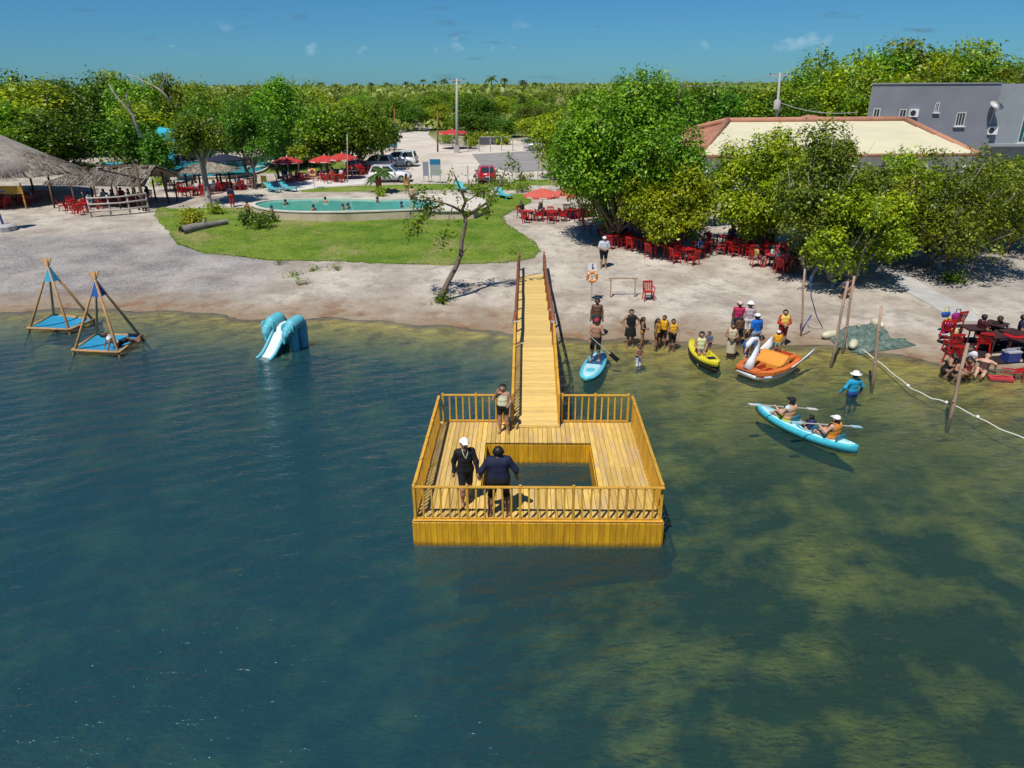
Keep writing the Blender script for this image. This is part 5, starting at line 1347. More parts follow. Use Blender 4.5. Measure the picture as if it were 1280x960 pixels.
apx = [(536, 263), (592, 263), (608, 258), (606, 248), (566, 242), (524, 243), (552, 250), (556, 257)]
_P = [at(x, y, pz + .09) for x, y in apx]; _c = sum(_P, Vector()) / len(_P); _zb = min(float(gz(p.x, p.y)) for p in _P) - .2
o = thing('pool_apron', 'raised pale paved apron at the end of the round pool', 'terrace', (_c.x, _c.y, _zb)); b = MB(); b.prism([(p.x - _c.x, p.y - _c.y) for p in _P], 0, pz + .02 - _zb); b.build('wall', PWALL, o)
b = MB(); b.prism([((p.x - _c.x) * 1.015, (p.y - _c.y) * 1.03) for p in _P], pz + .022 - _zb, pz + .10 - _zb); b.build('paving', COPE, o)
pool('large cyan pool behind the thatched shelters and dark parasol', [(176, 206), (196, 217), (250, 222), (320, 217), (342, 206), (324, 193), (262, 186), (215, 187), (188, 195)], .15, POOLC)
pool('small paddling pool beside the wood and the grass', [(122, 203), (130, 208), (150, 206), (158, 200), (145, 198), (128, 199)], .1, POOLC)
pool('narrow cyan pool beyond the red parasols', [(300, 207), (330, 208), (350, 202), (345, 197), (310, 200)], .12, POOLC)
for k, (px, py, lb, sk) in enumerate(((357, 256, 'head and shoulders of a swimmer out in the pool', 0), (407, 253, 'head and shoulders of a swimmer out in the pool', 0), (340, 264, 'swimmer resting against the near pool wall', 1), (392, 263, 'swimmer resting against the near pool wall', 1),
        (429, 262, 'swimmer resting against the near pool wall', 1), (435, 261, 'swimmer resting against the near pool wall', 1), (472, 253, 'head and shoulders of a swimmer out in the pool', 0), (502, 259, 'swimmer resting against the near pool wall', 1), (309, 258, 'bather sitting at the shaded end of the pool', 2))):
    p = at(px, py, pz); person(lb, (p.x, p.y, pz - 1.22), 1.64, rn.uniform(0, 360), 'wade', rn.choice(('brown', 'tan', 'dark')), vox=.035, features=False, pants=BLK, group=('swimmers out in the round pool', 'swimmers by the near wall', None)[sk])
person('person in patterned swimsuit standing on the far rim of the pool', at(509, 243, pz + .1), 1.66, 170, 'stand', 'tan', vox=.03, features=False, dress=(.35, .2, .06), hem=.8, longhair=True)
person('pale-skinned bather standing in the pool close to the wall', at(516, 258, pz - .5), 1.6, 190, 'stand', 'fair', vox=.03, features=False, pants=(.3, .1, .08))
person('man in dark jacket and red shorts standing at the pool end', G(291, 259), 1.7, 180, 'stand', 'dark', vox=.03, features=False, shirt=(.02, .02, .06), sleeve=1.6, pants=(.35, .03, .03), leg=1.0, cloth_shin=.6)

# ================================================================== BUILDINGS
GREYW = mat('grey_render', (0.19, 0.205, 0.235), 0.9, 0.08, 0.8, 0.1, dark=(.15, .16, .18), darkamt=.5); GREYL = mat('grey_render_light', (0.24, 0.27, 0.29), 0.9, 0.08, 0.8, 0.1)
GLASS = mat('dark_glass', (0.03, 0.035, 0.045), 0.08, 0.1, 1, 0.0, spec=.6); TEAL = mat('teal_glass', (0.015, 0.09, 0.11), 0.08, 0.1, 1, 0.0, spec=.6)
FRAME = mat('window_frame', (0.5, 0.5, 0.5), 0.5, .05, 4, 0); WHITEP = mat('white_paint', (0.72, 0.72, 0.70), 0.6, .06, 2, .05)
CREAM = mat('cream_roof', (0.58, 0.54, 0.37), 0.85, 0.07, 0.6, 0.15, dark=(.50, .46, .36), darkamt=.5)
TILE = mat('roof_tile', (0.40, 0.19, 0.12), 0.85, 0.2, 1.5, 0.3, objvar=.12)
YB = 73.0
def W(px, py, Y=YB): return atY(px, py, Y)
xl, xr = W(1083, 150).x, W(1242, 150).x; zt = W(1150, 105).z; ob = Vector((xl, YB, float(gz(xl, YB))))
gb = thing('grey_building', 'two storey grey rendered flat roofed building behind the trees', 'building', ob)
b = MB(); b.prism([(0, 0), (xr - xl, 0), (xr - xl, 10), (5.4, 10)], -1.0, zt - ob.z); b.build('wall', GREYW, gb)
xr2 = W(1330, 150).x; b = MB(); b.box(((xr + xr2) / 2 - xl, 5.35, (zt - ob.z) / 2 - .52), (xr2 - xr, 10, zt - ob.z + .94)); b.build('wing_wall', GREYL, gb)
b = MB(); b.prism([(-.1, -.1), (xr - xl, -.1), (xr - xl, 10.1), (5.3, 10.1)], zt - ob.z + .002, zt - ob.z + .09); b.build('parapet_cap', GREYL, gb)
b = MB(); b.box(((xr + xr2) / 2 - xl + .3, .1, W(1250, 181).z - ob.z), (xr2 - xr + 1.2, 1.6, .22)); b.build('canopy_slab', GREYL, gb)
def window(x0, y0, x1, y1, dy=0.0, glass=None, bars=1):
    a, c = W(x0, y1), W(x1, y0); w, h = c.x - a.x, c.z - a.z; cx, cz = (a.x + c.x) / 2 - xl, (a.z + c.z) / 2 - ob.z
    f = MB()
    for e in (-1, 1): f.box((cx + e * w / 2, dy - .03, cz), (.08, .12, h + .16)); f.box((cx, dy - .032, cz + e * h / 2), (w + .08, .12, .08))
    o = f.build('window', FRAME, gb)
    f = MB(); f.box((cx, dy + .005, cz), (w, .06, h)); f.build('pane', glass or GLASS, o)
    f = MB()
    for k in range(bars): f.box((cx - w / 2 + w * (k + 1) / (bars + 1), dy - .035, cz), (.05, .06, h))
    f.build('mullion', FRAME, o)
    f = MB(); f.box((cx, dy - .08, cz - h / 2 - .09), (w + .3, .26, .08)); f.build('sill', WHITEP, o)
window(1090.5, 136, 1100, 148); window(1123, 137, 1133, 148); window(1167.5, 129, 1174, 140, bars=1); window(1193, 141, 1207, 157, bars=2)
window(1236, 137, 1246, 158, .3); window(1274, 138, 1300, 178, .32, TEAL, 2)
def acunit(label, x0, y0, x1, y1, dy=0.0):
    a, c = W(x0, y1), W(x1, y0); w, h = c.x - a.x, c.z - a.z
    o = thing('air_conditioner', label, 'air conditioner', (a.x + w / 2, YB + dy - .28, a.z))
    f = MB(); f.box((0, 0, h / 2), (w, .42, h)); f.build('case', WHITEP, o)
    f = MB(); f.lathe([(h * .36, 0), (h * .36, .02), (0.02, .02)], 14); q = f.build('fan_grille', GLASS, o); q.rotation_euler = (rad(90), 0, 0); q.location = (-w * .18, -.213, h / 2)
    f = MB(); f.box((-w * .3, .1, -.05), (.06, .5, .06)); f.box((w * .3, .1, -.05), (.06, .5, .06)); f.build('bracket', FRAME, o)
acunit('white air conditioner unit beside a window under the parapet', 1134, 136, 1146, 146); acunit('white air conditioner unit under the satellite dish', 1233, 158, 1247, 168, .3)
dp = W(1245, 133, YB - .6); o = thing('satellite_dish', 'white satellite dish mounted on the grey wall', 'satellite dish', dp)
f = MB(); f.lathe([(.62, .12), (.5, .05), (.25, .0), (.02, -.02), (.25, .02), (.5, .075), (.62, .13)], 18); q = f.build('dish', WHITEP, o, True); q.rotation_euler = (rad(35), rad(10), 0)
f = MB(); f.tube([(0, 0, 0), (.1, .3, -.4), (.15, .6, -1.6)], .04, 6); f.build('mast', FRAME, o); f = MB(); f.tube([(0, 0, .05), (0, -.4, .55)], .025, 5); f.build('feed_arm', FRAME, o)
# long building with a cream hipped roof edged in tiles
YE, YR = 60.0, 70.5
e0, e1, r0_, r1_ = atY(872, 204, YE), atY(1216, 186, YE), atY(893, 155, YR), atY(1137, 149, YR)
ze, zr = (e0.z + e1.z) / 2 - .1, (r0_.z + r1_.z) / 2; X0, X1, A0, A1 = e0.x, e1.x + .6, r0_.x + 1.2, r1_.x - .4
gz0 = float(gz((X0 + X1) / 2, YE)); ob = Vector(((X0 + X1) / 2, YE, gz0))
hb = thing('restaurant_building', 'long low building with cream hipped roof edged in red tiles', 'building', ob)
def lb_(x, y, z): return Vector((x - ob.x, y - ob.y, z - ob.z))
YK = 2 * YR - YE
def slope(nm, a, c, d, e, n, m_, up=.0, th=.06):
    """roof plane a-c (eave) to e-d (ridge), in n strips, each a sheet of its own"""
    for k in range(n):
        f0, f1 = k / n, (k + 1) / n - .004
        q = [a.lerp(c, f0), a.lerp(c, f1), e.lerp(d, f1), e.lerp(d, f0)]; nrm = (q[1] - q[0]).cross(q[3] - q[0]).normalized(); dz = nrm * (.03 * (k % 2) + up)
        b = MB(); b.add([p + dz for p in q] + [p + dz - nrm * th for p in q], [(0, 1, 2, 3), (7, 6, 5, 4), (0, 4, 5, 1), (1, 5, 6, 2), (2, 6, 7, 3), (3, 7, 4, 0)]); b.build(nm, m_, hb)
E0, E1, R0, R1 = lb_(X0, YE, ze), lb_(X1, YE, ze), lb_(A0, YR, zr), lb_(A1, YR, zr); K0, K1 = lb_(X0, YK, ze), lb_(X1, YK, ze)
# four long cream courses on the front slope
for k in range(4):
    f0, f1 = k / 4, (k + 1) / 4 + .02
    slope('roof_sheet', E0.lerp(R0, f0), E1.lerp(R1, f0), E1.lerp(R1, f1), E0.lerp(R0, f1), 2, CREAM, -.055 * k + .2)
slope('roof_sheet', K1, K0, R0, R1, 6, CREAM)
slope('tile_course', K0, E0, R0 + Vector((0, -.05, 0)), R0 + Vector((0, .05, 0)), 14, TILE); slope('tile_course', E1, K1, R1 + Vector((0, .05, 0)), R1 + Vector((0, -.05, 0)), 14, TILE)
for a, c in ((E0, R0), (E1, R1), (R0, R1), (E0, E1), (K0, R0), (K1, R1)):
    b = MB(); b.tube([a + Vector((0, 0, .12)), a.lerp(c, .5) + Vector((0, 0, .15)), c + Vector((0, 0, .16))], .26 if a is not E0 or c is not E1 else .12, 8); b.build('ridge_tiles', TILE, hb, True)
b = MB(); b.box(lb_((X0 + X1) / 2, YR, (ze + gz0) / 2 - .2), (X1 - X0 - 2.4, 2 * (YR - YE) - 2.4, ze - gz0 + .3)); b.build('wall', WHITEP, hb)
for k in range(8):
    x = X0 + .8 + (X1 - X0 - 1.6) * k / 7; b = MB(); b.box(lb_(x, YE + .4, (ze + gz0) / 2), (.24, .24, ze - gz0)); b.build('pillar', WHITEP, hb)
p0 = atY(1022, 152, 76); o = thing('tiled_roof', 'small terracotta gable roof rising behind the cream roof ridge', 'roof', p0)
for e in (-1, 1):
    b = MB(); b.add([(0, 0, .55), (e * 3.0, 0, -.35), (e * 3.0, 3, -.35), (0, 3, .55), (0, 0, .45), (e * 3.0, 0, -.45), (e * 3., 3, -.45), (0, 3, .45)], [(0, 1, 2, 3), (4, 7, 6, 5), (0, 4, 5, 1), (1, 5, 6, 2), (2, 6, 7, 3)]); b.build('roof_plane', TILE, o)
b = MB(); b.box((0, 1.6, -3.2), (5.0, 2.4, 6.6)); b.build('wall', WHITEP, o)

# ================================================================== THATCH
THATCH = mat('thatch', (0.30, 0.265, 0.225), 0.95, 0.28, 2.2, 0.6, stretch=(2.5, 2.5, .7), dark=(.14, .115, .09), darkamt=.6)
STRAW = leaf_mat('straw', (.15, .12, .09), (.27, .235, .19), (.42, .37, .30), .1)
DKW = mat('dark_wood', (.11, .06, .035), .8, .25, 3, .3); PALEW = mat('pale_wood', (.42, .38, .34), .85, .2, 3, .3, stretch=(3, 3, .6))
def straw_on(root, fpos, n, L_, seed, nm='straw'):
    """bundles of straw lying down the roof; fpos(u, v) -> (point, downhill direction)"""
    rs = np.random.RandomState(seed); V = []
    for k in range(n):
        p, d = fpos(rs.rand(), rs.rand()); d = np.array(d) + rs.normal(0, .10, 3); d /= np.linalg.norm(d); s = np.cross(d, rs.normal(size=3)); s /= np.linalg.norm(s) + 1e-9
        l = L_ * rs.uniform(.6, 1.3); w = rs.uniform(.012, .03); p = np.array(p) + np.array([0, 0, .04 + rs.rand() * .05])
        V += [p - s * w, p + s * w, p + s * w * .4 + d * l, p - s * w * .4 + d * l]
    o = link(nm, numesh(nm, np.array(V), np.arange(len(V)).reshape(-1, 4), STRAW), root); tag(o, kind='stuff'); return o
def thatch_cone(label, c, R, H, eave, seed, name='thatched_hut', cat='hut', sx=1.0, posts=6, n=2600):
    root = thing(name, label, cat, c)
    prof = [(R * 1.0, eave - .12), (R * 1.02, eave), (R * .7, eave + H * .32), (R * .38, eave + H * .66), (R * .1, eave + H * .95), (.02, eave + H)]
    b = MB(); b.lathe(prof, 28, (0, 0, 0), 0, sx, 1.0, .02, seed); b.build('thatch_roof', THATCH, root, True)
    def f(u, v):
        a = u * 6.283; r = R * 1.03 * math.sqrt(.02 + .98 * v); q = r / (R * 1.02)
        z = eave + H * (1 - q) ** 1.04; return (r * sx * math.cos(a), r * math.sin(a), z), (math.cos(a) * R, math.sin(a) * R, -H * 1.1)
    straw_on(root, f, n, .5 * min(1.4, R / 3), seed)
    for k in range(posts):
        a = 6.283 * k / posts + .3; b = MB(); b.tube([(R * .72 * sx * math.cos(a), R * .72 * math.sin(a), -.4), (R * .72 * sx * math.cos(a), R * .72 * math.sin(a), eave + H * .2)], .09, 8); b.build('post', DKW, root, True)
    return root
c = G(-20, 250); thatch_cone('large grey thatched hut with drooping eaves over red chairs', c, 7.0, 3.9, 2.4, 1, sx=1.05, n=16000)
c = G(362, 206); thatch_cone('low wide thatched canopy behind the red parasols', c, 3.4, 1.6, 1.3, 3, 'thatched_canopy', 'canopy', n=1600)
c = G(390, 200); thatch_cone('pale thatched canopy partly hidden behind the low wide one', c, 3.0, 1.5, 1.5, 5, 'thatched_canopy', 'canopy', n=1400)
c = G(262, 236); thatch_cone('beige flat thatched canopy over dark seats by the pool', c, 2.6, .7, 1.7, 4, 'thatched_canopy', 'canopy', n=1400)
c = G(228, 200); thatch_cone('small thatched canopy beneath the cyan slide roof', c, 1.7, .9, 1.4, 6, 'thatched_canopy', 'canopy', n=700)
# long thatched shelter with a worn ridge and a pale rail fence before it
sA, sB = G(70, 258), G(186, 262); sdir_ = (sB - sA); Ls = sdir_.length; an = math.atan2(sdir_.y, sdir_.x)
sh = thing('thatched_shelter', 'long worn thatched shelter with gaps along its ridge', 'shelter', sA, an)
zr_, ze_ = 3.1, 1.85
for nm, y0, y1, z0, z1, sd in (('front_slope', -.35, 1.5, ze_, zr_, 7), ('back_slope', 4.4, 1.5, ze_ + .2, zr_, 8)):
    b = MB(); nn = 16
    for k in range(nn):
        x0, x1 = -.3 + (Ls + .5) * k / nn, -.3 + (Ls + .5) * (k + 1) / nn; w0 = .1 * math.sin(k * 1.7); w1 = .1 * math.sin((k + 1) * 1.7)
        dz0, dz1 = -(1.0 - k / nn) ** 3 * 1.1, -(1.0 - (k + 1) / nn) ** 3 * 1.1
        ps_ = [(x0, y0 + w0, z0), (x1, y0 + w1, z0), (x1, (y0 + y1) / 2, (z0 + z1) / 2 + .08 + dz1 * .5), (x0, (y0 + y1) / 2, (z0 + z1) / 2 + .08 + dz0 * .5), (x1, y1, z1 + dz1), (x0, y1, z1 + dz0)]
        b.add(ps_, [(0, 1, 2, 3), (3, 2, 4, 5)] if y0 < y1 else [(3, 2, 1, 0), (5, 4, 2, 3)])
        b.add([(x, y, z - .12) for x, y, z in ps_], [(3, 2, 1, 0), (5, 4, 2, 3)] if y0 < y1 else [(0, 1, 2, 3), (3, 2, 4, 5)])
    b.build(nm, THATCH, sh, True)
    straw_on(sh, (lambda y0, y1, z0, z1: lambda u, v: ((-.3 + (Ls + .5) * u, y0 + (y1 - y0) * v, z0 + (z1 - z0) * v + .05 - (1 - u) ** 3 * 1.1 * v), (0, y0 - y1, z0 - z1)))(y0, y1, z0, z1), 5500, .4, sd)
for k in range(5):
    x = Ls * (.3 + .16 * k); b = MB(); b.box((x, 1.2, 2.98 + .02 * k), (.5, .34, .06)); b.build('ridge_slat', PALEW if k % 2 else DKW, sh)
for k in range(5):
    for y in (-.5, 3.9):
        x = .3 + (Ls - .4) * k / 4; b = MB(); b.tube([(x, y, -.4), (x, y, 1.75)], .07, 7); b.build('post', DKW, sh, True)
for (x, y, z) in ((Ls + .25, -.6, 3.5), (Ls - .6, -.3, 3.0), (Ls - .25, 3.0, 2.9)):
    b = MB(); b.tube([(x, y, -.4), (x - .25, y, z)], .085, 8); b.build('gate_post', DKW, sh, True)
b = MB(); b.bar((Ls - .2, -.55, 3.3), (Ls * .45, .9, 3.1), .1); b.build('ridge_beam', DKW, sh)
fa, fb_ = G(115, 272), G(187, 266); fd = fb_ - fa; fL = fd.length
fn_ = thing('rail_fence', 'whitewashed three rail fence in front of the thatched shelter', 'fence', fa, math.atan2(fd.y, fd.x))
for z in (.45, .95, 1.4):
    b = MB(); b.tube([(-.1, 0, z + .02), (fL * .5, .02, z - .04), (fL, 0, z + .06)], .06, 7); b.build('rail', PALEW, fn_, True)
for k in range(4):
    b = MB(); b.tube([(fL * k / 3, .08, -.3), (fL * k / 3 - .05, .08, 1.55)], .07, 7); b.build('post', PALEW, fn_, True)

# blue post with a round wooden shade on a concrete base, at the left
c = G(6, 288); o = thing('shade_post', 'blue post with round wooden top on a pale concrete block', 'shade post', c)
b = MB(); b.lathe([(.75, -.1), (.78, .3), (.6, .42), (.1, .43)], 10); b.build('concrete_base', CONC, o); b = MB(); b.tube([(0.0, 0, .3), (-.22, 0, 2.6)], .075, 10); b.build('pole', pmat((.02, .06, .35)), o, True)
b = MB(); b.lathe([(.02, 2.62), (.55, 2.60), (.70, 2.85), (.68, 3.2), (.5, 3.4), (.05, 3.45)], 16, (-.42, 0, 0)); b.build('wooden_top', mat('warm_wood', (.34, .15, .05), .6, .25, 3, .3), o, True)
b = MB(); b.box((-.3, 0, 2.58), (1.2, 1.2, .08)); b.build('blue_plate', pmat((.02, .05, .3)), o)
sg = G(28, 262); o = thing('bar_sign', 'yellow wooden board sign hanging under the large hut eaves', 'sign', sg + Vector((-1.0, .3, 0)))
for k in range(4): b = MB(); b.box((0, 0, 1.25 + .16 * k), (2.4, .05, .14)); b.build('board', mat('yellow_board', (.45, .27, .04), .7, .2, 3, .2), o)
for e in (-1, 1): b = MB(); b.box((e * 1.1, .06, .9), (.1, .08, 2.2)); b.build('upright', mat('yellow_board', (.45, .27, .04)), o)

# ================================================================== FURNITURE
REDP = mat('red_plastic', (0.40, 0.012, 0.012), 0.4, 0.06, 3, 0.02); REDK = mat('red_plastic_faded', (0.50, 0.05, 0.06), 0.45, 0.08, 3, 0.02)
def chair_meshes(m_):
    P = {}
    b = MB(); b.add([(-.22, -.21, .42), (.22, -.21, .42), (.20, .20, .40), (-.20, .20, .40), (-.22, -.21, .45), (.22, -.21, .45), (.20, .20, .43), (-.20, .20, .43)], [(0, 3, 2, 1), (4, 5, 6, 7), (0, 1, 5, 4), (1, 2, 6, 5), (2, 3, 7, 6), (3, 0, 4, 7)]); P['seat'] = [b]
    b = MB()
    for k in range(5): x = -.17 + .085 * k; b.bar((x, .21, .44), (x * 1.08, .31, .84), .045, .02)
    b.bar((-.22, .31, .85), (.22, .31, .85), .05, .09); b.bar((-.215, .20, .43), (-.22, .315, .87), .04, .03); b.bar((.215, .20, .43), (.22, .315, .87), .04, .03); P['backrest'] = [b]
    P['leg'] = []
    for sx in (-1, 1):
        for sy in (-1, 1):
            b = MB(); b.add([(sx * .20 - .03, sy * .19 - .02, .43), (sx * .20 + .03, sy * .19 - .02, .43), (sx * .20 + .03, sy * .19 + .02, .43), (sx * .20 - .03, sy * .19 + .02, .43), (sx * .24 - .02, sy * .24 - .015, 0), (sx * .24 + .02, sy * .24 - .015, 0), (sx * .24 + .02, sy * .24 + .015, 0), (sx * .24 - .02, sy * .24 + .015, 0)], [(0, 1, 2, 3), (7, 6, 5, 4), (0, 4, 5, 1), (1, 5, 6, 2), (2, 6, 7, 3), (3, 7, 4, 0)]); P['leg'].append(b)
    P['armrest'] = []
    for sx in (-1, 1):
        b = MB(); b.bar((sx * .25, -.20, .64), (sx * .235, .27, .66), .05, .025); b.bar((sx * .24, -.20, .43), (sx * .25, -.20, .64), .035, .03); P['armrest'].append(b)
    return [(nm, q.mesh(nm, m_)) for nm, L2 in P.items() for q in L2]
CH = {0: chair_meshes(REDP), 1: chair_meshes(REDK), 2: chair_meshes(pmat((.62, .62, .6)))}
def chair(label, p, face, group=None, kind=0, tip=None):
    o = thing('plastic_chair', label, 'chair', p, rad(face), group)
    for nm, me in CH[kind]: link(nm, me, o)
    if tip: o.rotation_euler = (tip, 0, rad(face))
    return o
def table_meshes(m_):
    b = MB(); b.box((0, 0, .71), (.76, .76, .03)); b.box((0, 0, .675), (.70, .70, .04)); L2 = [('table_top', b.mesh('table_top', m_))]
    for sx in (-1, 1):
        for sy in (-1, 1): b = MB(); b.bar((sx * .31, sy * .31, .66), (sx * .34, sy * .34, 0), .05, .05); L2.append(('leg', b.mesh('leg', m_)))
    return L2
TB = {0: table_meshes(REDP), 1: table_meshes(pmat((.6, .6, .58))), 2: table_meshes(mat('dark_table', (.05, .02, .02), .6)), 3: table_meshes(REDK)}
def table(label, p, face, group=None, kind=0):
    o = thing('plastic_table', label, 'table', p, rad(face), group)
    for nm, me in TB[kind]: link(nm, me, o)
    return o
def setof(px, py, n, where, gname, seed, tk=0, ck=0, people=0, R=.78, bag=False):
    """a table with n chairs round it, some of them taken"""
    r = random.Random(seed); c = G(px, py); a0 = r.uniform(0, 90)
    table('%s plastic table %s' % (('red', 'white', 'dark', 'faded red')[tk], where), c, a0, '%s tables %s' % (('red', 'white', 'dark', 'faded red')[tk], gname), tk)
    for k in range(n):
        a = rad(a0 + 360 / n * k + r.uniform(-14, 14)); q = c + Vector((math.cos(a), math.sin(a), 0)) * (R + r.uniform(-.05, .2)); q.z = float(gz(q.x, q.y))
        f = math.degrees(a) - 90 + r.uniform(-15, 15)
        chair('red plastic armchair %s' % where, q, f, 'red chairs ' + gname, ck)
        if k < people:
            cl_ = r.choice(((.5, .5, .5), (.05, .07, .2), (.4, .05, .06), (.02, .02, .03), (.1, .25, .35), (.45, .3, .1)))
            person('seated person %s' % where, q + Vector((0, 0, .0)), r.uniform(1.55, 1.74), f, 'sit', r.choice(('brown', 'tan', 'dark')), vox=.034, features=False, shirt=cl_, pants=r.choice((BLK, NAVY, (.2, .2, .22))), leg=.9, group='seated people ' + gname, longhair=r.random() < .4)
w = 'on the sand beside the lawn'
setof(660, 276, 3, w, 'beside the lawn', 1, 3, 0, 2); setof(690, 277, 4, w, 'beside the lawn', 2); setof(715, 274, 4, w, 'beside the lawn', 3); setof(735, 268, 4, w, 'beside the lawn', 4, 0, 0, 1)
w = 'in the shade of the huge dark tree'
for k, (px, py, n, pe) in enumerate(((770, 308, 4, 1), (800, 312, 4, 1), (828, 320, 4, 1), (858, 326, 4, 1), (842, 300, 4, 0), (880, 316, 3, 0), (790, 292, 4, 1), (748, 292, 3, 1))): setof(px, py, n, w, 'under the huge tree', 10 + k, 0, 0, pe)
w = 'below the dense yellow-green tree'
for k, (px, py, n, pe) in enumerate(((905, 310, 3, 1), (932, 320, 4, 0), (962, 318, 4, 0), (950, 304, 3, 0), (982, 338, 4, 4), (966, 334, 3, 3))): setof(px, py, n, w, 'below the yellow-green tree', 30 + k, 3 if k > 3 else 0, 0, pe)
chair('single red plastic armchair standing empty on open sand', G(810, 375), 4)
for k, (px, py) in enumerate(((1168, 322), (1176, 316), (1180, 326))): chair('red plastic armchair beside the twiggy olive tree trunk', G(px, py), 40 + 50 * k, 'red chairs beside the olive tree', 0, None)
w = 'in front of the large thatched hut'
for k, (px, py, n, pe) in enumerate(((8, 258, 4, 1), (28, 256, 4, 1), (44, 250, 3, 0), (-8, 262, 4, 0))): setof(px, py, n, w, 'before the hut', 40 + k, 0, 0, pe)
w = 'beside the whitewashed rail fence'
for k, (px, py, n, pe) in enumerate(((92, 262, 4, 1), (104, 266, 4, 1))): setof(px, py, n, w, 'beside the rail fence', 50 + k, 0, 0, pe)
w = 'under the long thatched shelter'
for k, (px, py, n, pe) in enumerate(((130, 258, 4, 3), (155, 256, 4, 3), (175, 254, 3, 2))): setof(px, py, n, w, 'under the shelter', 60 + k, 1, 0, pe)
w = 'by the slender pale tree near the pools'
for k, (px, py, n, pe) in enumerate(((240, 245, 4, 1), (258, 243, 4, 1), (285, 238, 3, 1), (300, 236, 4, 0), (312, 233, 3, 0), (228, 238, 3, 0))): setof(px, py, n, w, 'near the pools', 70 + k, 0, 0, pe)
w = 'under the red parasols'
for k, (px, py, n, pe) in enumerate(((360, 228, 4, 3), (378, 226, 3, 1), (405, 226, 4, 2), (420, 228, 4, 2), (440, 222, 4, 1), (452, 218, 4, 0))): setof(px, py, n, w, 'under the red parasols', 80 + k, (1, 0)[k % 2], 0, pe)

# the group sitting at the water on the right
chair('red chair draped with a blue, yellow and magenta towel', G(1182, 424), 150, None, 0); chair('red chair carrying a purple bag, beside the towel chair', G(1192, 412), 200, None, 0)
for nm, px, py, z, d_, c_, lb, ct in (('towel', 1180, 424, .62, (.42, .08, .5), (.42, .01, .22), 'magenta towel hung over a red chair', 'towel'), ('towel', 1177, 416, .86, (.4, .07, .16), (.02, .08, .32), 'blue and yellow towel on the chair top', 'towel'),
        ('bag', 1193, 410, .55, (.3, .14, .3), (.22, .015, .20), 'purple bag standing on a red chair', 'bag'), ('bag', 1193, 424, .35, (.3, .15, .24), (.52, .42, .22), 'straw beach bag between the red chairs', 'bag')):
    q = G(px, py); o = thing(nm, lb, ct, q, rad(15))
    fnb, _p = bones_sdf([((-d_[0] * .35, 0, z), (d_[0] * .35, 0, z), d_[1], d_[1] * .9, 0), ((-d_[0] * .3, -.02, z - d_[2] * .6), (d_[0] * .3, .03, z - d_[2] * .6), d_[1] * .9, d_[1], 0)], .04)
    V, F = surface_net(fnb, np.array([-.8, -.6, z - 1.2]), np.array([.8, .6, z + .6]), .05); link('fabric', numesh('fabric', V, F, cmat(c_), True), o)
    b = MB(); b.tube([(-.12, 0, z + .06), (-.1, 0, z + .28), (.1, 0, z + .28), (.12, 0, z + .06)], .02, 6); b.build('hem' if nm == 'towel' else 'handle', cmat((.6, .5, .05) if nm == 'towel' else (.05, .02, .02)), o)
chair('red chair with a white paper on its back, at the shoreline', G(1188, 441), 178, None, 0); chair('red chair standing in shallow water behind seated bathers', G(1189, 456), 175, None, 0)
chair('dark red chair beside the dark tables, turned away', G(1226, 440), 160, None, 0)
for k, (px, py) in enumerate(((1212, 430), (1240, 440), (1262, 436), (1275, 446), (1240, 425))): table('dark table at the right end of the beach', G(px, py), 10 * k, 'dark beach tables', 2)
DKC = mat('dark_cloth', (.018, .010, .012), .9, .3, 4, .3)  # near-black cloth of the added tarp, carries the shaded look of this group
q = G(1256, 438); o = thing('added_dark_tarp', 'wide dark tarpaulin added under the tables to darken the ground there', 'tarpaulin', q)
n_ = 24; u = np.linspace(-1, 1, n_); U, W_ = np.meshgrid(u, u, indexing='ij'); X, Y_ = U * 2.2 + .35 * W_ + .12 * np.sin(7 * W_), W_ * 1.2 - U * .30 + .1 * np.sin(6 * U); Z = gz(X + q.x, Y_ + q.y) - q.z + .05 + .03 * np.sin(5 * U + 3 * W_) + .03 * np.sin(9 * W_ - 4 * U)
i = np.arange((n_ - 1) ** 2); a = (i // (n_ - 1)) * n_ + i % (n_ - 1); link('cloth', numesh('cloth', np.stack([X.ravel(), Y_.ravel(), Z.ravel()], 1), np.stack([a, a + n_, a + n_ + 1, a + 1], 1), DKC, True), o)
for (x, y) in ((-2.0, -.8), (2.0, .9)): b = MB(); b.ball((x, y, float(gz(x + q.x, y + q.y)) - q.z + .08), (.16, .13, .1)); b.build('weight_stone', CONC, o, True)
for k, (px, py, c_, lb) in enumerate(((1262, 452, (.02, .04, .18), 'blue cool box among the dark tables'), (1250, 424, (.03, .05, .16), 'navy cool box behind the dark tables'))):
    q = G(px, py, .04); o = thing('cool_box', lb, 'cool box', q, rad(12)); b = MB(); b.box((0, 0, .18), (.55, .36, .36)); b.build('box', pmat(c_), o); b = MB(); b.box((0, 0, .385), (.58, .39, .05)); b.build('lid', pmat((.4, .42, .45)), o); b = MB(); b.bar((-.3, 0, .33), (-.3, 0, .5), .04); b.bar((.3, 0, .33), (.3, 0, .5), .04); b.bar((-.3, 0, .5), (.3, 0, .5), .04); b.build('handle', pmat((.3, .3, .32)), o)
q = G(1262, 441); o = thing('round_table', 'small bright red round table among the dark tables', 'table', q); b = MB(); b.lathe([(.36, .70), (.37, .73), (.02, .735)], 18); b.build('table_top', REDP, o); b = MB(); b.tube([(0, 0, 0), (0, 0, .7)], .05, 8); b.build('leg', REDP, o); b = MB(); b.lathe([(.26, 0), (.2, .05), (.05, .08)], 14); b.build('foot', REDP, o)
per = dict(vox=.028)
person('person in dark top leaning forward at the dark tables', G(1238, 424), 1.7, 10, 'crouch', 'dark', shirt=BLK, pants=BLK, **per)
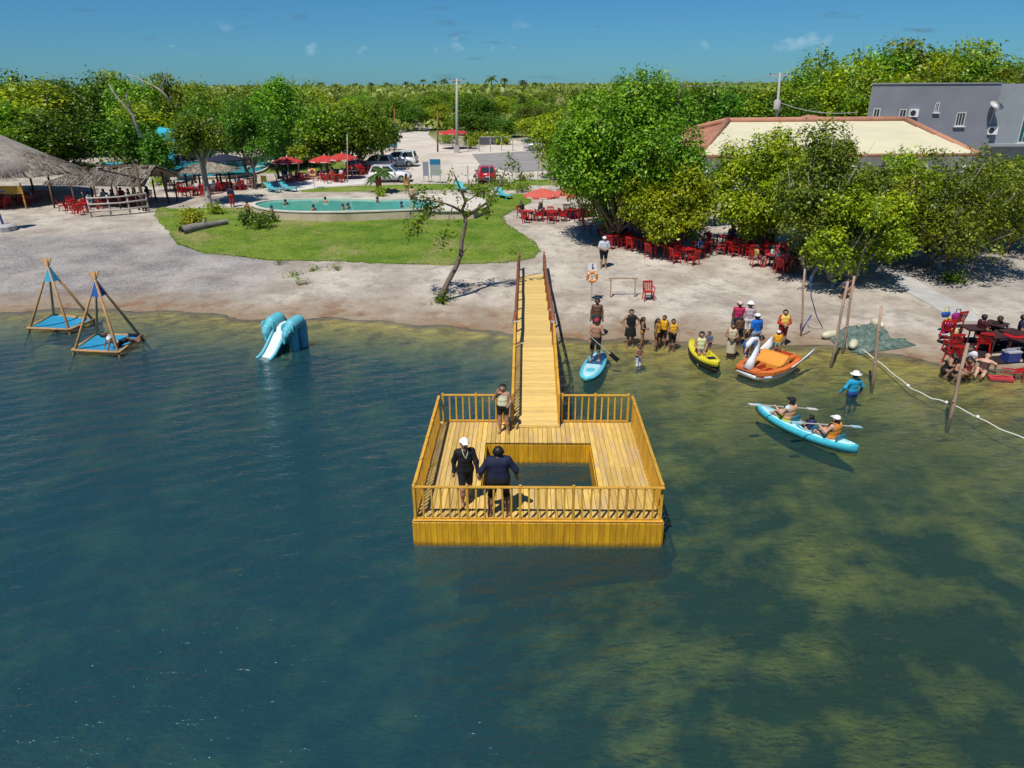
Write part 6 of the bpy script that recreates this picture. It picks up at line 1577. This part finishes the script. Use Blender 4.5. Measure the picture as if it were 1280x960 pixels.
for k, (px, py, sk, tp_, lb, fc) in enumerate(((1178, 472, 'tan', BLK, 'bather in black swimsuit sitting sideways in the shallow water', 60), (1190, 478, 'tan', (.02, .02, .03), 'bather with arms round their knees in the shallow water', 30), (1202, 476, 'brown', (.25, .03, .04), 'bather in wine red swimsuit beside the leaning pole', -10), (1211, 462, 'tan', (.6, .6, .6), 'bather in white shirt sitting behind the others in the water', -60), (1227, 468, 'fair', (.05, .02, .02), 'bather in dark bikini reclining in the shallows', -40))):
    person(lb, G(px, py), 1.64, fc, ('crouch', 'crouch', 'crouch', 'crouch', 'recline')[k], sk, top=tp_ if k != 3 else None, shirt=tp_ if k == 3 else None, pants=tp_, leg=.25, longhair=k in (1, 4), **per)
person('person in dark clothes seated at the far dark table', G(1270, 432), 1.68, 60, 'sit', 'brown', shirt=NAVY, pants=BLK, **per); person('seated person in dark maroon shirt at the dark table', G(1222, 431), 1.68, 100, 'sit', 'brown', shirt=(.06, .01, .015), pants=BLK, **per)
chair('red chair tipped over in the shallow water', G(1252, 470), 60, None, 0, rad(80)); 
q = G(1250, 476); o = thing('red_float', 'flat red float lying beside the tipped chair', 'float', q, rad(-10)); b = MB(); b.box((0, 0, .1), (.8, .32, .1)); b.build('slab', REDK, o); b = MB(); b.tube([(-.3, 0, .16), (0, 0, .22), (.3, 0, .16)], .02, 6); b.build('handle', REDP, o)
person('person in dark blue clothes crouching under the leafy tree by poles', G(1052, 372), 1.6, 30, 'crouch', 'brown', shirt=(.03, .05, .10), pants=NAVY, **per); person('person in teal shirt standing behind the bamboo poles', G(1050, 350), 1.66, 170, 'stand', 'tan', shirt=(.08, .22, .26), pants=NAVY, **per)

# wooden trestle frame, lifebuoy signs
TIM = mat('raw_timber', (.38, .26, .17), .85, .2, 4, .3)
c = G(778, 372); o = thing('trestle_frame', 'bare wooden trestle frame standing on the sand', 'trestle', c)
wd = 1.2
for e in (-1, 1): b = MB(); b.bar((e * wd / 2, 0, -.1), (e * wd / 2, 0, .95), .06); b.build('post', TIM, o)
b = MB(); b.bar((-wd / 2 - .12, 0, .98), (wd / 2 + .12, 0, .98), .07); b.build('cross_bar', TIM, o)
def buoy_sign(label, px, py, h, s=1.0, board=True):
    c = G(px, py); o = thing('lifebuoy_stand', label, 'lifebuoy stand', c)
    b = MB(); b.tube([(0, .05, -.1), (0, .05, h)], .028 * s, 6); b.build('post', PALEW, o)
    b = MB(); R, r, n_ = .22 * s, .075 * s, 18
    b.tube([(R * math.cos(6.283 * k / n_), 0, h - .05 + R * math.sin(6.283 * k / n_)) for k in range(n_ + 1)], r, 8, 0, False); b.build('ring', mat('lifebuoy_orange', (.62, .20, .02), .5, .05, 3, 0), o, True)
    for k in range(4): a = .785 + 1.57 * k; b = MB(); b.tube([(R * math.cos(a - .12), 0, h - .05 + R * math.sin(a - .12)), (R * math.cos(a + .12), 0, h - .05 + R * math.sin(a + .12))], r * 1.08, 8); b.build('band', WHITEP, o, True)
    if board:
        b = MB(); b.box((0, .02, h + .42 * s), (.42 * s, .025, .36 * s)); q = b.build('sign_board', WHITEP, o)
        b = MB(); b.box((0, .004, h + .42 * s), (.05, .006, .22 * s)); b.box((0, .004, h + .56 * s), (.06 * s, .006, .05)); b.box((.04 * s, .003, h + .38 * s), (.10 * s, .006, .08 * s)); b.build('mark', pmat((.08, .09, .12)), q)
buoy_sign('orange lifebuoy under a white sign on the beach', 739, 377, 1.28); buoy_sign('orange lifebuoy on a post beside the red parasols', 393, 236, 1.5, 1.3, False)

# ================================================================== PARASOLS, LOUNGERS
PAR = {'red': mat('red_canvas', (.44, .035, .03), .8, .1, 2, .1), 'pink': mat('faded_red_canvas', (.52, .10, .07), .8, .12, 2, .1), 'navy': mat('navy_canvas', (.012, .014, .035), .8, .1, 2, .1)}
def parasol(label, px, py, col, R=1.25, h=2.25, rz=0.0):
    c = G(px, py); o = thing('parasol', label, 'parasol', c, rz); n_ = 8
    b = MB(); b.tube([(0, 0, 0), (0, 0, h + .12)], .028, 8); b.build('pole', WHITEP, o, True)
    rg = [[(R * q * math.cos(6.283 * (k + .5) / n_) , R * q * math.sin(6.283 * (k + .5) / n_), z) for k in range(n_)] for q, z in ((.04, h), (.5, h - .20), (1.0, h - .48), (1.01, h - .62))]
    for k in range(n_):
        b = MB(); j = (k + 1) % n_
        for i in range(3): b.add([rg[i + 1][k], rg[i + 1][j], rg[i][j], rg[i][k]], [(0, 1, 2, 3)])
        p_ = b.build('canopy_panel', PAR[col], o)
        a, c2 = Vector(rg[2][k]), Vector(rg[2][j]); m_ = (a + c2) / 2; nr = Vector((m_.x, m_.y, 0)).normalized() * .012
        if col != 'navy':
            b = MB(); l_, r_2 = a.lerp(c2, .25) + nr, a.lerp(c2, .75) + nr; b.add([l_ - Vector((0, 0, .035)), r_2 - Vector((0, 0, .035)), r_2 - Vector((0, 0, .11)), l_ - Vector((0, 0, .11))], [(0, 1, 2, 3)]); b.build('white_mark', WHITEP, p_)
    b = MB(); b.lathe([(.24, 0), (.24, .08), (.05, .14)], 12); b.build('base', CONC, o)
parasol('red parasol standing by the bright sapling', 362, 226, 'red', 1.5, 2.3); parasol('red parasol beside the orange lifebuoy post', 408, 224, 'red', 1.6, 2.3, .2); parasol('red parasol nearest the broad leafy tree', 430, 224, 'red', 1.6, 2.5, .4)
parasol('dark navy parasol in front of the cyan pool', 284, 222, 'navy', 2.1, 2.3); parasol('faded red parasol beside the lawn, on its outer edge', 678, 268, 'pink', 1.45, 1.9); parasol('faded red parasol close to the huge dark tree', 713, 270, 'pink', 1.55, 2.1, .3)
parasol('small red parasol far off by the tall utility pole', 566, 186, 'red', 2.2, 2.6)
CY = pmat((.10, .46, .50))
def lounger(label, px, py, rz):
    c = G(px, py); o = thing('sun_lounger', label, 'sun lounger', c, rad(rz))
    b = MB(); b.add([(-.33, -1.0, .34), (.33, -1.0, .34), (.33, .25, .36), (-.33, .25, .36), (-.33, -1., .29), (.33, -1., .29), (.33, .25, .31), (-.33, .25, .31)], [(0, 1, 2, 3), (7, 6, 5, 4), (0, 4, 5, 1), (1, 5, 6, 2), (2, 6, 7, 3), (3, 7, 4, 0)]); b.build('bed', CY, o)
    b = MB(); b.bar((0, .22, .36), (0, .82, .80), .64, .05); b.build('backrest', CY, o)
    for sx in (-1, 1):
        for y in (-.8, .2): b = MB(); b.bar((sx * .28, y, 0), (sx * .28, y, .32), .07, .05); b.build('leg', CY, o)
lounger('turquoise sun lounger on the terrace, left of a matching pair', 341, 240, 55); o = lounger('turquoise sun lounger on the terrace, beside its matching pair', 360, 239, 60)
lounger('turquoise sun lounger on the far rim behind the leaning tree', 576, 239, 20); lounger('turquoise sun lounger on the grass beyond the pool', 629, 248, 40)

# ================================================================== CARS
TYRE = mat('tyre', (.015, .015, .016), .9, .1, 5, .1); RIMM = mat('rim', (.45, .46, .47), .3, .05, 5, 0, metal=.8); REDL = pmat((.45, .01, .01)); HEADL = mat('headlight', (.7, .72, .74), .15, .03, 4, 0)
def car(label, px, py, rz, col, L_=4.2, W_=1.72, H=1.5, suv=False, name='parked_car', dx=0.0):
    c = G(px, py, .04); o = thing(name, label, 'car', c, rad(rz)); paint = mat('paint_' + '_'.join('%d' % int(v * 99) for v in col), col, .22, .03, 1, 0, spec=.6)
    h = L_ / 2; sc = H / 1.5; belt = .92 * sc; roof = H
    # cross-sections along the length: x, half width at sill, at belt, z low, z belt(top of body)
    S = [(-h, .72, .70, .42, .78), (-h + .12, .80, .78, .25, .95), (-h + .9, .86, .84, .22, .97), (0, .86, .85, .22, .95), (h - 1.15, .86, .83, .22, .93), (h - .5, .84, .78, .24, .84), (h - .12, .78, .70, .26, .72), (h, .68, .62, .40, .60)]
    k_ = W_ / 1.72
    secs = [[(x, -a * k_, zl * sc), (x, -a * k_ * 1.01, (zl + zb) / 2 * sc), (x, -b_ * k_, zb * sc), (x, b_ * k_, zb * sc), (x, a * k_ * 1.01, (zl + zb) / 2 * sc), (x, a * k_, zl * sc)] for x, a, b_, zl, zb in S]
    loft(secs).build('body', paint, o, True)
    rx0, rx1 = (-h + .12, h - 1.25); bx0, bx1 = (-h + (.28 if suv else .42), h - 1.9)
    t_ = .64 * k_; bw_ = .82 * k_
    cab = [[(rx0, -bw_, belt), (bx0, -t_, roof), (bx0, t_, roof), (rx0, bw_, belt)], [(rx1, -bw_, belt), (bx1, -t_, roof - .02), (bx1, t_, roof - .02), (rx1, bw_, belt)]]
    b = MB(); A, Bq = cab; b.add(A + Bq, [(1, 0, 4, 5), (2, 1, 5, 6), (3, 2, 6, 7), (0, 1, 2, 3), (7, 6, 5, 4)]); b.build('cabin', paint, o)
    def pane(q, nm='window', sh=.86, off=.012):
        q = [Vector(p) for p in q]; ce = sum(q, Vector()) / len(q); n = (q[1] - q[0]).cross(q[2] - q[0]).normalized()
        if n.dot(ce - Vector((0, 0, .8))) < 0: n = -n
        b = MB(); v = [ce + (p - ce) * sh + n * off for p in q]; b.add(v, [tuple(range(len(v)))]); b.build(nm, GLASS, o)
    pane([A[0], A[1], A[2], A[3]], 'rear_window', .84); pane([Bq[0], Bq[1], Bq[2], Bq[3]], 'windscreen', .88)
    for e, s0, s1 in ((0, 0, 0), (1, 3, 3)):
        bl, br_, tl, tr_ = Vector(A[3 * e]), Vector(Bq[3 * e]), Vector(A[1 + e]), Vector(Bq[1 + e])
        for f0, f1 in ((.02, .47), (.53, .97)): pane([bl.lerp(br_, f0), bl.lerp(br_, f1), tl.lerp(tr_, f1), tl.lerp(tr_, f0)], 'side_window', .86)
    for x in (-h + .78, h - .80):
        for e in (-1, 1):
            wz = .32 * max(1, sc); b = MB(); b.tube([(x, e * (W_ / 2 - .19), wz), (x, e * (W_ / 2 + .015), wz)], wz, 18); w_ = b.build('tyre', TYRE, o, False)
            b = MB(); b.tube([(x, e * (W_ / 2 + .0), wz), (x, e * (W_ / 2 + .03), wz)], wz * .62, 10); b.build('rim', RIMM, w_)
    for e in (-1, 1):
        b = MB(); b.box((h - .1, e * .56 * k_, .66 * sc), (.14, .3, .13)); b.build('headlight', HEADL, o); b = MB(); b.box((-h + .05, e * .66 * k_, .84 * sc), (.14, .2, .22)); b.build('tail_light', REDL, o)
        b = MB(); b.box((h - 1.45, e * (.93 * k_), .98 * sc), (.12, .18, .12)); b.build('mirror', paint, o)
    b = MB(); b.box((-h - .01, 0, .62 * sc), (.03, .44, .13)); b.build('number_plate', mat('plate', (.5, .5, .5), .5), o)
    for x, nm in ((-h + .03, 'bumper'), (h - .05, 'bumper')): b = MB(); b.box((x, 0, .40 * sc), (.18, 1.42 * k_, .2)); b.build(nm, mat('trim', (.05, .05, .055), .6), o)
    return o
car('white hatchback parked behind the pool, side to the lawn', 488, 227, 2, (.68, .68, .67), 4.0, 1.72, 1.52)
car('white estate car parked behind the white hatchback', 497, 208, 178, (.64, .65, .66), 4.5, 1.8, 1.62, True)
car('white car half hidden by the leafy tree and the hatchback', 470, 212, 172, (.6, .61, .62), 4.2, 1.72, 1.5)
car('bright red hatchback standing alone with its tail to the lawn', 607, 227, 100, (.45, .015, .035), 3.8, 1.68, 1.5)
car('grey car parked beside the huge dark tree', 676, 188, 178, (.28, .29, .32), 4.2, 1.72, 1.55)
car('dark red car among the parasols and leafy trees', 446, 216, 95, (.28, .01, .01), 4.2, 1.75, 1.6)

# ================================================================== POLES, SIGNS, SMALL THINGS
CONP = mat('concrete_pole', (.36, .34, .33), .9, .12, 1, .1); RUST = mat('rust_pole', (.24, .085, .035), .8, .2, 2, .2)
def upole(label, px, py, top, m_, r=.14, arm=True, lean=0.0, name='utility_pole', Y=None):
    c = G(px, py) if Y is None else tbase(px, Y); H = atY(px + lean, top, c.y).z - c.z; o = thing(name, label, 'pole', c)
    dx = atY(px + lean, top, c.y).x - c.x
    b = MB(); b.tube([(0, 0, -.3), (dx, 0, H)], [r, r * .7], 8); b.build('shaft', m_, o, True)
    if arm:
        b = MB(); b.box((dx, 0, H - .25), (2.0, .12, .12)); b.build('cross_arm', m_, o)
        for x in (-.9, 0, .9): b = MB(); b.lathe([(.05, 0), (.07, .08), (.03, .2)], 8, (dx + x, 0, H - .2)); b.build('insulator', GLASS, o)
    return o, c + Vector((dx, 0, H))
u1, t1 = upole('tall pale concrete utility pole with cross arm by the parking', 571, 191, 98, CONP, .2)
b = MB(); b.box((0, 0, .5), (.7, .7, 1.0)); b.build('plinth', CONP, u1)
u2, t2 = upole('concrete utility pole with transformer behind the cream roof', 968, 150, 91, CONP, .16, True, 7, 'utility_pole', 78)
b = MB(); b.lathe([(.32, 0), (.34, .1), (.34, .85), (.2, .95)], 12, (-.5, -.2, t2.z - u2.location.z - 3.4)); b.build('transformer', CONP, u2, True)
upole('rusty brown post at the road mouth, beside a blue banner', 493, 190, 135, RUST, .12, False, 0, 'gate_post'); upole('rusty brown post at the road mouth, facing the banner post', 547, 190, 139, RUST, .12, False, 0, 'gate_post')
upole('slim pale lamp post standing over the red parasols', 434, 228, 168, PALEW, .05, False, 0, 'lamp_post')
for a, c, lb in ((t2, atY(835, 107, 92), 'thin overhead wire running from the transformer pole over the trees'), (t2 - Vector((0, 0, 2.6)), atY(1073, 140, 74), 'thin overhead wire running from the pole to the grey building')):
    o = thing('overhead_wire', lb, 'wire', a); P_ = [(c - a) * (k / 12) - Vector((0, 0, 1.0 * 4 * (k / 12) * (1 - k / 12) * .5)) for k in range(13)]
    b = MB(); b.tube(P_, .03, 5); b.build('cable', mat('cable', (.3, .3, .3), .6), o); b = MB(); b.ball(P_[0], .08); b.build('clamp', CONP, o)
def board(label, px, py, w_, h_, z, cols, name='sign_board', legs=True):
    c = G(px, py); o = thing(name, label, 'sign', c); n = len(cols)
    for k, cc in enumerate(cols): b = MB(); b.box((0, 0, z + h_ * (n - 1 - k + .5) / n), (w_, .06, h_ / n - .004)); b.build('panel', pmat(cc), o)
    for e in (-1, 1): b = MB(); b.bar((e * w_ * .42, .06, -.1), (e * w_ * .42, .06, z + h_), .06); b.build('leg', CONP, o)
board('grey information board on legs near the parked cars', 533, 228, .55, 1.3, .6, [(.25, .27, .32)]); board('board with blue top and pale lower panel on legs', 545, 229, 1.0, 1.5, .7, [(.02, .16, .32), (.33, .35, .36), (.33, .35, .36)])
board('blue banner board standing at the road mouth', 489, 188, 1.8, 3.2, .4, [(.03, .14, .35), (.05, .2, .45)], 'banner'); board('small red box sign on a post by the pool edge', 474, 240, .5, .9, .5, [(.5, .03, .02)])
board('yellow board leaning among the seats near the pool', 331, 235, .5, 1.0, .1, [(.6, .45, .02)])
# cyan slide tower roof in the trees
c = tbase(212, 73); o = thing('slide_tower', 'slide tower with cyan pitched roof rising out of trees', 'slide tower', c); zt_ = atY(211, 166, c.y).z - c.z
b = MB(); b.add([(-1.1, -.9, zt_ - .6), (1.1, -.9, zt_ - .9), (1.0, .9, zt_ + .2), (-.9, .9, zt_ + .5), (-1.1, -.9, zt_ - .66), (1.1, -.9, zt_ - .96), (1., .9, zt_ + .14), (-.9, .9, zt_ + .44)], [(0, 1, 2, 3), (7, 6, 5, 4), (0, 4, 5, 1), (1, 5, 6, 2), (2, 6, 7, 3), (3, 7, 4, 0)]); b.build('roof', pmat((.03, .38, .5)), o)
for x in (-.8, .8):
    for y in (-.7, .7): b = MB(); b.tube([(x, y, -.2), (x, y, zt_ - .4)], .07, 7); b.build('post', pmat((.03, .2, .35)), o)
b = MB(); b.box((0, 0, zt_ * .55), (1.7, 1.5, .12)); b.build('deck', pmat((.5, .45, .1)), o)
b = MB(); b.tube([(.6, -.8, zt_ * .55), (.9, -2.2, zt_ * .4), (1.0, -3.6, .5)], .35, 10, 0, False); b.build('slide_tube', pmat((.03, .34, .48)), o, True)
# posts and wire fence beyond the lawn
FP = [(690, 232), (672, 233), (640, 231), (612, 231), (585, 231)]
for k, (px, py) in enumerate(FP):
    c = G(px, py); o = thing('fence_post', 'thin grey fence post beyond the lawn', 'fence post', c, 0, 'fence posts beyond the lawn'); b = MB(); b.tube([(0, 0, -.2), (.02, 0, 1.7)], .045, 7); b.build('shaft', CONP, o); b = MB(); b.lathe([(.05, 1.7), (.02, 1.76)], 7); b.build('cap', CONP, o)
for k in range(9):
    px = 585 + 14 * k; c = G(px, 190 - .3 * k); o = thing('fence_post', 'slim fence post along the parking edge', 'fence post', c, 0, 'fence posts along the parking'); b = MB(); b.tube([(0, 0, -.2), (0, 0, 1.6)], .06, 6); b.build('shaft', CONP, o); b = MB(); b.lathe([(.06, 1.6), (.02, 1.68)], 6); b.build('cap', CONP, o)
o = thing('low_wall', 'low dark garden wall under the dark round trees', 'wall', G(618, 181)); b = MB(); b.box((0, 0, .5), (4.2, .25, 1.1)); b.build('masonry', mat('dark_masonry', (.08, .085, .10), .9), o); b = MB(); b.box((0, 0, 1.1), (4.3, .35, .1)); b.build('coping', CONP, o)
# dead branch tree on the left wood
b0 = tbase(160, 84); o = thing('dead_tree', 'bare grey dead tree leaning out of the wood', 'tree', b0); Yd = 84
b = MB(); q2 = lambda x, y, d=0: atY(x, y, Yd - 7 + d) - b0
b.tube([q2(176, 172), q2(165, 142), q2(152, 128), q2(142, 116), q2(135, 104)], [.17, .13, .10, .08, .03], 7); b.tube([q2(165, 142), q2(158, 120), q2(160, 112)], [.12, .07, .03], 6)
b.build('trunk', BARK_PALE, o, True); b = MB(); b.tube([q2(213, 126), q2(200, 112), q2(185, 104), q2(168, 96), q2(158, 92)], [.11, .11, .08, .06, .02], 6); b.tube([q2(200, 112), q2(205, 100), q2(208, 88)], [.09, .05, .02], 6); b.build('branch', BARK_PALE, o, True)
